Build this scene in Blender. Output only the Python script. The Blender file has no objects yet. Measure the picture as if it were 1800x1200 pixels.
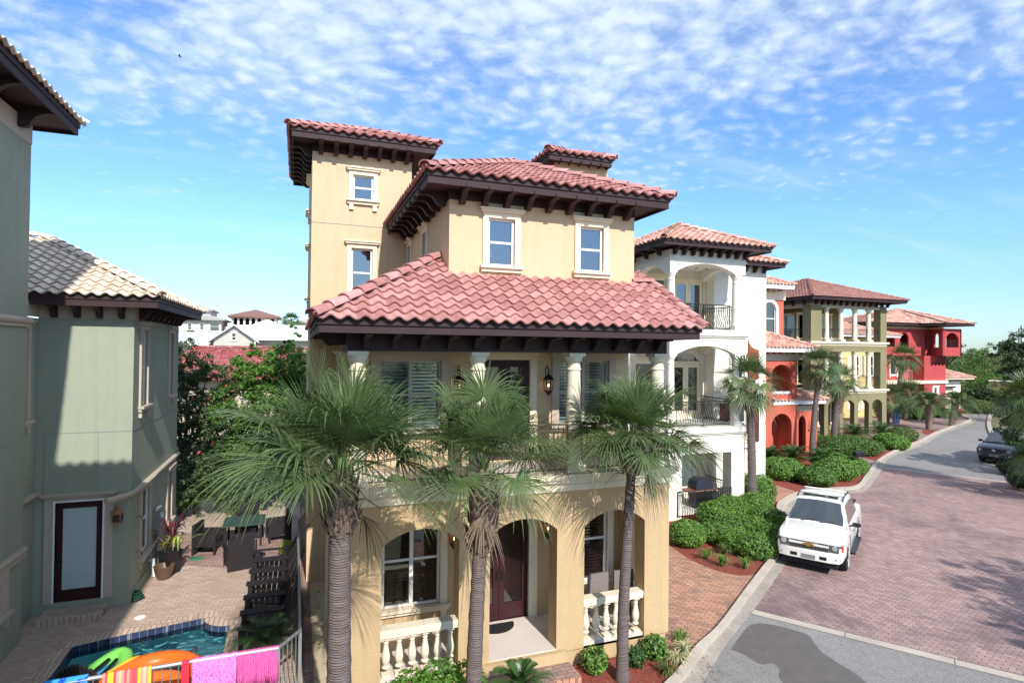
import bpy, bmesh, math, random
from mathutils import Vector, Matrix
from mathutils.geometry import tessellate_polygon
random.seed(7)
SC = bpy.context.scene
COL = SC.collection
# ---------------------------------------------------------------- camera
CH = 6.5
YAW, PITCH, ROLL, FPX = math.radians(20.268), math.radians(0.782), math.radians(0.625), 1018.0
_f = Vector((math.sin(YAW)*math.cos(PITCH), math.cos(YAW)*math.cos(PITCH), math.sin(PITCH)))
_r = Vector((math.cos(YAW), -math.sin(YAW), 0)); _u = _r.cross(_f)
RT = _r*math.cos(ROLL)+_u*math.sin(ROLL); UP = -_r*math.sin(ROLL)+_u*math.cos(ROLL); FW = _f
cd = bpy.data.cameras.new('camera'); cam = bpy.data.objects.new('camera', cd); COL.objects.link(cam)
cd.sensor_width = 36; cd.lens = FPX/1800*36; cd.clip_start = .1; cd.clip_end = 6000
cam.matrix_world = Matrix(((RT.x, UP.x, -FW.x, 0), (RT.y, UP.y, -FW.y, 0), (RT.z, UP.z, -FW.z, CH), (0, 0, 0, 1)))
SC.camera = cam
def at(px, py, X=None, Y=None, Z=None):
    "photo pixel -> world point on a plane"
    d = RT*((px-900)/FPX)+UP*((600-py)/FPX)+FW
    t = X/d.x if X is not None else Y/d.y if Y is not None else (Z-CH)/d.z
    return Vector((d.x*t, d.y*t, CH+d.z*t))
# ---------------------------------------------------------------- light
SUN_EL, SUN_AZ = math.radians(37.5), math.radians(176.5)   # azimuth clockwise from +Y
sv = Vector((math.sin(SUN_AZ)*math.cos(SUN_EL), math.cos(SUN_AZ)*math.cos(SUN_EL), math.sin(SUN_EL)))
sl = bpy.data.lights.new('sun', 'SUN'); sl.energy = 4.1; sl.angle = math.radians(.6); sl.color = (1, .95, .87)
so = bpy.data.objects.new('sun', sl); COL.objects.link(so); so.rotation_euler = sv.to_track_quat('Z', 'Y').to_euler()
SC.view_settings.view_transform = 'Standard'; SC.view_settings.look = 'None'
SC.view_settings.exposure = 0.5; SC.view_settings.gamma = 1
W = bpy.data.worlds.new('World'); SC.world = W; W.use_nodes = True
nt = W.node_tree; N = nt.nodes; Lk = nt.links
for n in list(N): N.remove(n)
def nn(nt, t, **k):
    n = nt.nodes.new(t)
    for a, b in k.items():
        if a.startswith('i_'):
            s = n.inputs[int(a[2:])] if a[2:].isdigit() else n.inputs[a[2:].replace('_', ' ')]
            s.default_value = b
        else: setattr(n, a, b)
    return n
out = nn(nt, 'ShaderNodeOutputWorld'); bg = nn(nt, 'ShaderNodeBackground'); bg.inputs[1].default_value = .118
sky = nn(nt, 'ShaderNodeTexSky', sky_type='NISHITA', sun_disc=False, sun_elevation=SUN_EL, sun_rotation=SUN_AZ, air_density=1.0, dust_density=.4, ozone_density=2.2)
tc = nn(nt, 'ShaderNodeTexCoord'); sep = nn(nt, 'ShaderNodeSeparateXYZ'); Lk.new(tc.outputs['Generated'], sep.inputs[0])
def M2(op, a, b=None, c=None, nt=None, clamp=False):
    nt = nt or W.node_tree
    n = nn(nt, 'ShaderNodeMath', operation=op); n.use_clamp = clamp
    for i, x in enumerate((a, b, c)):
        if x is None: continue
        if isinstance(x, (int, float)): n.inputs[i].default_value = x
        else: nt.links.new(x, n.inputs[i])
    return n.outputs[0]
zc = M2('MAXIMUM', sep.outputs[2], .02)
za = M2('ADD', zc, .16)
cx = M2('DIVIDE', sep.outputs[0], za); cy = M2('DIVIDE', sep.outputs[1], za)
cv = nn(nt, 'ShaderNodeCombineXYZ'); Lk.new(cx, cv.inputs[0]); Lk.new(cy, cv.inputs[1])
mp = nn(nt, 'ShaderNodeMapping'); mp.inputs['Rotation'].default_value = (0, 0, .9); mp.inputs['Scale'].default_value = (1, 1.15, 1); Lk.new(cv.outputs[0], mp.inputs[0])
def NZ(src, sc, det=4., rough=.55, dist=0.):
    n = nn(nt, 'ShaderNodeTexNoise', i_Scale=sc, i_Detail=det, i_Roughness=rough, i_Distortion=dist); Lk.new(src, n.inputs[0]); return n
def MR(src, a, b, c, d, sm=True):
    n = nn(nt, 'ShaderNodeMapRange', interpolation_type='SMOOTHSTEP' if sm else 'LINEAR'); Lk.new(src, n.inputs[0])
    for i, x in enumerate((a, b, c, d)): n.inputs[i+1].default_value = x
    return n.outputs[0]
wn = NZ(mp.outputs[0], 3., 3.)
wadd = nn(nt, 'ShaderNodeMixRGB', blend_type='ADD'); wadd.inputs[0].default_value = .16; Lk.new(mp.outputs[0], wadd.inputs[1]); Lk.new(wn.outputs[1], wadd.inputs[2])
vo = nn(nt, 'ShaderNodeTexVoronoi', feature='SMOOTH_F1', i_Scale=15., i_Smoothness=.9, i_Randomness=.95); Lk.new(wadd.outputs[0], vo.inputs[0])
fine = NZ(wadd.outputs[0], 26., 6., .6)
big = NZ(mp.outputs[0], 1.6, 5., .55)
# puffs: high inside the cells, broken by fine noise; big noise opens and closes the deck
puff = M2('SUBTRACT', 1.0, M2('MULTIPLY', vo.outputs[0], 1.25))
dens = M2('ADD', M2('MULTIPLY', puff, .75), M2('MULTIPLY', M2('SUBTRACT', fine.outputs[0], .5), .9))
dens = M2('ADD', dens, M2('MULTIPLY', M2('SUBTRACT', big.outputs[0], .5), 1.5))
dens = M2('ADD', dens, MR(sep.outputs[2], .20, .52, -.62, .36, False))
c1 = MR(dens, -.15, 1.05, 0, .84)
veil = MR(M2('ADD', big.outputs[0], MR(sep.outputs[2], .2, .55, -.1, .16, False)), .42, .85, 0, .42)
mp2 = nn(nt, 'ShaderNodeMapping'); mp2.inputs['Scale'].default_value = (.5, 2.6, 1); mp2.inputs['Rotation'].default_value = (0, 0, .25); Lk.new(cv.outputs[0], mp2.inputs[0])
n3 = NZ(mp2.outputs[0], 1.6, 7., .6); c3 = MR(n3.outputs[0], .5, .85, 0, .42)
cm = M2('MAXIMUM', M2('MAXIMUM', c1, veil), c3)
cm = M2('MULTIPLY', cm, MR(sep.outputs[2], .04, .2, 0, 1))
tint = nn(nt, 'ShaderNodeMixRGB', blend_type='MULTIPLY'); tint.inputs[0].default_value = 1; tint.inputs[2].default_value = (1, 1, 1, 1); Lk.new(sky.outputs[0], tint.inputs[1]); hz = nn(nt, 'ShaderNodeMixRGB'); Lk.new(MR(sep.outputs[2], 0, .22, 0, 1), hz.inputs[0]); hz.inputs[1].default_value = (.74, .93, 1.18, 1); hz.inputs[2].default_value = (.86, 1.18, 1.5, 1); Lk.new(hz.outputs[0], tint.inputs[2])
mx = nn(nt, 'ShaderNodeMixRGB'); Lk.new(cm, mx.inputs[0]); Lk.new(tint.outputs[0], mx.inputs[1]); mx.inputs[2].default_value = (5.7, 6.4, 7.5, 1)
Lk.new(mx.outputs[0], bg.inputs[0]); Lk.new(bg.outputs[0], out.inputs[0])
# ---------------------------------------------------------------- materials
MAT = {}
def newmat(name):
    m = bpy.data.materials.new(name); m.use_nodes = True
    b = m.node_tree.nodes['Principled BSDF']; MAT[name] = m
    return m, m.node_tree, b
def pm(name, col, rough=.8, var=.12, scale=3., bump=0., bscale=60., metal=0., spec=.3, dirt=None, coat=0.):
    "plain surface with slight tone variation and grain"
    m, nt, b = newmat(name)
    b.inputs['Roughness'].default_value = rough; b.inputs['Metallic'].default_value = metal
    b.inputs['Specular IOR Level'].default_value = spec
    if coat: b.inputs['Coat Weight'].default_value = coat; b.inputs['Coat Roughness'].default_value = .05
    tc = nn(nt, 'ShaderNodeTexCoord')
    no = nn(nt, 'ShaderNodeTexNoise', i_Scale=scale, i_Detail=6., i_Roughness=.6); nt.links.new(tc.outputs['Object'], no.inputs[0])
    no2 = nn(nt, 'ShaderNodeTexNoise', i_Scale=scale*9, i_Detail=3.); nt.links.new(tc.outputs['Object'], no2.inputs[0])
    s = M2('ADD', M2('MULTIPLY', no.outputs[0], .7, nt=nt), M2('MULTIPLY', no2.outputs[0], .3, nt=nt), nt=nt)
    v = M2('MULTIPLY_ADD', M2('SUBTRACT', s, .5, nt=nt), 3*var, 1., nt=nt)
    c = nn(nt, 'ShaderNodeVectorMath', operation='SCALE'); c.inputs[0].default_value = col; nt.links.new(v, c.inputs['Scale'])
    nt.links.new(c.outputs[0], b.inputs['Base Color'])
    if bump:
        bn = nn(nt, 'ShaderNodeTexNoise', i_Scale=bscale, i_Detail=4.); nt.links.new(tc.outputs['Object'], bn.inputs[0])
        bu = nn(nt, 'ShaderNodeBump', i_Strength=bump, i_Distance=.02); nt.links.new(bn.outputs[0], bu.inputs['Height']); nt.links.new(bu.outputs[0], b.inputs['Normal'])
    return m
def stucco(name, col): 
    m = pm(name, col, .92, .10, .7, .6, 38., spec=.15)
    nt = m.node_tree; b = nt.nodes['Principled BSDF']; src = b.inputs['Base Color'].links[0].from_socket
    tc = nn(nt, 'ShaderNodeTexCoord'); mp = nn(nt, 'ShaderNodeMapping'); mp.inputs['Scale'].default_value = (5, 5, .35)
    nt.links.new(tc.outputs['Object'], mp.inputs[0])
    no = nn(nt, 'ShaderNodeTexNoise', i_Scale=1., i_Detail=5., i_Roughness=.65); nt.links.new(mp.outputs[0], no.inputs[0])
    r = nn(nt, 'ShaderNodeMapRange'); r.inputs[1].default_value = .5; r.inputs[2].default_value = .75; r.inputs[3].default_value = 1; r.inputs[4].default_value = .89; nt.links.new(no.outputs[0], r.inputs[0])
    s = nn(nt, 'ShaderNodeVectorMath', operation='SCALE'); nt.links.new(src, s.inputs[0]); nt.links.new(r.outputs[0], s.inputs['Scale']); nt.links.new(s.outputs[0], b.inputs['Base Color'])
    return m
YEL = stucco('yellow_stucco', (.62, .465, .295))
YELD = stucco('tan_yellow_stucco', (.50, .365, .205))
GRN = stucco('green_stucco', (.33, .36, .285))
WHT = stucco('white_stucco', (.75, .72, .64))
ORG = stucco('orange_stucco', (.52, .13, .085))
OLV = stucco('olive_stucco', (.235, .21, .115))
CRM = stucco('crimson_stucco', (.43, .075, .075))
YEL2 = stucco('butter_stucco', (.66, .5, .22))
PNK = stucco('pale_pink_stucco', (.72, .60, .54))
TRIM = pm('cream_trim', (.74, .65, .49), .8, .08, 2., .15, 40.)
TAUPE = pm('taupe_trim', (.48, .41, .33), .8, .08, 2., .15, 40.)
STONE = pm('cast_stone', (.72, .65, .50), .75, .14, 4., .25, 30.)
WFR = pm('white_window_frame', (.78, .76, .72), .45, .03)
DKW = pm('dark_brown_wood', (.04, .022, .025), .65, .2, 4., .1, 20.)
DKR = pm('maroon_door_paint', (.038, .012, .014), .35, .1)
SHUT = pm('maroon_slats', (.10, .025, .022), .5, .2)
SHUTO = pm('stained_wood_shutter', (.24, .075, .03), .55, .3, 8.)
BLK = pm('black_iron', (.012, .012, .014), .45, .2, spec=.5)
GRY = pm('grey_metal', (.27, .28, .29), .5, .1, metal=.3)
WHITE = pm('white_paint', (.8, .8, .78), .5, .04)
CONC = pm('concrete', (.43, .375, .315), .9, .3, 1.6, .3, 30.)
GUT = pm('stained_gutter_concrete', (.33, .295, .255), .9, .5, 1.1, .3, 30.)
RAILB = pm('bronze_iron', (.10, .085, .075), .5, .2)
BEIGEF = pm('beige_window_frame', (.42, .37, .31), .5, .04)
MARB = pm('travertine_floor', (.62, .55, .50), .45, .16, 1.2)
RUB = pm('black_rubber', (.015, .015, .016), .7, .1)
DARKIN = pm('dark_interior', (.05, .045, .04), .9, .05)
CREAMIN = pm('cream_lampshade', (.7, .6, .42), .8, .03)
def tilemat(name, c1, c2, c3, dust=.15):
    m, nt, b = newmat(name); b.inputs['Roughness'].default_value = .72; b.inputs['Specular IOR Level'].default_value = .25
    uv = nn(nt, 'ShaderNodeUVMap'); uv.uv_map = 'tile'
    fl = nn(nt, 'ShaderNodeVectorMath', operation='FLOOR'); nt.links.new(uv.outputs[0], fl.inputs[0])
    wn = nn(nt, 'ShaderNodeTexWhiteNoise', noise_dimensions='2D'); nt.links.new(fl.outputs[0], wn.inputs['Vector'])
    cr = nn(nt, 'ShaderNodeValToRGB'); e = cr.color_ramp.elements; e[0].color = (*c1, 1); e[1].color = (*c3, 1); x = cr.color_ramp.elements.new(.5); x.color = (*c2, 1)
    nt.links.new(wn.outputs['Value'], cr.inputs[0])
    tc = nn(nt, 'ShaderNodeTexCoord'); no = nn(nt, 'ShaderNodeTexNoise', i_Scale=7., i_Detail=7., i_Roughness=.7); nt.links.new(tc.outputs['Object'], no.inputs[0])
    v = M2('MULTIPLY_ADD', M2('SUBTRACT', no.outputs[0], .5, nt=nt), 1.1, 1., nt=nt)
    s = nn(nt, 'ShaderNodeVectorMath', operation='SCALE'); nt.links.new(cr.outputs[0], s.inputs[0]); nt.links.new(v, s.inputs['Scale'])
    n2 = nn(nt, 'ShaderNodeTexNoise', i_Scale=1.3, i_Detail=6., i_Roughness=.75); nt.links.new(tc.outputs['Object'], n2.inputs[0])
    r = nn(nt, 'ShaderNodeMapRange'); r.inputs[1].default_value = .52; r.inputs[2].default_value = .75; r.inputs[4].default_value = dust*2.2; nt.links.new(n2.outputs[0], r.inputs[0])
    mx = nn(nt, 'ShaderNodeMixRGB'); nt.links.new(r.outputs[0], mx.inputs[0]); nt.links.new(s.outputs[0], mx.inputs[1]); mx.inputs[2].default_value = (*[min(1, q*1.15+.1) for q in c3], 1)
    nt.links.new(mx.outputs[0], b.inputs['Base Color'])
    bu = nn(nt, 'ShaderNodeBump', i_Strength=.3, i_Distance=.01); nt.links.new(no.outputs[0], bu.inputs['Height']); nt.links.new(bu.outputs[0], b.inputs['Normal'])
    return m
T_RED = tilemat('rose_roof_tile', (.37, .165, .155), (.45, .215, .20), (.54, .29, .27))
T_TAN = tilemat('tan_roof_tile', (.60, .48, .38), (.68, .56, .46), (.74, .64, .54))
T_SAL = tilemat('salmon_roof_tile', (.44, .22, .165), (.54, .31, .24), (.64, .43, .36), .2)
T_MAU = tilemat('mauve_roof_tile', (.33, .16, .135), (.38, .195, .16), (.44, .24, .20), .1)
T_DRED = tilemat('deep_red_roof_tile', (.28, .07, .075), (.36, .10, .10), (.44, .16, .15), .1)
def glass(name, tint=(.5, .6, .7), refl=.16, trans=.72, dark=(.02, .025, .03)):
    m, nt, b = newmat(name); nt.nodes.remove(b); o = nt.nodes['Material Output']
    tr = nn(nt, 'ShaderNodeBsdfTransparent'); tr.inputs[0].default_value = (*tint, 1)
    df = nn(nt, 'ShaderNodeBsdfDiffuse'); df.inputs[0].default_value = (*dark, 1)
    gl = nn(nt, 'ShaderNodeBsdfGlossy'); gl.inputs['Roughness'].default_value = .02
    tc = nn(nt, 'ShaderNodeTexCoord'); no = nn(nt, 'ShaderNodeTexNoise', i_Scale=1.6, i_Detail=2.); nt.links.new(tc.outputs['Object'], no.inputs[0])
    bu = nn(nt, 'ShaderNodeBump', i_Strength=.12, i_Distance=.02); nt.links.new(no.outputs[0], bu.inputs['Height']); nt.links.new(bu.outputs[0], gl.inputs['Normal'])
    m1 = nn(nt, 'ShaderNodeMixShader'); m1.inputs[0].default_value = trans; nt.links.new(df.outputs[0], m1.inputs[1]); nt.links.new(tr.outputs[0], m1.inputs[2])
    fr = nn(nt, 'ShaderNodeFresnel', i_IOR=1.5)
    f = M2('ADD', fr.outputs[0], refl, nt=nt, clamp=True)
    m2 = nn(nt, 'ShaderNodeMixShader'); nt.links.new(f, m2.inputs[0]); nt.links.new(m1.outputs[0], m2.inputs[1]); nt.links.new(gl.outputs[0], m2.inputs[2])
    nt.links.new(m2.outputs[0], o.inputs[0])
    return m
GLASS = glass('window_glass'); GLASSC = glass('clear_window_glass', (.75, .82, .85), .05, .92)
GLASSU = glass('sky_reflecting_glass', (.7, .72, .78), .17, .8, (.05, .05, .06))
GLASSO = glass('dark_opaque_glass', (.1, .1, .1), .13, 0.)
FROST = pm('frosted_glass', (.45, .55, .55), .25, .05)
def pavers(name, cols, scale, w, h, rot=0., mortar=(.1, .08, .07), msize=.02, stain=0., rough=.85, fine=.5, herr=False, stainc=(.08, .06, .07)):
    m, nt, b = newmat(name); b.inputs['Roughness'].default_value = rough; b.inputs['Specular IOR Level'].default_value = .2
    tc = nn(nt, 'ShaderNodeTexCoord'); mp = nn(nt, 'ShaderNodeMapping'); mp.inputs['Rotation'].default_value = (0, 0, rot); nt.links.new(tc.outputs['Object'], mp.inputs[0])
    nw = nn(nt, 'ShaderNodeTexNoise', i_Scale=3.); nt.links.new(mp.outputs[0], nw.inputs[0])
    wa = nn(nt, 'ShaderNodeMixRGB', blend_type='ADD'); wa.inputs[0].default_value = .012; nt.links.new(mp.outputs[0], wa.inputs[1]); nt.links.new(nw.outputs[1], wa.inputs[2])
    br = nn(nt, 'ShaderNodeTexBrick', offset=.5); br.inputs['Color1'].default_value = (0, 0, 0, 1); br.inputs['Color2'].default_value = (1, 1, 1, 1); br.inputs['Mortar'].default_value = (0, 0, 0, 1)
    br.inputs['Scale'].default_value = scale; br.inputs['Mortar Size'].default_value = msize; br.inputs['Brick Width'].default_value = w; br.inputs['Row Height'].default_value = h; br.inputs['Mortar Smooth'].default_value = .3
    nt.links.new(wa.outputs[0], br.inputs[0])
    no = nn(nt, 'ShaderNodeTexNoise', i_Scale=.7, i_Detail=5., i_Roughness=.7); nt.links.new(mp.outputs[0], no.inputs[0])
    fac = M2('ADD', M2('MULTIPLY', br.outputs['Color'], .65, nt=nt), M2('MULTIPLY_ADD', no.outputs[0], .8, -.22, nt=nt), nt=nt, clamp=True)
    cr = nn(nt, 'ShaderNodeValToRGB'); e = cr.color_ramp.elements
    e[0].position = 0; e[0].color = (*cols[0], 1); e[1].position = 1; e[1].color = (*cols[-1], 1)
    for i, c in enumerate(cols[1:-1]): x = e.new((i+1)/(len(cols)-1)); x.color = (*c, 1)
    nt.links.new(fac, cr.inputs[0])
    mx = nn(nt, 'ShaderNodeMixRGB'); nt.links.new(br.outputs['Fac'], mx.inputs[0]); nt.links.new(cr.outputs[0], mx.inputs[1]); mx.inputs[2].default_value = (*mortar, 1)
    n3 = nn(nt, 'ShaderNodeTexNoise', i_Scale=38., i_Detail=3.); nt.links.new(mp.outputs[0], n3.inputs[0])
    v = M2('MULTIPLY_ADD', M2('SUBTRACT', n3.outputs[0], .5, nt=nt), fine, 1., nt=nt)
    sc = nn(nt, 'ShaderNodeVectorMath', operation='SCALE'); nt.links.new(mx.outputs[0], sc.inputs[0]); nt.links.new(v, sc.inputs['Scale'])
    o = sc.outputs[0]
    if stain:
        n4 = nn(nt, 'ShaderNodeTexNoise', i_Scale=.23, i_Detail=7., i_Roughness=.65, i_Distortion=.6); nt.links.new(mp.outputs[0], n4.inputs[0])
        r = nn(nt, 'ShaderNodeMapRange', interpolation_type='SMOOTHSTEP'); r.inputs[1].default_value = .48; r.inputs[2].default_value = .68; r.inputs[4].default_value = stain; nt.links.new(n4.outputs[0], r.inputs[0])
        m5 = nn(nt, 'ShaderNodeMixRGB'); nt.links.new(r.outputs[0], m5.inputs[0]); nt.links.new(o, m5.inputs[1]); m5.inputs[2].default_value = (*stainc, 1); o = m5.outputs[0]
    nt.links.new(o, b.inputs['Base Color'])
    hh = M2('SUBTRACT', M2('MULTIPLY', n3.outputs[0], .3, nt=nt), br.outputs['Fac'], nt=nt)
    bu = nn(nt, 'ShaderNodeBump', i_Strength=.6, i_Distance=.008); nt.links.new(hh, bu.inputs['Height']); nt.links.new(bu.outputs[0], b.inputs['Normal'])
    return m
ROADP = pavers('rose_road_pavers', [(.22, .16, .155), (.30, .205, .19), (.37, .25, .23), (.43, .32, .275)], 1., .22, .11, 1.25, (.15, .11, .105), .008, .5, fine=.7)
DRIVE = pavers('orange_driveway_pavers', [(.20, .15, .14), (.38, .21, .15), (.50, .26, .17), (.58, .33, .23)], 1., .22, .11, .95, (.13, .09, .07), .008, .25, stainc=(.3, .2, .16))
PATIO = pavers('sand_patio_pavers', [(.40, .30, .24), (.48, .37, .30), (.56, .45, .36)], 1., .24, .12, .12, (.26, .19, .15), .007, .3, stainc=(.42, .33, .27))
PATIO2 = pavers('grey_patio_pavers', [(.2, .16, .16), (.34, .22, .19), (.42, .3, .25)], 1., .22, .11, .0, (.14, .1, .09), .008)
COPING = pavers('coping_pavers', [(.42, .31, .25), (.52, .40, .32), (.60, .49, .40)], 1., .11, .6, .0, (.28, .2, .16), .012)
PTILE = pavers('navy_pool_tile', [(.02, .03, .07), (.035, .05, .11), (.06, .08, .15)], 1., .15, .15, 0., (.2, .22, .25), .006, rough=.3)
def asphalt():
    m = pm('grey_asphalt', (.235, .222, .215), .93, .28, .5, .5, 90.); nt = m.node_tree; b = nt.nodes['Principled BSDF']
    src = b.inputs['Base Color'].links[0].from_socket
    tc = nn(nt, 'ShaderNodeTexCoord'); no = nn(nt, 'ShaderNodeTexNoise', i_Scale=70., i_Detail=2.); nt.links.new(tc.outputs['Object'], no.inputs[0])
    v = M2('MULTIPLY_ADD', M2('SUBTRACT', no.outputs[0], .5, nt=nt), 2.4, 1., nt=nt)
    s = nn(nt, 'ShaderNodeVectorMath', operation='SCALE'); nt.links.new(src, s.inputs[0]); nt.links.new(v, s.inputs['Scale'])
    nt.links.new(s.outputs[0], b.inputs['Base Color']); return m
ASPH = asphalt()
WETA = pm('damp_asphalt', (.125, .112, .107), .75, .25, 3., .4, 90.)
MULCH = pm('red_mulch', (.25, .06, .042), .95, 1.2, 22., 1., 60.)
SAND = pm('sandy_soil', (.50, .41, .28), .95, .22, 1.5, .6, 30.)
EARTH = pm('scrub_ground', (.16, .15, .08), .95, .4, .3, .5, 10.)
def leafmat(name, c, var=.35, trans=.25, rough=.55, scale=1.6):
    m, nt, b = newmat(name); b.inputs['Roughness'].default_value = rough; b.inputs['Specular IOR Level'].default_value = .35
    uv = nn(nt, 'ShaderNodeUVMap'); uv.uv_map = 'tile'
    wn = nn(nt, 'ShaderNodeSeparateXYZ'); nt.links.new(uv.outputs[0], wn.inputs[0])
    tc = nn(nt, 'ShaderNodeTexCoord'); no = nn(nt, 'ShaderNodeTexNoise', i_Scale=scale, i_Detail=3.); nt.links.new(tc.outputs['Object'], no.inputs[0])
    f = M2('ADD', M2('MULTIPLY', wn.outputs[0], .6, nt=nt), M2('MULTIPLY_ADD', no.outputs[0], 1.2, -.4, nt=nt), nt=nt, clamp=True)
    cr = nn(nt, 'ShaderNodeValToRGB'); e = cr.color_ramp.elements
    e[0].color = (*[q*(1-var) for q in c], 1); e[1].color = (c[0]*(1+var*1.3), c[1]*(1+var), c[2]*(1+var*.8), 1); nt.links.new(f, cr.inputs[0])
    nt.links.new(cr.outputs[0], b.inputs['Base Color'])
    tl = nn(nt, 'ShaderNodeBsdfTranslucent'); g = nn(nt, 'ShaderNodeMixRGB', blend_type='MULTIPLY'); g.inputs[0].default_value = 1; nt.links.new(cr.outputs[0], g.inputs[1]); g.inputs[2].default_value = (1.3, 1.5, .6, 1); nt.links.new(g.outputs[0], tl.inputs[0])
    ms = nn(nt, 'ShaderNodeMixShader'); ms.inputs[0].default_value = trans; nt.links.new(b.outputs[0], ms.inputs[1]); nt.links.new(tl.outputs[0], ms.inputs[2])
    nt.links.new(ms.outputs[0], nt.nodes['Material Output'].inputs[0]); return m
L_PALM = leafmat('palm_leaf', (.08, .128, .055), .55, .14, .42, 1.2)
L_PALMD = leafmat('dry_palm_leaf', (.17, .13, .095), .3, .1, .8)
L_HEDGE = leafmat('hedge_leaf', (.115, .235, .04), .45, .2, .45, 2.5)
L_TREE = leafmat('bright_tree_leaf', (.085, .19, .03), .45, .25, .5, .9)
L_DARK = leafmat('dark_oak_leaf', (.045, .08, .03), .5, .12, .45, 1.)
L_OLIV = leafmat('olive_scrub_leaf', (.10, .145, .045), .5, .2, .6, .25)
L_CYC = leafmat('cycad_leaf', (.045, .10, .03), .4, .12, .35)
L_VAR = leafmat('variegated_grass_leaf', (.42, .45, .26), .4, .2, .6)
L_CRO = leafmat('maroon_leaf', (.10, .022, .035), .4, .1, .4)
L_LIME = leafmat('lime_leaf', (.28, .36, .06), .4, .25, .45)
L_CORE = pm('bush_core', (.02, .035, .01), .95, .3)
BARK = pm('palm_bark', (.15, .122, .115), .95, .3, 6., .8, 25.)
def rings():
    nt = BARK.node_tree; b = nt.nodes['Principled BSDF']; src = b.inputs['Base Color'].links[0].from_socket
    tc = nn(nt, 'ShaderNodeTexCoord'); wv = nn(nt, 'ShaderNodeTexWave', bands_direction='Z', i_Scale=9., i_Distortion=3.5, i_Detail=4.); wv.inputs['Detail Scale'].default_value = 2.; nt.links.new(tc.outputs['Object'], wv.inputs[0])
    mp = nn(nt, 'ShaderNodeMapping'); mp.inputs['Scale'].default_value = (3, 3, 26); nt.links.new(tc.outputs['Object'], mp.inputs[0]); no = nn(nt, 'ShaderNodeTexNoise', i_Scale=1.2, i_Detail=4.); nt.links.new(mp.outputs[0], no.inputs[0])
    h = M2('ADD', M2('MULTIPLY', wv.outputs[1], .5, nt=nt), no.outputs[0], nt=nt); v = M2('MULTIPLY_ADD', M2('SUBTRACT', h, .75, nt=nt), 1.1, 1., nt=nt)
    sc = nn(nt, 'ShaderNodeVectorMath', operation='SCALE'); nt.links.new(src, sc.inputs[0]); nt.links.new(v, sc.inputs['Scale']); nt.links.new(sc.outputs[0], b.inputs['Base Color'])
    bu = nn(nt, 'ShaderNodeBump', i_Strength=.9, i_Distance=.02); nt.links.new(h, bu.inputs['Height']); nt.links.new(bu.outputs[0], b.inputs['Normal'])
rings()
BOOT = pm('palm_boot', (.20, .145, .115), .95, .35, 9., .4, 30.)
BARKD = pm('tree_bark', (.13, .10, .08), .95, .3, 6., .8, 25.)
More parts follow.
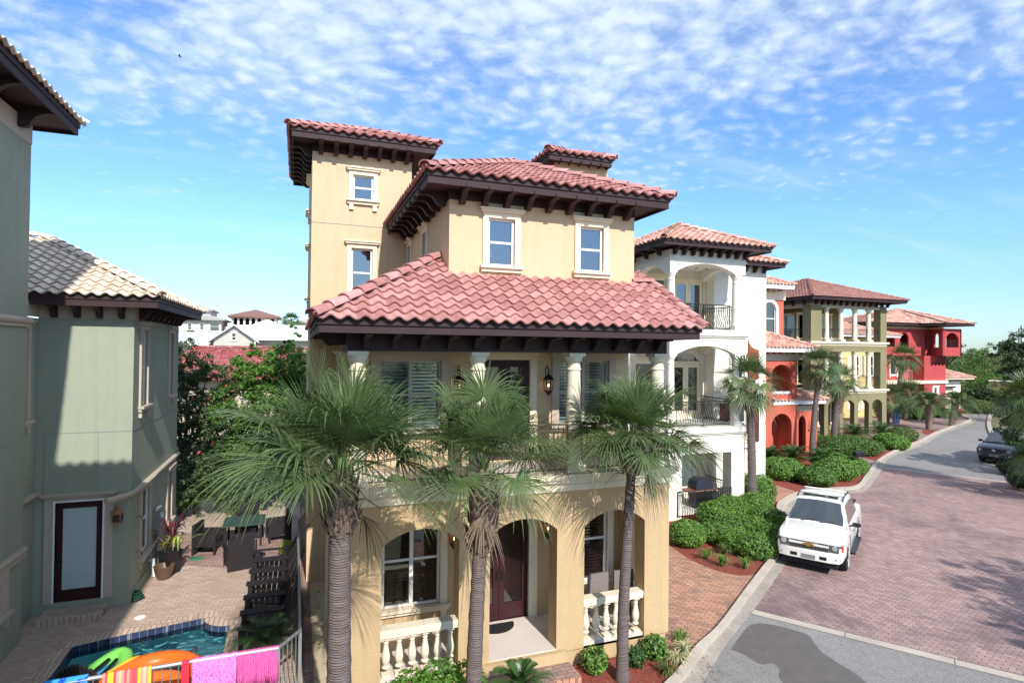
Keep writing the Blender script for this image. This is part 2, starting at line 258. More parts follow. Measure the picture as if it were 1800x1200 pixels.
# ---------------------------------------------------------------- mesh builder
OFF = {}
class MB:
    def __init__(s, F=None): s.v = []; s.f = []; s.uv = []; s.F = F
    def add(s, vs, fs, uvs=None, raw=False):
        b = len(s.v)
        s.v += [Vector(s.F(*p)) if (s.F and not raw) else Vector(p) for p in vs]
        s.f += [[b+i for i in f] for f in fs]
        s.uv += uvs if uvs else [None]*len(fs)
    def box(s, x0, x1, y0, y1, z0, z1):
        s.add([(x, y, z) for x in (x0, x1) for y in (y0, y1) for z in (z0, z1)], [(0, 1, 3, 2), (4, 6, 7, 5), (0, 4, 5, 1), (2, 3, 7, 6), (0, 2, 6, 4), (1, 5, 7, 3)])
    def prism(s, poly, a, b, ax=2):
        "poly of 2D points extruded along axis ax (0,1,2) from a to b"
        n = len(poly)
        def P(p, h): return (h, p[0], p[1]) if ax == 0 else (p[0], h, p[1]) if ax == 1 else (p[0], p[1], h)
        tri = tessellate_polygon([[Vector((p[0], p[1], 0)) for p in poly]])
        s.add([P(p, a) for p in poly]+[P(p, b) for p in poly],
              [tuple(t) for t in tri]+[tuple(n+i for i in t) for t in tri]+[(i, (i+1) % n, n+(i+1) % n, n+i) for i in range(n)])
    def lathe(s, prof, c=(0, 0, 0), n=16, sx=1, sy=1):
        vs = []; fs = []
        for r, z in prof:
            for k in range(n):
                a = 2*math.pi*k/n; vs.append((c[0]+r*sx*math.cos(a), c[1]+r*sy*math.sin(a), c[2]+z))
        for i in range(len(prof)-1):
            for k in range(n): fs.append((i*n+k, i*n+(k+1) % n, (i+1)*n+(k+1) % n, (i+1)*n+k))
        fs.append(tuple(range(n))); fs.append(tuple((len(prof)-1)*n+k for k in range(n)))
        s.add(vs, fs)
    def tube(s, pts, r, n=6, r2=None, raw=False):
        pts = [Vector(p) for p in pts]
        if s.F and not raw: pts = [Vector(s.F(*p)) for p in pts]
        vs = []; fs = []; m = len(pts)
        for i, p in enumerate(pts):
            d = (pts[min(i+1, m-1)]-pts[max(i-1, 0)]).normalized()
            a = d.cross(Vector((0, 0, 1)) if abs(d.z) < .95 else Vector((1, 0, 0))).normalized(); b = d.cross(a)
            rr = r if r2 is None else r+(r2-r)*i/(m-1)
            for k in range(n):
                t = 2*math.pi*k/n; vs.append(p+a*rr*math.cos(t)+b*rr*math.sin(t))
        for i in range(m-1):
            for k in range(n): fs.append((i*n+k, i*n+(k+1) % n, (i+1)*n+(k+1) % n, (i+1)*n+k))
        fs.append(tuple(range(n))); fs.append(tuple((m-1)*n+k for k in range(n)))
        s.add(vs, fs, raw=True)
    def slab(s, outer, holes=(), d0=-.2, d1=0.):
        "polygon (u,z) with holes extruded in depth d of the frame"
        loops = [list(outer)]+[list(h) for h in holes]
        tri = tessellate_polygon([[Vector((p[0], p[1], 0)) for p in l] for l in loops])
        flat = [p for l in loops for p in l]; n = len(flat)
        fs = [tuple(t) for t in tri]+[tuple(n+i for i in t) for t in tri]; o = 0
        for l in loops:
            m = len(l); fs += [(o+i, o+(i+1) % m, n+o+(i+1) % m, n+o+i) for i in range(m)]; o += m
        s.add([(p[0], d0, p[1]) for p in flat]+[(p[0], d1, p[1]) for p in flat], fs)
    def build(s, name, mat, parent=None, smooth=False, off=None, recalc=True):
        if off is None: off = OFF.get(parent.name, Vector((0, 0, 0))) if parent else Vector((0, 0, 0))
        me = bpy.data.meshes.new(name); me.from_pydata([tuple(p-off) for p in s.v], [], s.f)
        if any(u is not None for u in s.uv):
            ul = me.uv_layers.new(name='tile'); k = 0; buf = []
            for f, u in zip(s.f, s.uv):
                for i in range(len(f)): buf += [u[i][0], u[i][1]] if u else [0, 0]
            ul.data.foreach_set('uv', buf)
        me.validate()
        if recalc:
            bm = bmesh.new(); bm.from_mesh(me); bmesh.ops.recalc_face_normals(bm, faces=bm.faces); bm.to_mesh(me); bm.free()
        if smooth:
            me.polygons.foreach_set('use_smooth', [True]*len(me.polygons))
            try: me.set_sharp_from_angle(angle=math.radians(38))
            except Exception: pass
        me.materials.append(mat)
        o = bpy.data.objects.new(name, me); COL.objects.link(o)
        if parent: o.parent = parent; OFF[o.name] = off
        return o
def tag(o, label=None, cat=None, group=None, kind=None):
    if label: o['label'] = label
    if cat: o['category'] = cat
    if group: o['group'] = group
    if kind: o['kind'] = kind
    return o
def thing(name, label, cat, loc=(0, 0, 0), group=None, rz=0, local=False):
    o = bpy.data.objects.new(name, None); COL.objects.link(o); o.location = loc; o.rotation_euler = (0, 0, rz)
    o.empty_display_size = .2
    OFF[o.name] = Vector((0, 0, 0)) if (local or rz) else Vector(loc)
    return tag(o, label, cat, group)
def place(me, name, parent, loc, rz=0, scale=None):
    "a part that shares mesh data, at a world place"
    o = bpy.data.objects.new(name, me); COL.objects.link(o); o.parent = parent
    o.location = Vector(loc)-OFF.get(parent.name, Vector((0, 0, 0))); o.rotation_euler = (0, 0, rz)
    if scale: o.scale = scale
    OFF[o.name] = Vector(loc)
    return o
def copy_tree(o, loc, rz=None, scale=None, label=None, group=None, par=None):
    c = o.copy(); COL.objects.link(c); c.parent = par
    if par is None:
        c.location = loc
        if rz is not None: c.rotation_euler = (0, 0, rz)
        if scale: c.scale = (scale,)*3 if isinstance(scale, (int, float)) else scale
        if label: c['label'] = label
        if group: c['group'] = group
    for ch in list(o.children): copy_tree(ch, None, par=c)
    return c
def mesh_of(mb, name, mat, smooth=False):
    o = mb.build(name, mat, smooth=smooth); me = o.data; bpy.data.objects.remove(o); return me
front = lambda Y: (lambda u, d, z: (u, Y-d, z))
back = lambda Y: (lambda u, d, z: (u, Y+d, z))
right = lambda X: (lambda u, d, z: (X+d, u, z))
left = lambda X: (lambda u, d, z: (X-d, u, z))
def rect(a, b, c, d): return [(a, c), (b, c), (b, d), (a, d)]
def arc(u0, u1, zs, zc, n=14):
    "points from (u1,zs) over the crown to (u0,zs)"
    w = (u1-u0)/2; h = zc-zs; cu = (u0+u1)/2
    if h < w*.98:
        R = (w*w+h*h)/(2*h); zz = zc-R; a0 = math.asin(min(1, w/R))
        return [(cu+R*math.sin(a0-2*a0*i/n), zz+R*math.cos(a0-2*a0*i/n)) for i in range(n+1)]
    return [(cu+w*math.cos(math.pi*i/n), zs+h*math.sin(math.pi*i/n)) for i in range(n+1)]
def arched(u0, u1, z0, zs, zc, n=14): return [(u0, z0), (u1, z0)]+arc(u0, u1, zs, zc, n)
def notched(u0, u1, z0, z1, notches, n=14):
    p = [(u0, z0)]
    for a, b, zs, zc in sorted(notches):
        q = arc(a, b, zs, zc, n)[::-1]; p += ([(a, z0)] if a > u0+1e-6 else [])+q+[(b, z0)]
    return p+[(u1, z0), (u1, z1), (u0, z1)]
# ---------------------------------------------------------------- roofs
def tile_face(mb, poly, a, b, z, pitch, per=.28, crs=.29, amp=.04, seg=8, lip=.036, seed=0):
    "curved tiles over a convex plan polygon; eave runs a->b, the roof rises to the left of it"
    a = Vector(a); b = Vector(b); L = (b-a).length; d = (b-a)/L; n = Vector((-d.y, d.x))
    vmax = max((Vector(p)-a).dot(n) for p in poly); umin = min((Vector(p)-a).dot(d) for p in poly); umax = max((Vector(p)-a).dot(d) for p in poly)
    t = math.tan(pitch); cosp = math.cos(pitch); cr = crs*cosp
    nu = int(round((umax-umin)/per*seg))+1; ku = max(1, nu); bm = bmesh.new()
    rows = []; k = 0; v = -.05
    while v < vmax: 
        rows += [(v+.07, -.02), (v+.014, lip*.5), (v, lip*1.35), (v+cr+.06, -.014)]; v += cr
    us = [umin+(umax-umin)*i/ku for i in range(ku+1)]
    def wave(u):
        x = (u-umin)/per; x -= math.floor(x); s = math.cos(2*math.pi*x)
        return amp*(s if s > 0 else s*.75)
    rr = random.Random(seed); JT = {}
    def jit(j, u):
        k = (j, int(math.floor((u-umin)/per+.5)))
        if k not in JT: JT[k] = rr.uniform(-.008, .008)
        return JT[k]
    for j in range(0, len(rows), 4):
        vv = []
        for (v0, h) in rows[j:j+4]:
            vv.append([bm.verts.new((a.x+d.x*u+n.x*(v0+jit(j, u)), a.y+d.y*u+n.y*(v0+jit(j, u)), z+v0*t+h+wave(u)+jit(j, u)*.5)) for u in us])
        for r in range(3):
            for i in range(ku): bm.faces.new((vv[r][i], vv[r][i+1], vv[r+1][i+1], vv[r+1][i]))
    m = len(poly)
    for i in range(m):
        p = Vector(poly[i]); q = Vector(poly[(i+1) % m]); e = (q-p).normalized(); o = Vector((e.y, -e.x))
        if (p-a).dot(n) < .01 and (q-a).dot(n) < .01: continue
        bmesh.ops.bisect_plane(bm, geom=bm.verts[:]+bm.edges[:]+bm.faces[:], dist=1e-5, plane_co=(p.x, p.y, 0), plane_no=(o.x, o.y, 0), clear_outer=True)
    bm.verts.index_update()
    vs = [v.co.copy() for v in bm.verts]; fs = []; uvs = []; so = rr.random()*50
    for f in bm.faces:
        c = f.calc_center_median(); cv = (Vector((c.x, c.y))-a); uu = math.floor((cv.dot(d)-umin)/per+.5); w = math.floor((cv.dot(n)+.05)/cr)
        fs.append([v.index for v in f.verts]); uvs.append([(uu+.5+int(so), w+.5)]*len(f.verts))
    mb.add(vs, fs, uvs); bm.free()
def ridge_caps(mb, p, q, r=.13, step=.4, seed=0):
    p = Vector(p); q = Vector(q); L = (q-p).length
    if L < .1: return
    d = (q-p)/L; s = d.cross(Vector((0, 0, 1))).normalized(); u = s.cross(d); n = max(1, round(L/step)); st = L/n
    for i in range(n):
        vs = []; fs = []; A = p+d*(st*i-.03); B = p+d*(st*(i+1)+.03)
        for (c, rr, h) in ((A, r*1.12, .015), (A, r*1.02, .0), (B, r*.9, -.015)):
            for k in range(9):
                t = math.pi*k/8; vs.append(c+s*rr*math.cos(t)+u*(rr*math.sin(t)*.85+h-.02))
        vs2 = vs[9:18]; order = [vs[0:9], vs[18:27]]
        vs = order[0]+order[1]+vs2
        for k in range(8): fs += [(k, k+1, 9+k+1, 9+k), (18+k, 18+k+1, k+1, k)]
        mb.add(vs, fs, [[(i+.5+seed*7, 90.5)]*4]*len(fs))
BR = {}
def bracket_mesh(kind, mat):
    if (kind, mat.name) in BR: return BR[(kind, mat.name)]
    # profile in (depth, z): depth outwards from the wall, z=0 at the soffit
    if kind == 'scroll':
        p = [(0, 0), (.60, 0), (.60, -.07), (.54, -.10), (.46, -.10), (.38, -.09), (.30, -.12), (.24, -.18), (.20, -.25), (.13, -.30), (.05, -.31), (0, -.30)]
    elif kind == 'cove':
        p = [(0, 0), (.55, 0), (.55, -.07), (.45, -.085), (.34, -.12), (.25, -.18), (.2, -.25), (.18, -.32), (.13, -.36), (.05, -.37), (0, -.36)]
    else:
        p = [(0, 0), (.5, 0), (.5, -.10), (.4, -.13), (.2, -.2), (.12, -.3), (0, -.3)]
    mb = MB(); mb.prism(p, -.06, .06, 0)
    me = mesh_of(mb, 'bracket', mat); BR[(kind, mat.name)] = me; return me     # local: x across, -y... y = outward
def brackets(parent, kind, mat, p, q, outn, z, n, scale=1.):
    me = bracket_mesh(kind, mat); p = Vector(p); q = Vector(q); rz = math.atan2(-outn[0], outn[1])
    for i in range(n):
        c = p.lerp(q, (i+.5)/n) if n > 1 else (p+q)/2
        place(me, 'bracket', parent, (c.x, c.y, z), rz, (scale,)*3)
def hip_roof(parent, x0, x1, y0, y1, z, pitch, mat, wood=None, fascia=.24, over=.65, soff=True, per=.28, crs=.29, amp=.04, seg=8, seed=0, faces='FLRB', wallframe=True, name='roof', capr=.12, bmat=None, bkind='scroll', bn=(0, 0, 0), bscale=1., frieze=.28, fmat=None):
    """hipped roof over the plan rectangle (eave line); x0.. are the tile edges. Returns the tile object."""
    wood = wood or DKW; pr_ = math.radians(pitch); w = x1-x0; dp = y1-y0; h = min(w, dp)/2; zt = z+h*math.tan(pr_)
    mb = MB()
    if w >= dp: r0 = (x0+h, (y0+y1)/2); r1 = (x1-h, (y0+y1)/2)
    else: r0 = ((x0+x1)/2, y0+h); r1 = ((x0+x1)/2, y1-h)
    c00, c10, c11, c01 = (x0, y0), (x1, y0), (x1, y1), (x0, y1)
    kw = dict(per=per, crs=crs, amp=amp, seg=seg, seed=seed)
    def clean(p):
        o = []
        for q in p:
            if not o or (Vector(q)-Vector(o[-1])).length > 1e-3: o.append(q)
        return o
    if w >= dp: P = dict(F=[c00, c10, r1, r0], R=[c10, c11, r1], B=[c11, c01, r0, r1], L=[c01, c00, r0])
    else: P = dict(F=[c00, c10, r0], R=[c10, c11, r1, r0], B=[c11, c01, r1], L=[c01, c00, r0, r1])
    for k in 'FRBL':
        pl = clean(P[k])
        if k in faces: tile_face(mb, pl, pl[0], pl[1], z, pr_, **kw)
        else: mb.add([(p[0], p[1], z+0 if i < 2 else zt) for i, p in enumerate(pl)], [tuple(range(len(pl)))], [[(3.5, 3.5)]*len(pl)])
    t = mb.build(name, mat, parent, smooth=True, recalc=False)
    cp = MB(); e = .05
    for i, (c, r) in enumerate(((c00, r0), (c10, r1 if w >= dp else r0), (c11, r1), (c01, r0 if w >= dp else r1))):
        ridge_caps(cp, (c[0], c[1], z+e), (r[0], r[1], zt+e), capr, seed=i+seed)
    ridge_caps(cp, (*r0, zt+e), (*r1, zt+e), capr, seed=9)
    cp.build('ridge_tile', mat, t, smooth=True)
    # fascia, soffit
    g = .09; a0, a1, b0, b1 = x0+g, x1-g, y0+g, y1-g; ft = .04
    fb = MB()
    for (X0, X1, Y0, Y1) in ((a0, a1, b0, b0+ft), (a0, a1, b1-ft, b1), (a0, a0+ft, b0+ft, b1-ft), (a1-ft, a1, b0+ft, b1-ft)):
        fb.box(X0, X1, Y0, Y1, z-fascia, z+.01)
    for (X0, X1, Y0, Y1) in ((a0-.03, a1+.03, b0-.03, b0-.001), (a0-.03, a1+.03, b1+.001, b1+.03), (a0-.03, a0-.001, b0, b1), (a1+.001, a1+.03, b0, b1)):
        fb.box(X0, X1, Y0, Y1, z-fascia*.42, z+.012)
    fb.build('fascia', wood, parent)
    sf = MB(); s2 = ft+.002
    sf.box(a0+s2, a1-s2, b0+s2, b1-s2, z-fascia*.75, z-fascia*.75+.03); sf.build('soffit', wood, parent)
    zs = z-fascia*.75-.001; ov = over
    bmat = bmat or wood
    wx0, wx1, wy0, wy1 = x0+ov, x1-ov, y0+ov, y1-ov
    if frieze:
        f = MB(); q = .03
        f.box(wx0-q, wx1+q, wy0-q, wy0+.1, zs-frieze, zs-.002); f.box(wx0-q, wx0+.1, wy0+.102, wy1-.002, zs-frieze, zs-.002); f.box(wx1-.1, wx1+q, wy0+.102, wy1-.002, zs-frieze, zs-.002); f.box(wx0-q, wx1+q, wy1, wy1+q, zs-frieze, zs-.002)
        f.build('frieze_board', fmat or bmat, parent)
    q = .03
    if bn[0]: brackets(parent, bkind, bmat, (wx0, wy0-q, 0), (wx1, wy0-q, 0), (0, -1), zs, bn[0], bscale)
    if bn[1]: brackets(parent, bkind, bmat, (wx0-q, wy0, 0), (wx0-q, wy1, 0), (-1, 0), zs, bn[1], bscale)
    if bn[2]: brackets(parent, bkind, bmat, (wx1+q, wy0, 0), (wx1+q, wy1, 0), (1, 0), zs, bn[2], bscale)
    return t, zs-frieze
# ---------------------------------------------------------------- openings
def casing(F, u0, u1, z0, z1, par, w=.12, head=True, sill=True, dep=.05, mat=None, corb=False, zc=None):
    mat = mat or TRIM; m = MB(F)
    m.box(u0-w, u0, -.01, dep, z0, z1); m.box(u1, u1+w, -.01, dep, z0, z1)
    if head:
        m.box(u0-w, u1+w, -.01, dep, z1+.002, z1+.12); m.box(u0-w-.05, u1+w+.05, -.01, dep+.06, z1+.122, z1+.17); m.box(u0-w-.08, u1+w+.08, -.01, dep+.09, z1+.172, z1+.21)
    else: m.box(u0-w, u1+w, -.01, dep, z1+.002, z1+w)
    m.build('casing', mat, par)
    if sill:
        s = MB(F); s.box(u0-w-.06, u1+w+.06, -.01, dep+.09, z0-.06, z0-.002); s.box(u0-w-.03, u1+w+.03, -.01, dep+.03, z0-.14, z0-.062)
        if corb:
            for u in (u0-w+.02, u1+w-.14): s.box(u, u+.12, -.01, dep+.02, z0-.30, z0-.142)
        s.build('sill', mat, par)
def window(parent, F, u0, u1, z0, z1, mat=None, mull=0, meet=True, gl=None, blinds=None, head=True, sill=True, corb=False, cw=.12, rec=.09, fw=.05, trim=True, arch=None, dep=.05, name='window', thin=False):
    mat = mat or WFR; gl = gl or GLASS; f = MB(F); a, b = -rec, -rec+.05
    f.box(u0, u0+fw, a, b, z0, z1); f.box(u1-fw, u1, a, b, z0, z1); f.box(u0+fw, u1-fw, a, b, z0, z0+fw)
    if not arch: f.box(u0+fw, u1-fw, a, b, z1-fw, z1)
    for k in range(mull):
        u = u0+(u1-u0)*(k+1)/(mull+1); f.box(u-.04, u+.04, a+.001, b+.01, z0+fw, z1-fw)
    if meet:
        zm = (z0+z1)/2; f.box(u0+fw, u1-fw, a+.006, b-.006, zm-.025, zm+.025)
    w = f.build(name, mat, parent)
    g = MB(F)
    if arch:
        q = arched(u0+.01, u1-.01, z0+.01, arch, z1-.01); g.slab(q, (), a+.012, a+.02)
        r = MB(F); oo = arc(u0, u1, arch, z1); ii = arc(u0+fw, u1-fw, arch, z1-fw)
        r.slab(oo+ii[::-1], (), a, b); r.build('arch_frame', mat, w)
    else: g.box(u0+.01, u1-.01, a+.012, a+.02, z0+.01, z1-.01)
    g.build('pane', gl, w)
    if trim: casing(F, u0, u1, z0, z1, w, cw, head, sill, dep, trim if trim is not True else TRIM, corb)
    if blinds:
        bl = MB(F); nz = int((z1-z0)/.075)
        panels = mull+1; pw = (u1-u0)/panels
        for k in range(panels):
            ua = u0+k*pw+.06; ub = u0+(k+1)*pw-.06
            for j in range(nz):
                z = z0+.05+j*.075
                bl.add([(ua, a-.10, z+.035), (ub, a-.10, z+.035), (ub, a-.055, z), (ua, a-.055, z)], [(0, 1, 2, 3)])
            for u in (ua-.03, ub): bl.box(u, u+.03, a-.11, a-.05, z0, z1)
        bl.build('blinds', blinds, w)
    return w
def wood_door(parent, F, u0, u1, z0, z1, n=2, mat=None, gl=None, slats=None, rec=.1, bot=.35, handle=True):
    mat = mat or DKR; a, b = -rec, -rec+.06; m = MB(F); pw = (u1-u0)/n; res = []
    for k in range(n):
        ua, ub = u0+k*pw+.005, u0+(k+1)*pw-.005; st = .13; d = MB(F)
        d.slab(rect(ua, ub, z0, z1), [rect(ua+st, ub-st, z0+bot, z1-.16)], a, b)
        o = d.build('door', mat, parent); g = MB(F); g.box(ua+st-.005, ub-st+.005, a+.02, a+.03, z0+bot-.005, z1-.155); g.build('pane', gl or GLASS, o)
        if slats:
            s = MB(F); z = z0+bot+.02
            while z < z1-.2: s.add([(ua+st, a-.07, z+.05), (ub-st, a-.07, z+.05), (ub-st, a-.01, z), (ua+st, a-.01, z)], [(0, 1, 2, 3)]); z += .075
            s.build('blinds', slats, o)
        if handle:
            h = MB(F); u = (ub-.05) if k == 0 and n > 1 else ua+.06
            h.box(u-.02, u+.02, b, b+.012, z0+.85, z0+1.15); h.tube([(u, b+.01, z0+.9), (u, b+.06, z0+.93), (u, b+.06, z0+1.07), (u, b+.01, z0+1.1)], .009, 6); h.build('handle', BLK, o)
        res.append(o)
    return res
def column(parent, x, y, z0, z1, r=.15, mat=None, base=.42, name='column', cap=.36):
    mat = mat or STONE; h = z1-z0; m = MB(); b = base/2; rb = r*1.15
    m.box(x-b, x+b, y-b, y+b, z0, z0+.16)
    m.lathe([(b*.98, .162), (b*1.0, .19), (b*.93, .22), (rb*1.05, .235), (rb*1.12, .26), (rb*1.02, .285), (rb, .30), (rb*.99, h*.35), (r*1.02, h*.7), (r*.95, h-.36), (r*1.08, h-.355), (r*1.1, h-.33), (r*.97, h-.32), (r*.96, h-.19), (r*1.15, h-.175), (r*1.3, h-.10), (r*1.36, h-.072)], (x, y, z0), 24)
    c = cap/2; m.box(x-c, x+c, y-c, y+c, z1-.07, z1-.002)
    return m.build(name, mat, parent, smooth=True)
def iron_rail(parent, p, q, out, z0, h=.95, sp=.11, belly=.14, mat=None, seg=4, posts=True, r=.009):
    "wrought railing with S-shaped bars bellied outwards"
    mat = mat or BLK; p = Vector(p); q = Vector(q); L = (q-p).length; d = (q-p)/L; o = Vector((*out, 0)); p = Vector((p.x, p.y, 0)); d = Vector((d.x, d.y, 0))
    m = MB(); top = []
    def P(t, off, z): return p+d*t+o*off+Vector((0, 0, z0+z))
    m.tube([P(0, 0, h), P(L, 0, h)], .022, 6); m.tube([P(0, .02, h-.12), P(L, .02, h-.12)], .01, 4); m.tube([P(0, .0, .05), P(L, 0, .05)], .014, 4)
    if posts:
        k = max(1, round(L/1.4))
        for i in range(k+1): m.tube([P(L*i/k, 0, 0), P(L*i/k, 0, h)], .02, 4)
    R = m.build('railing', mat, parent)
    b = MB(); n = int(L/sp)
    for i in range(1, n):
        t = L*i/n
        b.tube([P(t, 0, h), P(t, .035, h-.06), P(t, .02, h-.14), P(t, 0, h*.62), P(t, belly*.6, h*.42), P(t, belly, h*.24), P(t, belly*.75, h*.1), P(t, 0, .05)], r, seg)
    b.build('bars', mat, R, smooth=True)
    return R
BALP = [(.085, 0), (.085, .09), (.06, .095), (.075, .12), (.06, .145), (.045, .16), (.07, .22), (.08, .28), (.075, .36), (.05, .48), (.038, .56), (.05, .575), (.05, .595), (.036, .60), (.04, .63), (.055, .645), (.055, .66)]
def balustrade(parent, F, u0, u1, z0, n, mat=None, h=.83, post=.0):
    mat = mat or STONE; m = MB(F); m.box(u0, u1, -.26, -.04, z0+h, z0+h+.05); m.box(u0, u1, -.27, -.03, z0+h+.052, z0+h+.15)
    R = m.build('balustrade', mat, parent); m = MB(F); m.box(u0, u1, -.25, -.05, z0-.06, z0); m.build('base_rail', mat, R)
    b = MB(); b.box(-.08, .08, -.08, .08, 0, .11); s = h/.83
    b.lathe([(r, z*s+.112) for r, z in BALP[2:]], n=14); b.box(-.065, .065, -.065, .065, .775*s, h-.002)
    me = mesh_of(b, 'baluster', mat, True)
    for i in range(n):
        u = u0+(u1-u0)*(i+.5)/n; place(me, 'baluster', R, F(u, -.15, z0+.001))
    return R
def lantern(parent, F, u, z, s=1., mat=None, lit=True, name='lantern'):
    mat = mat or BLK; c = F(u, .16*s, z); m = MB(); X, Y, Z = c
    m.lathe([(.02*s, -.24*s), (.05*s, -.2*s), (.085*s, -.15*s), (.09*s, -.14*s), (.05*s, -.135*s)], (X, Y, Z), 8)
    for k in range(8):
        a = 2*math.pi*k/8; m.tube([(X+.085*s*math.cos(a), Y+.085*s*math.sin(a), Z-.14*s), (X+.11*s*math.cos(a), Y+.11*s*math.sin(a), Z+.0*s), (X+.1*s*math.cos(a), Y+.1*s*math.sin(a), Z+.09*s)], .007*s, 4)
    m.lathe([(.115*s, .09*s), (.12*s, .10*s), (.075*s, .16*s), (.03*s, .19*s), (.012*s, .24*s), (.02*s, .27*s), (.005*s, .29*s)], (X, Y, Z), 8)
    w = F(u, 0.0, z)
    m.tube([(X, Y, Z+.28*s), ((X+w[0])/2, (Y+w[1])/2, Z+.38*s), (w[0], w[1], Z+.3*s), (w[0], w[1], Z+.05*s)], .012*s, 5)
    L = m.build(name, mat, parent, smooth=True)
    b = MB(); b.lathe([(.004*s, 0), (.014*s, .02*s), (.012*s, .04*s), (.003*s, .06*s)], (X, Y, Z-.06*s), 8)
    b.build('bulb', LAMP if lit else FROST, L)
    return L
_m, _nt, _b = newmat('lamp_flame'); _b.inputs['Emission Color'].default_value = (1, .5, .18, 1); _b.inputs['Emission Strength'].default_value = 12; _b.inputs['Base Color'].default_value = (1, .6, .3, 1); LAMP = _m
def shutter(parent, F, u0, u1, z0, z1, mat=None, top=None):
    mat = mat or SHUT; m = MB(F)
    if top: o = [(u0, z0), (u1, z0), (u1, z1)]+[(u1+(u0-u1)*math.sin(math.pi/2*i/8), z1+(top-z1)*(1-math.cos(math.pi/2*i/8))) for i in range(1, 9)] if top > z1 else None
    m.slab(o if top else rect(u0, u1, z0, z1), (), .012, .045); 
    z = z0+.08
    while z < z1-.08: m.add([(u0+.05, .046, z+.04), (u1-.05, .046, z+.04), (u1-.05, .075, z), (u0+.05, .075, z), (u0+.05, .046, z), (u1-.05, .046, z)], [(0, 1, 2, 3), (3, 2, 5, 4)]); z += .065
    return m.build('shutter', mat, parent)
def band(parent, x0, x1, y0, y1, z0, z1, out=.1, mat=None, name='cornice', steps=3):
    "moulded string course round a rectangle of walls"
    m = MB()
    for i in range(steps):
        o = out*(i+1)/steps; a = z0+(z1-z0)*i/steps; b = z0+(z1-z0)*(i+1)/steps-.001
        m.slab_ring = None
        for (X0, X1, Y0, Y1) in ((x0-o, x1+o, y0-o, y0+.05), (x0-o, x1+o, y1-.05, y1+o), (x0-o, x0+.05, y0+.051, y1-.051), (x1-.05, x1+o, y0+.051, y1-.051)): m.box(X0, X1, Y0, Y1, a, b)
    return m.build(name, mat or TRIM, parent)
# ================================================================ setting
def sheet(name, poly, z, mat, holes=(), thick=0, kind='structure', label=None):
    loops = [[Vector((p[0], p[1], 0)) for p in l] for l in [poly]+list(holes)]
    tri = tessellate_polygon(loops); flat = [p for l in loops for p in l]
    m = MB(); fs = [tuple(t) for t in tri]
    if thick:
        n = len(flat); o = 0
        for l in loops:
            k = len(l); fs += [(o+i, o+(i+1) % k, n+o+(i+1) % k, n+o+i) for i in range(k)]; o += k
        m.add([(p.x, p.y, z) for p in flat]+[(p.x, p.y, z-thick) for p in flat], fs)
    else: m.add([(p.x, p.y, z) for p in flat], fs)
    o = m.build(name, mat)
    for p in o.data.polygons:
        pass
    if not thick:
        bm = bmesh.new(); bm.from_mesh(o.data)
        for f in bm.faces:
            if f.normal.z < 0: f.normal_flip()
        bm.to_mesh(o.data); bm.free()
    return tag(o, kind=kind)
def G(*pts): return [tuple(at(x, y, Z=0)[:2]) for x, y in pts]
def smooth_line(pts, n=6):
    pts = [Vector((p[0], p[1], 0)) for p in pts]; o = []
    for i in range(len(pts)-1):
        p0 = pts[max(i-1, 0)]; p1 = pts[i]; p2 = pts[i+1]; p3 = pts[min(i+2, len(pts)-1)]
        for k in range(n):
            t = k/n; q = .5*((2*p1)+(-p0+p2)*t+(2*p0-5*p1+4*p2-p3)*t*t+(-p0+3*p1-3*p2+p3)*t*t*t); o.append((q.x, q.y))
    return o+[(pts[-1].x, pts[-1].y)]
POOL = [(-4.45, 8.5), (-4.45, 15.02), (-3.55, 15.28), (-2.02, 15.6), (-1.95, 15.35), (-1.82, 15.16), (-1.62, 15.03), (-1.40, 14.98), (-1.36, 8.5)]
sheet('ground', [(-900, -300), (1500, -300), (1500, 1600), (-900, 1600)], -.02, EARTH, [POOL])
# kerb lines measured along the street
KIN = smooth_line(G((1080, 1290), (1180, 1198), (1223.6, 1143), (1263, 1106), (1308.6, 1044), (1342.6, 999), (1365, 972), (1374, 942), (1366, 905), (1370, 885), (1407, 867), (1461, 861), (1504, 857), (1521, 839), (1543, 811), (1575.6, 791.6), (1620, 774), (1648, 759.5), (1700, 740.5), (1701, 736), (1681, 729.5)))
KOUT = smooth_line(G((1120, 1320), (1232, 1200), (1272, 1137), (1298, 1103), (1325.6, 1069.6), (1376.6, 996), (1392, 960), (1385, 920), (1392, 893), (1424, 872), (1462, 868), (1500, 865.5), (1526, 857.5), (1551.6, 823), (1562.6, 805.6), (1593.7, 792.6), (1630, 778), (1655, 763), (1709, 743.5), (1712, 736), (1684, 728.5)))
def ribbon(name, A, B, z0, z1, mat, thick=.0):
    m = MB(); n = len(A); vs = [(*a, z0) for a in A]+[(*b, z1) for b in B]+[(*b, -.05) for b in B]+[(*a, -.05) for a in A]
    fs = [(i, i+1, n+i+1, n+i) for i in range(n-1)]+[(n+i, n+i+1, 2*n+i+1, 2*n+i) for i in range(n-1)]+[(3*n+i, 3*n+i+1, i+1, i) for i in range(n-1)]
    m.add(vs, fs); return tag(m.build(name, mat), kind='structure')
def mid(A, B, t): return [(a[0]+(b[0]-a[0])*t, a[1]+(b[1]-a[1])*t) for a, b in zip(A, B)]
ribbon('kerb', KIN, mid(KIN, KOUT, .42), .13, .11, CONC)
ribbon('gutter', mid(KIN, KOUT, .425), KOUT, .03, .018, GUT)
RK = smooth_line(G((1750, 700), (1735, 740), (1748, 780), (1764, 815), (1768, 832), (1778, 851), (1800, 864), (1900, 905), (2100, 985)))
RK2 = [(x+.35*math.cos(-.5), y+.35*math.sin(-.5)) for x, y in RK]
ribbon('kerb', RK2, RK, .13, .11, CONC)
RO = KOUT; far = G((1684, 728.5), (1744, 729.5))
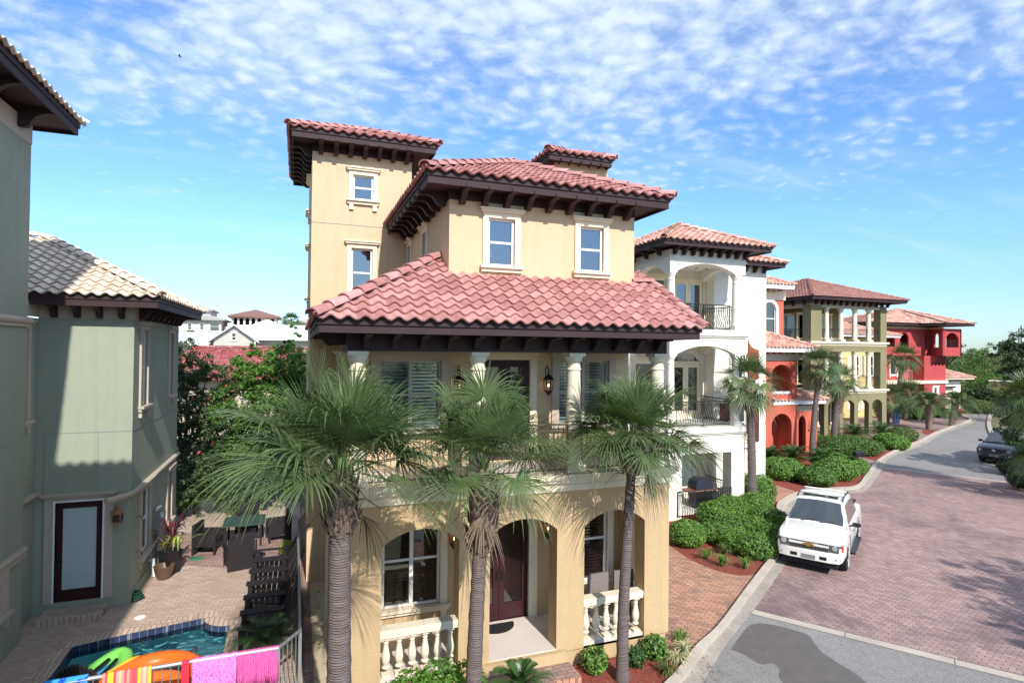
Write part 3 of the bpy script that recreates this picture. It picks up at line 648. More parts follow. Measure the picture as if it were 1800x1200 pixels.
# asphalt over the whole carriageway, pavers laid on top between the two bands
sheet('road', [tuple(p) for p in RO]+[tuple(at(1750, 725, Z=0)[:2])]+[tuple(p) for p in RK]+[(60, -20), (9, -20), (3, 3)], -.008, ASPH)
b0 = at(1325, 1071, Z=0); b1 = at(1800, 1188, Z=0); bd = (b1-b0).normalized(); bn_ = Vector((-bd.y, bd.x, 0))*-1
if bn_.y > 0: bn_ = -bn_
f0 = at(1549, 822, Z=0); f1 = at(1774, 848, Z=0); fd = (f1-f0).normalized()
i0 = min(range(len(KOUT)), key=lambda i: (Vector(KOUT[i])-Vector(b0[:2])).length); i1 = min(range(len(KOUT)), key=lambda i: (Vector(KOUT[i])-Vector(f0[:2])).length)
j1 = min(range(len(RK)), key=lambda i: (Vector(RK[i])-Vector(f1[:2])).length)
pav = [KOUT[i] for i in range(i0, i1+1)]+[RK[i] for i in range(j1, len(RK))]+[tuple((b0+bd*22)[:2])]
sheet('paved_road', pav, -.002, ROADP)
def strip(name, p, q, w, z, mat, th=.0):
    d = (q-p).normalized(); n = Vector((-d.y, d.x, 0))*w; return sheet(name, [(p.x, p.y), (q.x, q.y), ((q+n).x, (q+n).y), ((p+n).x, (p+n).y)], z, mat)
k = 0
for i in range(9):
    p = b0+bd*(2.02*i); q = b0+bd*(2.02*i+2.0); strip('concrete_band', p, q, -.27, .003, CONC)
for i in range(6): strip('concrete_band', f0+fd*(1.8*i-.3), f0+fd*(1.8*i+1.48), .3, .003, CONC)
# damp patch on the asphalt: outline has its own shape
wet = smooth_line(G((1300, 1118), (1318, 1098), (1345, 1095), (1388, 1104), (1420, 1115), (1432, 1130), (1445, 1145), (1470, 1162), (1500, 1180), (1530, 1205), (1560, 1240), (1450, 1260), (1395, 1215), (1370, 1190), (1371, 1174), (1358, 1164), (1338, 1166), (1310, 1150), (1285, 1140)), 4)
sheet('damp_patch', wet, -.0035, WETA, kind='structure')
wet2 = smooth_line(G((1205, 1196), (1225, 1165), (1252, 1135), (1276, 1118), (1290, 1122), (1270, 1150), (1250, 1175), (1228, 1205)), 4)
# driveway of the yellow house and mulch beds
iA = min(range(len(KIN)), key=lambda i: (Vector(KIN[i])-Vector(at(1342, 1000, Z=0)[:2])).length)
iB = min(range(len(KIN)), key=lambda i: (Vector(KIN[i])-Vector(at(1222, 1145, Z=0)[:2])).length)
edge = smooth_line(G((1338, 1008), (1300, 1012), (1255, 1002), (1215, 985), (1185, 965), (1165, 952)), 4)
drv = [KIN[i] for i in range(iB, iA)]+edge+[(9., 17.5), (7.7, 17.5), (7.7, 10.4)]
sheet('driveway', drv, .02, DRIVE, thick=.04)
bed = [KIN[i] for i in range(iA, min(len(KIN), iA+26))]+[tuple(at(1362, 884, Z=0)[:2]), (19.9, 20.5), (13.2, 20.5), (9.3, 17.4)]+edge[::-1]
tag(sheet('mulch_bed', bed, .012, MULCH, thick=.03), kind='stuff')
iC = min(range(len(KIN)), key=lambda i: (Vector(KIN[i])-Vector(at(1404, 868, Z=0)[:2])).length)
d2 = [tuple(KIN[i]) for i in range(iA+24, iC+1)]+[(31., 26), (31, 30), (20., 30), (19.9, 20.5)]
sheet('driveway', d2, .016, DRIVE, thick=.03)
iD = min(range(len(KIN)), key=lambda i: (Vector(KIN[i])-Vector(at(1530, 828, Z=0)[:2])).length)
bed2 = [KIN[i] for i in range(iC, iD)]+G((1510, 825), (1440, 790), (1360, 770))+[(28, 29), (22.3, 24.5)]
tag(sheet('mulch_bed', bed2, .024, MULCH, thick=.03), kind='stuff')
iE = min(range(len(KIN)), key=lambda i: (Vector(KIN[i])-Vector(at(1542, 812, Z=0)[:2])).length)
d3 = [KIN[i] for i in range(iD-1, iE+1)]+G((1520, 806), (1470, 800), (1440, 785), (1400, 770), (1440, 790), (1500, 823))
d3 = [KIN[i] for i in range(iD-1, iE+1)]+G((1500, 800), (1460, 790), (1430, 778), (1400, 775), (1455, 803), (1500, 822))
sheet('driveway', d3, .02, ROADP, thick=.03)
iF = min(range(len(KIN)), key=lambda i: (Vector(KIN[i])-Vector(at(1574, 792, Z=0)[:2])).length)
bed3 = [KIN[i] for i in range(iE, iF)]+G((1560, 780), (1480, 755), (1430, 770), (1460, 789), (1500, 799))
tag(sheet('mulch_bed', bed3, .026, MULCH, thick=.03), kind='stuff')
iG = len(KIN)-1
d4 = [KIN[i] for i in range(iF, iG+1)]+[(75, 50), (60, 48), (48, 40)]+G((1530, 765))
sheet('driveway', d4, .014, ROADP, thick=.03)
for pts in (G((1590, 786), (1615, 775), (1612, 768), (1588, 776)), G((1618, 760), (1630, 764), (1648, 762), (1640, 756), (1625, 756))): tag(sheet('mulch_bed', pts, .03, MULCH, thick=.03), kind='stuff')
fb = G((1680, 727.5), (1738, 722), (1733, 712), (1700, 712), (1680, 720)); tag(sheet('mulch_bed', fb, .02, MULCH, thick=.03), kind='stuff')
sheet('driveway', G((1735, 728), (1800, 728), (1800, 712), (1732, 712)), .01, DRIVE)
# front beds beside the entrance
fb2 = [(5.3, 10.79), (7.75, 10.79)]+[(7.75, 10.4)]+G((1215, 1130), (1236, 1142))+[KIN[i] for i in range(iB-1, -1, -1)]+[(5.2, 7.0), (5.2, 9.6)]
tag(sheet('mulch_bed', fb2, .03, MULCH, thick=.03), kind='stuff')
tag(sheet('mulch_bed', [(.85, 10.79), (3.4, 10.79), (3.4, 7), (.85, 7)], .03, MULCH, thick=.03), kind='stuff')
sheet('path', [(3.42, 10.67), (5.18, 10.67), (5.18, 5.5), (3.42, 5.5)], .03, DRIVE, thick=.04)
S = thing('entrance_step', 'rounded grey and orange paver step below the porch of the yellow villa', 'step', (4.3, 10.3, 0))
m = MB(); m.box(3.3, 5.25, 10.15, 10.67, .03, .19); m.build('step', PATIO2, S)
m = MB(); m.box(3.3, 5.25, 10.10, 10.148, .03, .19); m.build('step_edge', DRIVE, S)
# patio left of the house
sheet('patio', [(-6.5, 7), (.18, 7), (.18, 26), (-5, 30), (-6.5, 26)], .0, PATIO, [POOL])
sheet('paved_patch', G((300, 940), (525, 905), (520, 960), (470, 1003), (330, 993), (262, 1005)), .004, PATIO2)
cop = MB(); 
def inset(poly, d):
    c = []
    n = len(poly)
    for i in range(n):
        p0 = Vector(poly[i-1]); p = Vector(poly[i]); p1 = Vector(poly[(i+1) % n]); e0 = (p-p0).normalized(); e1 = (p1-p).normalized()
        n0 = Vector((-e0.y, e0.x)); n1 = Vector((-e1.y, e1.x)); b = (n0+n1).normalized(); k = d/max(.3, b.dot(n0)); c.append(tuple(p+b*k))
    return c
CP = inset(POOL, .30)
if abs(CP[1][0]) < 4.45: CP = inset(POOL, -.30)
for i in range(len(POOL)-1): cop.add([(*POOL[i], .008), (*POOL[i+1], .008), (*CP[i+1], .008), (*CP[i], .008)], [(0, 1, 2, 3)])
o = cop.build('pool_coping', COPING); tag(o, kind='structure')
T = thing('swimming_pool', 'turquoise swimming pool with a dark blue tile band set in the paved patio', 'pool', (-2.9, 12, 0))
m = MB(); n = len(POOL)
m.add([(*p, .006) for p in POOL]+[(*p, -.24) for p in POOL], [(i, (i+1) % n, n+(i+1) % n, n+i) for i in range(n)]); m.build('tile_band', PTILE, T)
PLAST = pm('pool_plaster', (.36, .70, .72), .8, .12, 1.5)
m = MB(); m.add([(*p, -.241) for p in POOL]+[(*p, -1.5) for p in POOL], [(i, (i+1) % n, n+(i+1) % n, n+i) for i in range(n)]+[tuple(range(n, 2*n))]); m.build('basin', PLAST, T)
st = [(-1.37, 13.6)]+[(-1.37-1.15*math.sin(a), 14.9-1.3*math.cos(a)) for a in [math.pi/2*i/10 for i in range(1, 11)]]+[(-2.5, 15.49), (-2.03, 15.58), (-1.95, 15.35), (-1.82, 15.16), (-1.62, 15.03), (-1.40, 14.97)]
m = MB(); m.prism(st, -1.49, -.42); m.build('pool_step', PLASTW := pm('pale_pool_plaster', (.60, .78, .76), .8, .1), T)
m = MB(); m.prism([(p[0], p[1]) for p in inset(st, 0)], -.419, -.415)
def water():
    m, nt, b = newmat('pool_water'); nt.nodes.remove(b); o = nt.nodes['Material Output']
    tr = nn(nt, 'ShaderNodeBsdfTransparent'); tr.inputs[0].default_value = (.62, .93, .95, 1)
    gl = nn(nt, 'ShaderNodeBsdfGlossy'); gl.inputs['Roughness'].default_value = .03
    tc = nn(nt, 'ShaderNodeTexCoord'); no = nn(nt, 'ShaderNodeTexNoise', i_Scale=5., i_Detail=4., i_Distortion=.8); nt.links.new(tc.outputs['Object'], no.inputs[0])
    bu = nn(nt, 'ShaderNodeBump', i_Strength=.35, i_Distance=.06); nt.links.new(no.outputs[0], bu.inputs['Height']); nt.links.new(bu.outputs[0], gl.inputs['Normal'])
    fr = nn(nt, 'ShaderNodeFresnel', i_IOR=1.33); nt.links.new(bu.outputs[0], fr.inputs['Normal'])
    ms = nn(nt, 'ShaderNodeMixShader'); nt.links.new(fr.outputs[0], ms.inputs[0]); nt.links.new(tr.outputs[0], ms.inputs[1]); nt.links.new(gl.outputs[0], ms.inputs[2]); nt.links.new(ms.outputs[0], o.inputs[0]); return m
WATER = water()
w = sheet('water', inset(POOL, -.002) if CP[1][0] < -4.45 else inset(POOL, .002), -.13, WATER)
# strip between the fence and the house
sheet('edging_strip', [(.2, 5), (.38, 5), (.38, 25), (.2, 25)], .03, PATIO2, thick=.04)
sheet('sand_strip', [(.39, 5), (.85, 5), (.85, 17.1), (.39, 17.1)], .005, SAND)
# ================================================================ main yellow house
H = thing('house', 'large pale yellow stucco villa with rose tiled roofs behind the three front palms', 'house', (4.25, 14, 0), None)
GX0, GX1, GY = .80, 7.72, 10.8
PY = 12.35     # porch back wall
BK = 23.
PF = .42       # porch floor
# ground floor front
m = MB(front(GY))
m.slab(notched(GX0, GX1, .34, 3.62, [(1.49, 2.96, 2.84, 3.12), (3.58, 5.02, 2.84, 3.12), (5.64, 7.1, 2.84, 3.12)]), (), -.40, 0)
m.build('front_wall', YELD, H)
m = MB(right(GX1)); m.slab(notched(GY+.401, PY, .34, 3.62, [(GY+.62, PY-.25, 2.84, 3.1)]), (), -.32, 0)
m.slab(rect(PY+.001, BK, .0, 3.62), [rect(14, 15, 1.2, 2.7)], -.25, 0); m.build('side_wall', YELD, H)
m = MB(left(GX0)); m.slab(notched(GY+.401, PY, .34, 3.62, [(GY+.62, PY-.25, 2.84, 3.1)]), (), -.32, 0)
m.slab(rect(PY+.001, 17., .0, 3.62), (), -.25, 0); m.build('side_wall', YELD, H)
# porch back wall with window, double door, window
W1 = (1.72, 2.95, 1.02, 2.98); W3 = (5.78, 7.05, 1.02, 2.98); DR = (3.62, 5.02, PF, 2.93)
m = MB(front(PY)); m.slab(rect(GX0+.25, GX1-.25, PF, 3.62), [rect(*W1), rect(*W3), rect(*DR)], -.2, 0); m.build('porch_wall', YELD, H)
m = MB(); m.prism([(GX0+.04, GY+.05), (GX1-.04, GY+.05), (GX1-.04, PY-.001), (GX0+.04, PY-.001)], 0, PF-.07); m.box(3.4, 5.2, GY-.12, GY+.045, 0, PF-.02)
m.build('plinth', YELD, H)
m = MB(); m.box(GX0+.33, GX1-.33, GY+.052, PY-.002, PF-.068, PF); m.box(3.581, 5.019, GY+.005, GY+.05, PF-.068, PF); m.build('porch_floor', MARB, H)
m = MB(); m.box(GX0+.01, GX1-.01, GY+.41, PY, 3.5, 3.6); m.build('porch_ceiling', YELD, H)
for w in (W1, W3): window(H, front(PY), *w, mull=1, blinds=SHUT, corb=True, cw=.16, gl=GLASSC)
dd = wood_door(H, front(PY), *DR, n=2, slats=SHUT, gl=GLASSC); casing(front(PY), *DR, dd[0], .2, True, False)
lantern(H, front(PY), 3.22, 2.45, 1.1); lantern(H, front(PY), 5.42, 2.45, 1.1)
balustrade(H, front(GY), 1.491, 2.959, PF-.06, 6, h=.80); balustrade(H, front(GY), 5.641, 7.099, PF-.06, 6, h=.80)
balustrade(H, right(GX1), GY+.63, PY-.26, PF-.06, 4, h=.80)
m = MB(); m.box(GX0+.3, GX1-.3, PY+.25, BK-.3, .02, .06); m.box(GX0+.3, GX1-.3, PY+3.5, PY+3.6, .06, 3.5); m.build('room_floor', DARKIN, H)
# cornice
m = MB()
for (o, a, b) in ((.05, 3.62, 3.74), (.03, 3.741, 3.80), (.10, 3.801, 3.87), (.15, 3.871, 3.97)):
    m.box(GX0-o, GX1+o, GY-o, GY+.4, a, b); m.box(GX0-o, GX0+.3, GY+.401, 17 if a < 3.8 else 16.9, a, b); m.box(GX1-.3, GX1+o, GY+.401, BK, a, b)
m.build('cornice', TRIM, H)
m = MB(); m.box(GX0-.02, GX1+.02, GY+.402, PY+.3, 3.78, 3.96); m.build('balcony_floor', MARB, H)
# first floor
FX0, FX1, FZ, FT = 1.0, 7.62, 3.97, 6.62
V1 = (1.60, 2.93, 4.75, 6.26); V3 = (5.73, 7.06, 4.75, 6.26); VD = (3.80, 5.0, 4.0, 6.26)
m = MB(front(PY)); m.slab(rect(FX0+.2, FX1, FZ, FT), [rect(*V1), rect(*V3), rect(*VD)], -.2, 0); m.build('balcony_wall', YEL, H)
for w in (V1, V3): window(H, front(PY), *w, mat=BEIGEF, mull=1, blinds=WHITE, cw=.18, gl=GLASSC, trim=TAUPE)
dd = wood_door(H, front(PY), *VD, n=2, slats=WHITE, mat=DKW); casing(front(PY), *VD, dd[0], .16, True, False)
lantern(H, front(PY), 3.30, 5.72, 1.1); lantern(H, front(PY), 5.40, 5.72, 1.1)
m = MB(right(FX1)); m.slab(rect(PY+.001, BK, 3.971, 6.62), [rect(15, 16, 4.8, 6.2)], -.2, 0); m.build('side_wall', YEL, H)
m = MB(left(FX0)); m.slab(rect(PY-.0, 17., 3.971, 6.62), [rect(13.2, 13.75, 4.7, 6.2), rect(15.2, 15.75, 4.7, 6.2)], -.2, 0); m.build('side_wall', YEL, H)
for a in (13.2, 15.2): window(H, left(FX0), a, a+.55, 4.7, 6.2, cw=.12, corb=True)
for i, x in enumerate((1.03, 3.34, 5.44, 7.5)): column(H, x, 10.97, 3.975, 6.44, .145)
m = MB(); m.box(GX0+.05, GX1-.02, 10.9, 11.12, 6.44, 6.799); m.box(GX0+.05, GX0+.27, 11.121, PY-.001, 6.44, 6.799); m.box(GX1-.24, GX1-.02, 11.121, PY-.001, 6.44, 6.799); m.box(GX0+.1, GX1, 11.2, PY+.1, 6.62, 6.66)
m.build('balcony_beam', DKW, H)
xs = (1.03, 3.34, 5.44, 7.5)
for a, b in zip(xs[:-1], xs[1:]): iron_rail(H, (a+.16, 10.9), (b-.16, 10.9), (0, -1), 3.98, .98, mat=RAILB, belly=.17)
iron_rail(H, (GX1-.15, 11.2), (GX1-.15, PY-.05), (1, 0), 3.98, .98)
# lower pent roof
pit = math.radians(30); ez = 7.0; ey = 10.05; ex0 = .22; ex1 = 8.1
mb = MB()
tile_face(mb, [(ex0, ey), (ex1, ey), (ex1, 12.62), (2.79, 12.62)], (ex0, ey), (ex1, ey), ez, pit, seed=2)
tile_face(mb, [(ex0, 17.05), (ex0, ey), (2.98, ey+2.76), (2.98, 17.05)], (ex0, 17.05), (ex0, ey), ez, pit, seed=3)
lr = mb.build('lower_roof', T_RED, H, smooth=True, recalc=False)
cp = MB(); t30 = math.tan(pit); ridge_caps(cp, (ex0, ey, ez+.05), (ex0+2.7, ey+2.7, ez+.05+2.7*t30), .13)
ridge_caps(cp, (ex1-.02, ey, ez+.04), (ex1-.02, 12.0, ez+.04+1.95*t30), .1); ridge_caps(cp, (ex1-.05, 12.05, ez+.06+1.95*t30), (7.5, 12.02, ez+.06+1.95*t30), .1)
cp.build('ridge_tile', T_RED, lr, smooth=True)
m = MB(); m.add([(7.3, 12.05, ez+.02), (ex1-.03, 12.05, ez+.02), (ex1-.03, 12.05, ez+1.15), (7.3, 12.05, ez+1.15)], [(0, 1, 2, 3)]); 
m.prism([(ey+.1, ez-.02), (12.04, ez-.02), (12.04, ez+1.94*t30-.04)], ex1-.08, ex1-.04, 0); m.build('roof_end', YEL, H)
m = MB(); g = .1
m.box(ex0+g, ex1-g, ey+g, ey+g+.04, ez-.25, ez); m.box(ex0+g-.035, ex1-g+.035, ey+g-.035, ey+g-.001, ez-.11, ez+.01)
m.box(ex0+g, ex0+g+.04, ey+g+.041, 17, ez-.25, ez); m.box(ex0+g-.035, ex0+g-.001, ey+g, 17, ez-.11, ez+.01)
m.box(ex1-g-.04, ex1-g, ey+g+.041, 12.04, ez-.25, ez); m.box(ex1-g+.001, ex1-g+.035, ey+g, 12.04, ez-.11, ez+.01); m.build('fascia', DKW, H)
m = MB(); m.box(ex0+g+.045, ex1-g-.045, ey+g+.045, 12.03, ez-.2, ez-.17); m.box(ex0+g+.045, 1.3, 12.031, 16.99, ez-.2, ez-.17); m.build('soffit', DKW, H)
brackets(H, 'scroll', DKW, (GX0+.1, 10.9, 0), (GX1-.05, 10.9, 0), (0, -1), ez-.201, 13, .98)
brackets(H, 'scroll', DKW, (GX0+.05, 11.3, 0), (GX0+.05, 16.8, 0), (-1, 0), ez-.201, 8, .8)
# upper box
BX0, BX1, BY0, BY1 = 2.98, 7.53, 12.0, 20.0
U1 = (3.85, 4.46, 8.32, 9.36); U2 = (6.07, 6.68, 8.32, 9.36)
m = MB(front(BY0)); m.slab(rect(BX0, BX1, 6.9, 9.9), [rect(*U1), rect(*U2)], -.2, 0); m.build('upper_wall', YEL, H)
m = MB(left(BX0)); sw = [(14.15, 14.75, 8.72, 9.42), (16.3, 16.85, 8.72, 9.42)]
m.slab(rect(BY0+.201, BY1, 6.9, 9.9), [rect(*s) for s in sw], -.2, 0); m.build('upper_wall', YEL, H)
m = MB(right(BX1)); m.slab(rect(BY0+.201, BY1, 6.9, 9.9), (), -.2, 0); m.build('upper_wall', YEL, H)
for w in (U1, U2): window(H, front(BY0), *w, cw=.13, gl=GLASSU)
for w in sw: window(H, left(BX0), *w, cw=.1, gl=GLASSU)
m = MB(); m.box(BX0+.25, BX1-.25, BY0+.25, BY1-.2, 7.6, 7.65); m.box(BX0+.25, BX1-.25, 14.2, 14.3, 7.65, 9.8); m.build('room_floor', DARKIN, H)
for x in (4.0, 6.2):
    l = MB(); l.lathe([(.17, 0), (.10, .24)], (x, 12.55, 8.55), 16); o = l.build('table_lamp', CREAMIN, H, smooth=True); l = MB(); l.lathe([(.05, 7.66), (.02, 7.8), (.03, 8.2), (.01, 8.56)], (x, 12.55, 0), 8); l.build('lamp_base', DKW, o)
hip_roof(H, 2.30, 8.18, 11.32, 19.2, 10.08, 24, T_RED, over=.68, bn=(9, 12, 0), frieze=.2, faces='FLR', fascia=.26, seed=4)
# tower at the back left
TX0, TX1, TY = .30, 3.07, 17.0
a1 = (1.40, 1.97, 10.72, 11.42); a2 = (1.38, 1.97, 7.95, 9.33); a3 = (1.38, 1.97, 4.7, 6.2)
m = MB(front(TY)); m.slab(rect(TX0, TX1, 0, 12.1), [rect(*a1), rect(*a2)], -.2, 0); m.build('tower_wall', YEL, H)
m = MB(left(TX0)); m.slab(rect(TY+.201, 21, 0, 12.1), [rect(18.3, 18.9, 10.6, 11.4), rect(18.3, 18.9, 8, 9.35), rect(18.3, 18.9, 4.7, 6.2)], -.2, 0); m.build('tower_wall', YEL, H)
m = MB(right(TX1)); m.slab(rect(TY+.201, 21, 3.9, 12.1), (), -.2, 0); m.build('tower_wall', YEL, H)
for w in (a1, a2): window(H, front(TY), *w, cw=.12, corb=True, gl=GLASSU)
for z0, z1 in ((10.6, 11.4), (8, 9.35), (4.7, 6.2)): window(H, left(TX0), 18.3, 18.9, z0, z1, cw=.14, corb=True, gl=GLASSU)
m = MB(); m.box(TX0+.25, TX1-.25, TY+.25, 20.9, 7.3, 7.35); m.box(TX0+.25, TX1-.25, TY+.25, 20.9, 10.1, 10.15); m.box(TX0+.25, TX1-.25, 19.5, 19.6, 3.9, 12); m.build('room_floor', DARKIN, H)
m = MB(front(TY)); 
for z in (9.98,): m.box(TX0, TX1, 0, .012, z, z+.02)
for u in (1.33, 2.06): m.box(u, u+.015, 0, .01, 9.55, 10.4)
m.build('stucco_joint', TAUPE, H)
hip_roof(H, -.33, 3.75, 16.35, 21.6, 12.38, 22, T_RED, over=.65, bn=(7, 8, 0), frieze=.22, faces='FLR', fascia=.26, seed=5)
# small rear roof turret
m = MB(); m.box(7.25, 9.0, 15.9, 18, 9., 12.2); m.build('turret_wall', YEL, H)
hip_roof(H, 6.78, 9.05, 15.5, 17.7, 12.36, 20, T_RED, over=.3, frieze=.0, faces='FLR', fascia=.24, seed=6, bn=(5, 0, 0), bscale=.4)
# downspout on the far left wall
m = MB(); m.tube([(.72, 14.2, 3.5), (.72, 14.2, .2), (.6, 14.2, .08)], .05, 8); m.build('downspout', TRIM, H)
# string of bulbs hung inside the upper windows
for (x, y, zz) in ((4.15, 12.9, 9.05), (1.6, 17.9, 8.45)):
    c = MB(); c.lathe([(.2, 0), (.205, .01), (.2, .02)], (x, y, zz), 20); o = c.build('chandelier', BLK, H)
    b = MB()
    for k in range(7):
        a = k*.9; b.lathe([(.004, -.02), (.018, 0), (.004, .02)], (x+.2*math.cos(a), y+.2*math.sin(a), zz-.03*(k % 3)), 8)
    b.build('bulb', LAMPW, o) if 'LAMPW' in globals() else b.build('bulb', WHITE, o)
# ================================================================ green house on the left
def shell(par, x0, x1, y0, y1, z0, z1, mat, fo=(), fn=(), lo=(), name='wall', t=.25, backw=True, ln=()):
    m = MB(front(y0)); m.slab(notched(x0, x1, z0, z1, fn), fo, -t, 0)
    m.F = left(x0); m.slab(notched(y0+t+.001, y1, z0, z1, ln), lo, -t, 0)
    m.F = right(x1); m.slab(rect(y0+t+.001, y1, z0, z1), (), -t, 0)
    if backw: m.F = back(y1); m.slab(rect(x0+t+.001, x1-t-.001, z0, z1), (), -t, -.001)
    return m.build(name, mat, par)

GH = thing('house', 'sage green stucco house with tan tiled roofs and a maroon door beside the pool', 'house', (-6, 12, 0))
gx = -5.6; gy = 15.66
m = MB(right(gx)); m.slab(rect(4.0, gy, 0, 10.9), [rect(11.3, 14.62, .98, 1.78)], -.25, 0)
m.F = back(gy-.25); m.slab(rect(-9, gx-.251, 0, 10.9), (), 0, .25); m.build('front_block_wall', GRN, GH)
m = MB(); m.box(-9, gx+.012, 3.9, gy+.012, 10.9, 11.35); m.build('frieze', TAUPE, GH)
m = MB()
for z in (7.02, 2.0): m.tube([(gx+.02, 4, z), (gx+.02, gy+.02, z), (gx-.3, gy+.04, z)], .08, 12)
m.box(gx-.1, gx+.06, 4, gy+.04, 1.84, 1.93); m.box(gx-.1, gx+.05, 4, gy+.03, 6.88, 6.94); m.build('belt_moulding', TAUPE, GH, smooth=True)
window(GH, right(gx), 11.3, 14.62, .98, 1.62, head=False, trim=TAUPE, cw=.32, corb=True, meet=False, gl=GLASSC)
m = MB(); m.box(-8.9, -6, 7.5, 15.3, .02, .05); m.box(-8.6, -8.5, 7.5, 15.3, .05, 10); m.build('room_floor', DARKIN, GH)
hip_roof(GH, -14.0, -4.85, 2, 16.42, 11.72, 24, T_TAN, over=.75, bn=(0, 0, 0), frieze=0, faces='R', fascia=.30, seed=11, bkind='cove')
brackets(GH, 'cove', DKW, (gx+.02, 9.6, 0), (gx+.02, gy+.1, 0), (1, 0), 11.49, 4, 1.15)
brackets(GH, 'cove', DKW, (gx-.5, gy+.02, 0), (gx-.2, gy+.02, 0), (0, 1), 11.49, 1, 1.15)
# unseen street-side block, added and sized to throw shade on wing and patio
shell(GH, -9.5, -3.3, -2, 6.5, 0, 11.0, GRN, name='unseen_block_wall'); hip_roof(GH, -10, -2.9, -2.5, 6.9, 11.3, 16, T_TAN, over=.4, frieze=0, faces='FLRB', seed=13)
# recess wall and rear wing
rx, wy, wx, we = -5.86, 17.0, -3.88, 22.6
m = MB(right(rx)); m.slab(rect(gy, wy, 0, 7.12), (), -.2, 0); m.build('recess_wall', GRN, GH)
casing(right(rx), 15.9, 16.35, 4.75, 6.85, GH, .12, True, True, .06, TAUPE, True)
m = MB(right(rx)); m.box(gy, wy, 0, .13, 2.9, 2.97); m.build('ledge', TAUPE, GH)
D = (-5.43, -4.46, .27, 2.68)
m = MB(front(wy)); m.slab(rect(rx, wx, .0, 7.15), [rect(*D)], -.2, 0)
wr = [(17.7, 18.35, 4.9, 6.9), (21.2, 21.8, 4.9, 6.9), (18.0, 18.95, .85, 2.6), (21.3, 21.9, .85, 2.4)]
m.F = right(wx); m.slab(rect(wy+.201, we, .0, 7.15), [rect(*w) for w in wr], -.2, 0); m.F = back(we+.2); m.slab(rect(rx, wx, 0, 7.15), (), -.2, -.001); m.build('wing_wall', GRN, GH)
for i, w in enumerate(wr): window(GH, right(wx), *w, trim=TAUPE, corb=True, gl=GLASS, cw=.13)
m = MB(); m.box(rx, wx+.03, wy-.03, we+.03, 0, .26); m.build('plinth', GRN, GH)
m = MB(right(wx)); m.tube([(wy-.7, -.35, 2.78), (wy-.1, -.02, 2.78), (wy+.08, .04, 2.78), (we, .04, 2.78)], .07, 10); m.build('belt_moulding', TAUPE, GH, smooth=True)
m = MB(); m.box(rx, wx+.012, wy-.012, wy+.1, 7.151, 7.5); m.box(wx-.1, wx+.012, wy+.101, we+.01, 7.151, 7.5); m.box(rx-.0, rx+.02, gy, wy-.013, 7.151, 7.5); m.build('frieze', TAUPE, GH)
dd = wood_door(GH, front(wy), *D, n=1, gl=FROST, bot=.28, rec=.06, handle=False); casing(front(wy), *D, dd[0], .22, True, False, mat=TAUPE, dep=.06)
m = MB(front(wy)); m.box(D[0]-.04, D[0], -.1, .075, D[2], D[3]+.04); m.box(D[1], D[1]+.04, -.1, .075, D[2], D[3]+.04); m.box(D[0], D[1], -.1, .075, D[3], D[3]+.04); m.build('door_frame', WHITE, dd[0])
h = MB(); hx, hy, hz = D[0]+.07, wy-.09, 1.18; h.tube([(hx, wy+.02, hz), (hx, hy, hz)], .035, 10); h.tube([(hx, wy+.02, hz+.13), (hx, hy+.04, hz+.13)], .03, 10); h.build('knob', BLK, dd[0])
COPP = pm('copper', (.45, .22, .13), .5, .2, metal=.4)
L = MB(); lx, ly, lz = -4.13, wy-.16, 2.27
L.prism([(-.11, -.2), (.11, -.2), (.14, .12), (-.14, .12)], -.11, .11, 1)
L.v = [v*.8+Vector((lx, ly, lz)) for v in L.v]; L.lathe([(.16, .1), (.04, .19), (.036, .24), (.05, .24), (.01, .29)], (lx, ly, lz), 4); lo = L.build('lantern', COPP, GH)
g = MB(); g.box(lx-.075, lx+.075, ly-.095, ly-.09, lz-.12, lz+.06); g.box(lx+.11, lx+.115, ly-.07, ly+.07, lz-.1, lz+.06); g.build('pane', DARKIN, lo)
t, zz = hip_roof(GH, -13, -3.17, 16.3, 23.4, 7.70, 27, T_TAN, over=.68, bn=(0, 0, 0), frieze=0, faces='FR', fascia=.28, seed=12)
brackets(GH, 'cove', DKW, (rx+.1, wy-.012, 0), (wx-.02, wy-.012, 0), (0, -1), 7.485, 4, .9)
brackets(GH, 'cove', DKW, (wx+.012, wy+.1, 0), (wx+.012, we, 0), (1, 0), 7.485, 8, .9)
m = MB(front(wy)); m.box(rx, wx, 0, .006, 4.34, 4.355)
for u in (-5.7, -4.6): m.box(u, u+.012, 0, .006, 2.85, 4.34)
m.F = right(gx); m.box(4, gy, 0, .006, 4.4, 4.415); m.F = right(wx); m.box(wy, we, 0, .006, 4.34, 4.355); m.build('stucco_joint', GRY, GH)
st = thing('door_step', 'low paver step below the maroon door of the green house', 'step', (-4.9, 16.6, 0))
m = MB(); m.box(-5.6, -4.3, 16.35, 16.96, .0, .13); m.build('step', PATIO, st); m = MB(); m.box(-5.61, -4.29, 16.32, 16.349, 0, .125); m.build('step_edge', COPING, st)
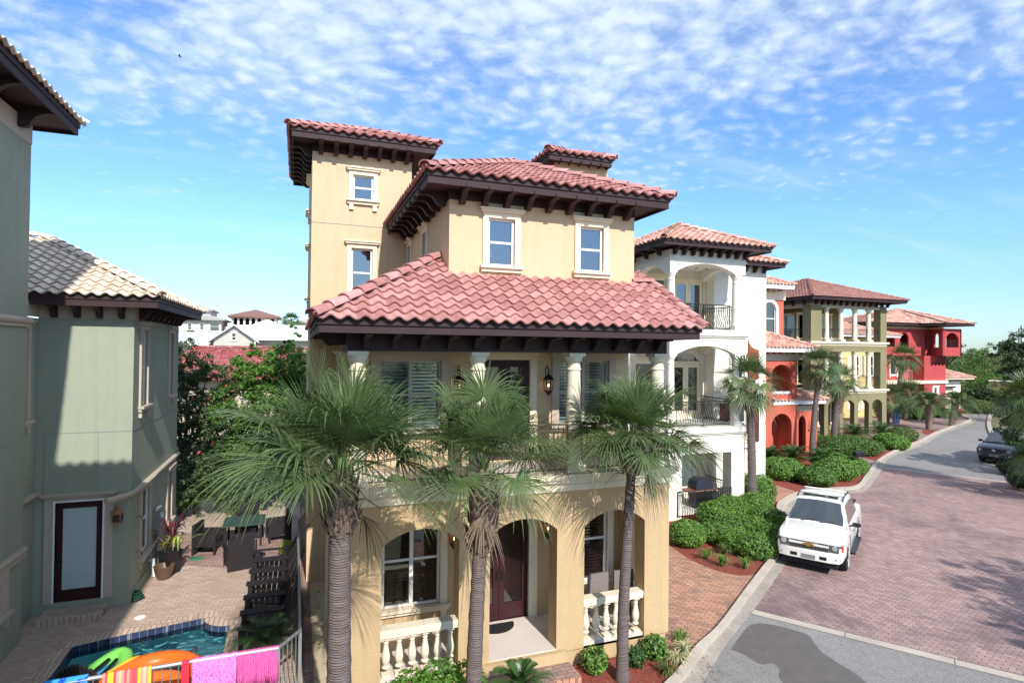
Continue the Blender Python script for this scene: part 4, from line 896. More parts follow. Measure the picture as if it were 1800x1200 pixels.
# ================================================================ white house
WH = thing('house', 'white stucco house with arched column balconies and black belly railings next to the yellow villa', 'house', (16, 22, 0))
px0, px1, pf, pb = 13.35, 16.98, 18.72, 21.2
def portico(par, x0, x1, yf, yb, levels, mat, cmat, pw=.62):
    pass
m = MB(front(20.6)); aw = (17.95, 18.62, 5.35, 7.0, 7.36); w2 = (17.95, 18.75, 2.55, 4.2)
m.slab(rect(px1+.0, 19.86, 0, 10.35), [arched(*aw), rect(*w2)], -.25, 0); m.build('front_wall', WHT, WH)
window(WH, front(20.6), aw[0], aw[1], aw[2], aw[4], arch=aw[3], trim=False, gl=GLASSU); w = window(WH, front(20.6), *w2, gl=GLASSU, head=False, cw=.1)
m = MB(front(20.6)); ii = arc(aw[0], aw[1], aw[3], aw[4]); oo = arc(aw[0]-.13, aw[1]+.13, aw[3], aw[4]+.13); m.slab([(aw[1]+.13, aw[2])]+oo+[(aw[0]-.13, aw[2]), (aw[0], aw[2])]+ii[::-1]+[(aw[1], aw[2])], (), -.01, .06); m.build('arch_casing', WHT, WH)
shutter(WH, front(20.6), 18.82, 19.42, 5.3, 6.6, SHUTO, top=7.1); shutter(WH, front(20.6), 18.95, 19.45, 2.5, 4.25); shutter(WH, front(20.6), 17.3, 17.8, 2.5, 4.25)
m = MB(); m.box(19.61, 19.86, 20.851, 32, 0, 10.35); m.build('side_wall', WHT, WH)
m = MB(front(20.6)); m.box(17.0, 19.0, 0, .14, 2.28, 2.42); m.build('sill_band', WHT, WH)
d3 = (14.15, 16.9, 7.5, 9.85); 
m = MB(front(pb)); D1 = (15.2, 16.8, 3.6, 6.35); D0 = (13.6, 15.0, .15, 2.4)
m.slab(rect(12.6, px1+.0, 0, 10.4), [rect(15.35, 16.85, 7.5, 9.6), rect(13.9, 14.9, 8.0, 9.6), rect(*D0), rect(15.25, 16.75, 3.6, 5.95), arched(15.3, 16.7, 6.02, 6.05, 6.5), rect(13.4, 14.5, 4.2, 6.0)], -.2, 0); m.build('balcony_wall', WHT, WH)
for d in ((15.35, 16.85, 7.5, 9.6), (15.25, 16.75, 3.6, 5.95)):
    q = wood_door(WH, front(pb), *d, n=2, mat=TRIM, gl=GLASS, bot=.3); casing(front(pb), *d, q[0], .1, False, False)
q = wood_door(WH, front(pb), *D0, n=2, mat=WHITE, gl=FROST, bot=.3); casing(front(pb), *D0, q[0], .1, False, False)
window(WH, front(pb), 13.9, 14.9, 8.0, 9.6, gl=GLASSU); window(WH, front(pb), 13.4, 14.5, 4.2, 6.0, gl=GLASSU); window(WH, front(pb), 15.3, 16.7, 6.02, 6.5, arch=6.05, trim=False, meet=False, gl=GLASSO)
m = MB(); m.box(12.7, 19.5, 22.5, 22.6, 0, 10); m.build('room_wall', DARKIN, WH)
m = MB(); m.box(px1, px1+.3, 20.851, 21.4, 0, 10.35); m.build('return_wall', WHT, WH)
# portico
def storey(name, zb, zt, fa, sa, t):
    m = MB(front(pf)); m.slab(notched(px0, px1, zb, zt, [fa]), (), -t, 0)
    m.F = right(px1); m.slab(notched(pf+t+.001, pb, zb, zt, [sa]), (), -.3, 0)
    m.F = left(px0); m.slab(notched(pf+t+.001, pb, zb, zt, [sa]), (), -.3, 0); m.build(name, WHT, WH)
storey('ground_arcade', 0, 3.1, (px0+.6, px1-.66, 2.5, 2.52), (pf+.7, pb-.3, 2.5, 2.6), .5)
storey('middle_arch', 6.38, 6.92, (px0+.32, px1-.5, 6.381, 6.72), (pf+.45, pb-.2, 6.381, 6.7), .3)
storey('upper_arch', 9.6, 10.42, (px0+.32, px1-.5, 9.601, 9.95), (pf+.45, pb-.2, 9.601, 9.93), .3)
for a in (3.1, 6.92):
    m = MB(); m.box(px0-.02, px1+.02, pf-.02, pb-.001, a+.001, a+.13); m.box(px0-.08, px1+.08, pf-.08, pb-.001, a+.13, a+.2); m.box(px0-.14, px1+.14, pf-.14, pb-.001, a+.2, a+.44); m.build('balcony_slab', WHT, WH)
m = MB(); m.box(px0-.04, px1+.04, pf-.04, pb-.001, 10.06, 10.12); m.build('moulding', WHT, WH)
m = MB(); m.box(px0, px1, pf+.502, pb-.001, 0, .12); m.build('terrace_floor', WHT, WH)
for z0, z1 in ((3.541, 6.38), (7.361, 9.6)):
    for x in (px0+.17, px1-.34): column(WH, x, pf+.17, z0, z1, .14, WHT, base=.38, cap=.34)
for z in (.13, 3.55, 7.37):
    x1 = px1-.7
    iron_rail(WH, (px0+.4, pf+.1 if z > 1 else pf-.05), (x1, pf+.1 if z > 1 else pf-.05), (0, -1), z, .98, belly=.17, r=.013)
    iron_rail(WH, (px1-.2, pf+.5), (px1-.2, pb-.05), (1, 0), z, .98, belly=.15, r=.013)
hip_roof(WH, 12.55, 17.78, 17.98, 24.0, 10.68, 24, T_SAL, over=.72, bn=(9, 5, 3), bkind='cove', frieze=0, faces='FLR', fascia=.22, seed=21, bscale=.85, seg=6)
hip_roof(WH, 14.0, 20.5, 19.95, 28, 10.48, 22, T_SAL, over=.62, bn=(10, 0, 3), bkind='cove', frieze=0, faces='FR', fascia=.2, seed=22, bscale=.8, seg=6)
GRL = thing('barbecue_grill', 'covered dark barbecue grill behind the ground floor railing of the white house', 'grill', (15.6, 19.7, .13))
m = MB(); m.prism([(-.42, .78), (.42, .78), (.42, .95), (.34, 1.12), (.15, 1.2), (-.15, 1.2), (-.34, 1.12), (-.42, .95)], -.28, .28, 1); m.v = [v+Vector((15.6, 19.7, .13)) for v in m.v]; m.build('hood', pm('grill_hood', (.03, .035, .05), .35), GRL)
m = MB(); m.box(15.15, 16.05, 19.42, 19.98, .83, .9); m.box(14.75, 15.14, 19.45, 19.95, .84, .88); m.box(16.06, 16.4, 19.45, 19.95, .84, .88); m.build('shelf', COPP, GRL)
m = MB(); m.box(15.2, 16.0, 19.45, 19.95, .2, .82); m.build('cabinet', BLK, GRL)
# ================================================================ orange house
OH = thing('house', 'orange red stucco house with salmon tiled roofs and arched porch', 'house', (28, 30, 0))
ax_ = lambda px, Y: at(px, 640, Y=Y).x
u1 = ax_(1377, 29); shell(OH, u1-5, u1, 29, 38, 0, 10.1, ORG, [arched(u1-1.75, u1-.65, 7.6, 9.2, 9.7)], name='upper_wall')
window(OH, front(29), u1-1.75, u1-.65, 7.6, 9.7, arch=9.2, trim=False, gl=GLASSU)
m = MB(front(29)); ii = arc(u1-1.75, u1-.65, 9.2, 9.7); oo = arc(u1-1.95, u1-.45, 9.2, 9.9); m.slab([(u1-.45, 7.5)]+oo+[(u1-1.95, 7.5), (u1-1.75, 7.5)]+ii[::-1]+[(u1-.65, 7.5)], (), -.01, .07); m.build('arch_casing', WHITE, OH)
m = MB(); m.box(u1-5, u1+.08, 28.92, 29.2, 9.85, 10.4); m.build('frieze', TRIM, OH)
hip_roof(OH, u1-6, ax_(1400, 28), 28.0, 38.5, 10.75, 24, T_SAL, wood=WHITE, over=.8, frieze=0, faces='FR', fascia=.28, seed=31, seg=6, bn=(10, 0, 0), bkind='cove', bmat=TAUPE, bscale=.7)
u2 = ax_(1401, 27.6); xa, xb = ax_(1357, 27.6), ax_(1391, 27.6)
shell(OH, u2-5, u2, 27.6, 34, 0, 6.2, ORG, [arched(xa, xb, 3.9, 5.3, 5.75)], [(xa, xb+.05, 2.1, 2.75)], name='loggia_wall')
m = MB(); m.box(u2-4.5, u2-.3, 30, 30.2, 0, 6.1); m.build('loggia_back_wall', ORG, OH); m = MB(); m.box(u2-4.7, u2-.27, 27.86, 29.99, 3.2, 3.4); m.build('loggia_floor', TRIM, OH)
balustrade(OH, front(27.6), xa+.01, xb-.01, 3.15, 4, mat=WHITE, h=.8)
m = MB(); m.box(u2-5, u2+.08, 27.52, 27.9, 6.0, 6.4); m.build('frieze', TAUPE, OH)
hip_roof(OH, u2-6, u2+.85, 26.75, 35, 6.8, 24, T_SAL, wood=WHITE, over=.8, frieze=0, faces='FR', fascia=.28, seed=32, seg=6, bn=(10, 0, 0), bkind='cove', bmat=TAUPE, bscale=.7)
u3 = ax_(1437, 28.2); xc, xd = ax_(1404, 28.2), ax_(1417, 28.2)
shell(OH, u2+.01, u3, 28.2, 32, 0, 2.95, ORG, (), [(xc, xd, 1.9, 2.5)], name='porch_wall')
m = MB(); m.box(u2+.05, u3+.05, 28.15, 28.4, 2.8, 3.12); m.build('frieze', TAUPE, OH)
hip_roof(OH, u2-2, ax_(1455, 27.5), 27.45, 33.2, 3.55, 22, T_SAL, wood=WHITE, over=.75, frieze=0, faces='FR', fascia=.26, seed=33, seg=6)
def digits(par, F, u, z, txt, h, mat, name='house_number', vertical=True):
    SEG = {'0': 'abcdef', '1': 'bc', '2': 'abged', '4': 'fgbc', '6': 'afgedc', '7': 'abc', '8': 'abcdefg'}
    m = MB(F); w = h*.5; t = h*.14
    S = dict(a=(0, w, h-t, h), b=(w-t, w, h/2, h), c=(w-t, w, 0, h/2), d=(0, w, 0, t), e=(0, t, 0, h/2), f=(0, t, h/2, h), g=(0, w, h/2-t/2, h/2+t/2))
    for i, c in enumerate(txt):
        for s in SEG[c]: a = S[s]; m.box(u+a[0], u+a[1], .0, .02, z-i*h*1.5+a[2], z-i*h*1.5+a[3])
    return m.build(name, mat, par)
digits(OH, front(28.2), ax_(1421, 28.2), 1.95, '178', .16, BLK)
# ================================================================ olive house
OL = thing('house', 'olive green three storey house with rows of cream columns and mauve tiled roof', 'house', (41, 38, 0))
ox0, ox1, oy = 37.2, 45.4, 34.
ar = [(39.0, 40.2, 2.4, 2.75), (40.6, 41.8, 2.4, 2.75), (42.2, 43.4, 2.4, 2.75), (37.8, 38.6, 2.4, 2.7), (43.8, 44.9, 2.4, 2.75)]
m = MB(front(oy)); m.slab(notched(ox0, ox1, 0, 3.3, ar), (), -.4, 0)
m.slab(rect(ox0, ox1, 6.9, 7.1), (), -.4, 0); 
m.F = left(ox0); m.slab(notched(oy+.401, oy+9, 0, 3.3, [(oy+.9, oy+2.2, 2.4, 2.75)]), (), -.4, 0); m.build('arcade_wall', OLV, OL)
m = MB()
for z0, z1 in ((3.6, 6.6), (7.4, 10.2)):
    m.box(ox0, ox0+1.1, oy, oy+.8, z0+.001, z1); m.box(ox1-.7, ox1, oy, oy+.6, z0+.001, z1); m.box(ox0, ox0+.5, oy+8, oy+9, z0, z1)
m.box(ox0, ox1, oy+.02, oy+.35, 6.601, 6.899); m.box(ox0, ox0+.35, oy+.36, oy+9, 6.601, 6.899); m.build('corner_pier', OLV, OL)
m = MB()
for a in (3.3, 7.1): m.box(ox0-.02, ox1+.02, oy-.02, oy+9, a+.001, a+.15); m.box(ox0-.15, ox1+.15, oy-.15, oy+9, a+.151, a+.3)
m.build('balcony_slab', TRIM, OL)
m = MB(); m.box(ox0+.05, ox1-.05, oy+.05, oy+.4, 10.05, 10.35); m.box(ox0+.05, ox0+.35, oy+.401, oy+9, 10.05, 10.35); m.build('beam', TAUPE, OL)
for z0, z1 in ((3.601, 6.6), (7.401, 10.05)):
    for x in (39.05, 40.6, 42.1, 43.65): column(OL, x, oy+.25, z0, z1, .17, STONE, base=.5)
    for y in (oy+3.4, oy+6): column(OL, ox0+.25, y, z0, z1, .17, STONE, base=.5)
    iron_rail(OL, (ox0+1.1, oy+.2), (ox1-.7, oy+.2), (0, -1), z0, 1.0, sp=.14, belly=0, r=.012)
    iron_rail(OL, (ox0+.2, oy+.8), (ox0+.2, oy+8), (-1, 0), z0, 1.0, sp=.14, belly=0, r=.012)
wl = [(38.6, 39.6, 7.7, 9.6), (40.3, 40.9, 7.4, 9.6), (41.2, 42.2, 7.7, 9.6), (38.6, 39.6, 4.0, 5.9), (40.3, 41.2, 3.7, 5.9), (38.7, 39.6, .9, 2.6), (40.9, 41.7, .4, 2.6), (42.3, 43.0, .6, 2.6)]
m = MB(front(oy+2.6)); m.slab(rect(ox0+1.6, 43.3, 0, 10.3), [rect(*w) for w in wl], -.2, 0); m.F = left(ox0+1.6); wl2 = [(oy+3.2, oy+4.1, 7.5, 9.6), (oy+5.6, oy+6.5, 7.5, 9.6), (oy+3.4, oy+4.4, 4, 5.9)]
m.slab(rect(oy+2.6+.201, oy+10, 0, 10.3), [rect(*w) for w in wl2], -.2, 0); m.F = right(43.3); m.slab(rect(oy+2.801, oy+3.6, 0, 10.3), (), -.2, 0); m.build('inner_wall', OLV, OL)
for w in wl: window(OL, front(oy+2.6), *w, cw=.15, gl=GLASSO)
for w in wl2: window(OL, left(ox0+1.6), *w, cw=.15, gl=GLASSO)
hip_roof(OL, 36.15, 46.5, 32.9, 44, 10.82, 21, T_MAU, over=1.0, bn=(13, 8, 0), bkind='cove', frieze=0, faces='FLR', fascia=.26, seed=41, seg=4, bscale=1.1, amp=.02, per=.3, crs=.33)
# ================================================================ butter yellow house seen between
BH = thing('house', 'butter yellow house with louvred shutters between the olive and the crimson houses', 'house', (54, 45, 0))
shell(BH, 50, 57, 43, 50, 0, 8.0, YEL2, name='wall'); 
for (a, b, c, d) in ((52.6, 53.4, 4.2, 6.2), (54.6, 55.4, 4.2, 6.2), (52.6, 53.4, .8, 2.6)): window(BH, front(42.97), a, b, c, d, gl=GLASSO, rec=.01); shutter(BH, front(43), b+.25, b+.8, c, d, TRIM); shutter(BH, front(43), a-.8, a-.25, c, d, TRIM)
hip_roof(BH, 48.8, 58.2, 41.9, 51, 8.35, 20, T_SAL, wood=WHITE, over=1., frieze=0, faces='FL', fascia=.22, seed=51, seg=4)
# ================================================================ crimson house
CR = thing('house', 'crimson stucco house with an overhanging arched loggia at the bend of the street', 'house', (66, 46, 0))
cy = 45.
shell(CR, 59.3, 66.3, cy+1.8, 54, 0, 6.29, CRM, [rect(61.2, 62.1, 4.1, 6.0), rect(63.1, 64.0, 4.1, 6.0)], [(64.4, 66.0, 2.1, 2.7)], name='side_block_wall')
for w in ((61.2, 62.1, 4.1, 6.0), (63.1, 64.0, 4.1, 6.0)): window(CR, front(cy+1.8), *w, trim=WHITE, corb=True, gl=GLASSO, cw=.2)
m = MB(); m.box(60.6, 66, cy+3.6, cy+3.8, 0, 9.2); m.build('inner_wall', CRM, CR)
shell(CR, 66.3, 69.85, cy+.2, 54, 0, 6.3, CRM, [rect(67.9, 68.4, 2.0, 2.7)], name='tower_wall')
window(CR, front(cy+.2), 67.9, 68.4, 2.0, 2.7, trim=WHITE, cw=.28, gl=GLASSO, meet=False)
ch = 1.3; pts = [(65.2, cy+1.5), (66.5, cy-.3), (69.8+.0, cy-.3-.0), (72.3, cy-.3), (72.3, cy+6), (65.2, cy+6)]
lowz, topz = 6.3, 9.35
segs = [((58.6, cy+1.2), (67.5, cy+1.2), [(3.0, 4.4), (5.2, 6.6)]), ((67.5, cy+1.2), (68.7, cy+1.2), [(.3, .95)]), ((68.7, cy+1.2), (67.4, cy-1.1), [(.8, 1.8)]), ((67.4, cy-1.1), (70.5, cy-1.1), [(.5, 2.6)]), ((70.5, cy-1.1), (70.5, cy+5), [(1.5, 3.6)]), ((70.5, cy+5), (58.6, cy+5), [])]
m = MB()
for p, q, ar_ in segs:
    p = Vector(p); q = Vector(q); L = (q-p).length; d = (q-p)/L; n_ = Vector((d.y, -d.x))
    m.F = (lambda p, d, n_: (lambda u, dd, z: (p.x+d.x*u+n_.x*dd, p.y+d.y*u+n_.y*dd, z)))(p, d, n_)
    m.slab(rect(0, L, lowz, topz), [arched(a, b, 7.25, 8.3, 8.9) for a, b in ar_], -.2, 0)
m.F = None; m.prism([(64.3, cy+1.25), (68.6, cy+1.25), (67.5, cy-1.05), (70.45, cy-1.05), (70.45, cy+4.9), (64.3, cy+4.9)], lowz+.01, lowz+.15); m.build('loggia_wall', CRM, CR)
m = MB(); m.box(66, 69.5, cy+1.5, cy+1.7, lowz+.2, topz); m.build('loggia_back_wall', CRM, CR)
iron_rail(CR, (67.6, cy-1.0), (70.3, cy-1.0), (0, -1), 7.25, .75, sp=.18, belly=0, r=.015); iron_rail(CR, (63.9, cy+1.5), (66.2, cy+1.5), (0, -1), 3.6, 1.0, sp=.18, belly=0, r=.015, mat=TAUPE)
m = MB(); 
for i in range(5): x = 67.5+i*.6; m.tube([(x, cy+.2, 5.2), (x+.1, cy-1.0, 6.28)], .07, 4)
m.build('brace', DKW, CR)
m = MB(); m.box(60.0, 70.0, cy+.0, cy+2, 3.15, 3.5); m.box(69.86, 70.0, cy+2, cy+9, 3.15, 3.5); m.build('belt_course', TRIM, CR)
m = MB(); 
for p, q, _ in segs[:3]: m.tube([(*p, topz+.15), (*q, topz+.15)], .17, 4)
m.build('frieze', TAUPE, CR)
mb = MB(); ez = 9.95; apex = (66.0, cy+3.0); ring = [(57.8, cy+.3), (65.5, cy+.1), (66.8, cy-2.0), (71.4, cy-2.1), (71.4, cy+7), (57.8, cy+8)]
for i in range(len(ring)):
    p, q = ring[i], ring[(i+1) % len(ring)]; n_ = Vector((-(q[1]-p[1]), q[0]-p[0])).normalized(); dist = (Vector(apex)-Vector(p)).dot(n_)
    if dist > .3: tile_face(mb, [p, q, apex], p, q, ez, math.atan(1.75/dist), seg=4, per=.32, crs=.36, amp=.02)
rf = mb.build('roof', T_SAL, CR, smooth=True, recalc=False)
cp = MB()
for p in ring: ridge_caps(cp, (*p, ez+.05), (*apex, ez+1.8), .14)
cp.build('ridge_tile', T_SAL, rf)
m = MB(); m.prism([(Vector(p)+(Vector(apex)-Vector(p)).normalized()*.15).to_tuple() for p in ring], ez-.3, ez-.05); m.build('fascia', DKW, CR)
shell(CR, 69.86, 74.5, cy+1.5, 52, 0, 3.3, WHT, [rect(70.5, 73.2, .1, 2.4)], name='garage_wall'); m = MB(front(cy+1.5)); m.box(70.5, 73.2, -.2, -.1, .1, 2.4); m.build('garage_door', TRIM, CR)
m = MB(front(cy+1.5)); m.box(70.5, 73.2, 0, .3, 2.5, 2.7); m.build('garage_canopy', DKW, CR)
hip_roof(CR, 68.5, 75.6, cy+.5, 53, 3.75, 22, T_SAL, wood=TRIM, over=1., bn=(9, 0, 0), bkind='cove', bmat=DKW, frieze=0, faces='FR', fascia=.2, seed=61, seg=4, bscale=.8)
# low yellow wall at the far end
YW = thing('garden_wall', 'low butter yellow garden wall at the far end of the street', 'wall', tuple(at(1758, 712, Z=0)))
p = at(1738, 711, Z=0); q = at(1810, 716, Z=0); d = (q-p).normalized(); nrm = Vector((-d.y, d.x, 0))*.25
m = MB(); v = [p, q, q+nrm, p+nrm]; m.add([(a.x, a.y, 0) for a in v]+[(a.x, a.y, 3.0) for a in v], [(0, 1, 2, 3), (4, 5, 6, 7), (0, 1, 5, 4), (1, 2, 6, 5), (2, 3, 7, 6), (3, 0, 4, 7)]); m.build('wall', YEL2, YW)
m = MB(); 
for a, b in ((0, 1),): 
    m.tube([(p.x, p.y, 3.08), (q.x, q.y, 3.08)], .16, 6)
m.build('coping', TRIM, YW)
# ================================================================ houses behind on the left
SIDING = pm('pale_clapboard', (.55, .52, .46), .7, .05)
METR = pm('white_metal_roof', (.72, .74, .78), .5, .04, metal=.1)
R1 = thing('house', 'low house with deep red tiled roof behind the bright green tree', 'house', (-3, 46, 0))
m = MB(); m.box(-9.5, 4, 45.5, 52, 0, 4.3); m.build('wall', TAUPE, R1)
mb = MB(); tile_face(mb, [(-10, 44.5), (4.5, 44.5), (3.5, 48.6), (-7.0, 48.6)], (-10, 44.5), (4.5, 44.5), 4.2, math.radians(28), seg=6, seed=71); rf = mb.build('roof', T_DRED, R1, smooth=True, recalc=False)
cp = MB(); ridge_caps(cp, (-10, 44.5, 4.25), (-7, 48.6, 6.45), .14); ridge_caps(cp, (-7, 48.6, 6.45), (3.5, 48.6, 6.45), .14); cp.build('ridge_tile', T_DRED, rf)
W2 = thing('house', 'cream clapboard gabled house with white metal roof behind the red tiled roof', 'house', (-4, 64, 0))
m = MB(front(62)); m.slab([(-7.6, 0), (-4.05, 0), (-4.05, 7.15), (-5.82, 8.45), (-7.6, 7.15)], [rect(-6.05, -5.65, 7.1, 7.75)], -.2, 0)
m.F = front(63.5); m.slab(rect(-4.0, 3, 0, 7.2), (), -.2, 0); m.F = front(64.5); m.slab(rect(-13, -7.6, 0, 6.8), (), -.2, 0); m.build('wall', SIDING, W2)
s = MB(front(62)); 
for k in range(30): s.box(-7.55, -4.1, 0, .03, 3.0+k*.17, 3.0+k*.17+.14) if 3.0+k*.17 < 7.0 else None
for k in range(7): h = 7.1+k*.17; w_ = 1.75*(8.4-h)/1.3; s.box(-5.82-w_, -6.06, 0, .03, h, h+.14) if w_ > .3 else None; s.box(-5.64, -5.82+w_, 0, .03, h, h+.14) if w_ > .3 else None
s.build('siding', SIDING, W2); window(W2, front(62), -6.05, -5.65, 7.1, 7.75, trim=WHITE, cw=.06, gl=GLASSO)
m = MB(); z1_, z2_ = 8.62, 6.85
for sgn, xe in ((-1, -8.1), (1, -3.6)): m.add([(-5.82, 61.5, 8.62), (xe, 61.5, 6.95), (xe, 70, 6.95), (-5.82, 70, 8.62), (-5.82, 61.5, 8.52), (xe, 61.5, 6.85), (xe, 70, 6.85), (-5.82, 70, 8.52)], [(0, 1, 2, 3), (4, 5, 6, 7), (0, 1, 5, 4), (1, 2, 6, 5)])
m.add([(-4.6, 62.6, 7.3), (3.4, 62.6, 7.45), (3.4, 66.5, 8.9), (-5.8, 66.5, 8.75)], [(0, 1, 2, 3)]); m.add([(-13.5, 63.5, 6.75), (-7.3, 63.5, 6.75), (-6.5, 67, 7.9), (-12.5, 67, 7.9)], [(0, 1, 2, 3)]); m.build('roof', METR, W2)
m = MB(); m.box(-4.6, 3.4, 62.5, 62.62, 7.15, 7.42); m.box(-13.5, -8.2, 63.4, 63.5, 6.55, 6.75); m.build('fascia', WHITE, W2)
GREYT = pm('grey_shingles', (.36, .36, .33), .8, .1)
PK = thing('house', 'pale pink stacked house with grey roofs in the far left distance', 'house', (-16, 112, 0))
shell(PK, -18.4, -14.0, 110, 118, 0, 12.6, PNK, [rect(-17.6, -17.1, 11.3, 12.1), rect(-16.0, -15.5, 11.3, 12.1)], name='tower_wall', backw=False); shell(PK, -22, -12.2, 108.5, 118, 0, 10.95, PNK, [rect(-17.2, -16.6, 9.2, 10.2), rect(-15.4, -14.8, 9.2, 10.2), rect(-13.9, -12.5, 9.0, 10.6)], name='wall')
for w in ((-17.2, -16.6, 9.2, 10.2), (-15.4, -14.8, 9.2, 10.2), (-13.9, -12.5, 9.0, 10.6)): window(PK, front(108.5), *w, trim=WHITE, cw=.1, gl=GLASSO)
for w in ((-17.6, -17.1, 11.3, 12.1), (-16.0, -15.5, 11.3, 12.1)): window(PK, front(110), *w, trim=WHITE, cw=.1, gl=GLASSO)
def plain_hip(par, x0, x1, y0, y1, z, h, mat, t=.25):
    m = MB(); w = min(x1-x0, y1-y0)/2
    a = ((x0+w, (y0+y1)/2), (x1-w, (y0+y1)/2)) if x1-x0 >= y1-y0 else (((x0+x1)/2, y0+w), ((x0+x1)/2, y1-w))
    m.add([(x0, y0, z), (x1, y0, z), (x1, y1, z), (x0, y1, z), (*a[0], z+h), (*a[1], z+h)], [(0, 1, 5, 4), (1, 2, 5), (2, 3, 4, 5), (3, 0, 4)] if x1-x0 >= y1-y0 else [(0, 1, 4), (1, 2, 5, 4), (2, 3, 5), (3, 0, 4, 5)])
    m.add([(x0, y0, z-t), (x1, y0, z-t), (x1, y1, z-t), (x0, y1, z-t), (x0, y0, z-.01), (x1, y0, z-.01), (x1, y1, z-.01), (x0, y1, z-.01)], [(0, 1, 2, 3), (0, 1, 5, 4), (1, 2, 6, 5), (2, 3, 7, 6), (3, 0, 4, 7)])
    return m.build('roof', mat, par)
plain_hip(PK, -19.0, -13.6, 109.2, 118, 12.7, 1.0, GREYT); plain_hip(PK, -22, -11.6, 107.6, 118, 11.05, 1.4, GREYT)
BR2 = thing('house', 'distant house with dark brown hip roof over a columned belvedere', 'house', (-7, 112, 0))
MROOF = pm('brown_shingles', (.22, .12, .10), .8, .15)
shell(BR2, -10.8, -3.6, 110, 118, 9.9, 11.75, PNK, [arched(-10.5+.95*k, -9.9+.95*k, 10.2, 11.1, 11.45) for k in range(5)]+[rect(-4.5, -4.0, 10.7, 11.4)], name='belvedere_wall'); m = MB(); m.box(-12, 2, 110.5, 118, 0, 9.89); m.build('wall', PNK, BR2)
m = MB(); m.box(-10.5, -3.9, 113, 113.1, 9.9, 11.7); m.build('inner_wall', DARKIN, BR2)
plain_hip(BR2, -11.4, -3.0, 109.2, 118.5, 11.8, 1.35, MROOF); plain_hip(BR2, -7.2, -2.9, 107, 111, 10.3, .9, TRIM)
plain_hip(BR2, -1.6, 8, 108, 118, 10.6, 1.6, GREYT)
# ================================================================ plants
Z = Vector((0, 0, 1))
def fan_leaf(mb, heart, d, rnd, Lp=.75, L=.85, nseg=40, droop=.5, hub=None, spread=122, w=.026, roll=0.):
    d = d.normalized()
    if hub is None: hub = heart+d*Lp-Z*(.10*Lp*(1-max(0, d.z)))
    else: Lp = (hub-heart).length; d = (hub-heart).normalized()
    u0 = rnd.random()
    midp = (heart+hub)/2+Z*.06*Lp
    pts = [heart, midp, hub]; s0 = d.cross(Z); s0 = s0.normalized() if s0.length > .05 else Vector((1, 0, 0))
    vs = []; 
    for i, p in enumerate(pts): ww = (.022, .013, .009)[i]; vs += [p+s0*ww, p-s0*ww, p+Z*.012]
    mb.add(vs, [(0, 1, 4, 3), (3, 4, 7, 6), (0, 2, 5, 3), (3, 5, 8, 6), (1, 2, 5, 4), (4, 5, 8, 7)], [[(.9, u0)]*4]*6)
    D = (d-Z*(.08+.95*(1-max(0, d.z))**1.6*(.45+.45*droop))).normalized(); S = D.cross(Z); S = S.normalized() if S.length > .1 else Vector((math.cos(u0*6), math.sin(u0*6), 0))
    Nn = S.cross(D).normalized()
    if roll: S, Nn = S*math.cos(roll)+Nn*math.sin(roll), Nn*math.cos(roll)-S*math.sin(roll)
    T = (0, .3, .62, .84, 1.0); Wd = (.3, .95, .8, .4, .05)
    for k in range(nseg):
        a = math.radians(-spread+2*spread*(k+.5)/nseg+rnd.uniform(-1.5, 1.5)); ca, sa = math.cos(a), math.sin(a)
        v = (D*ca+S*sa+Nn*(.05+.22*abs(sa))).normalized(); ln = L*(.78+.22*math.cos(a*.8))*rnd.uniform(.9, 1.08)
        side = v.cross(Nn).normalized(); dr = droop*rnd.uniform(.6, 1.5); cu = Vector((rnd.uniform(-.06, .06), rnd.uniform(-.06, .06), 0))
        vs = []; c0 = hub+v*.02
        for t, q in zip(T, Wd):
            p = c0+v*(ln*t)-Z*(ln*dr*(t**3)*.5)+cu*(t*t); ww = w*q*.5
            tw = (side+Nn*rnd.uniform(-.3, .3)*t); vs += [p-tw*ww, p+tw*ww]
        uu = min(1, max(0, u0*.45+rnd.uniform(0, .45)+.35*(k % 2)))
        mb.add(vs, [(2*i, 2*i+1, 2*i+3, 2*i+2) for i in range(4)], [[(uu, .5)]*4]*4)
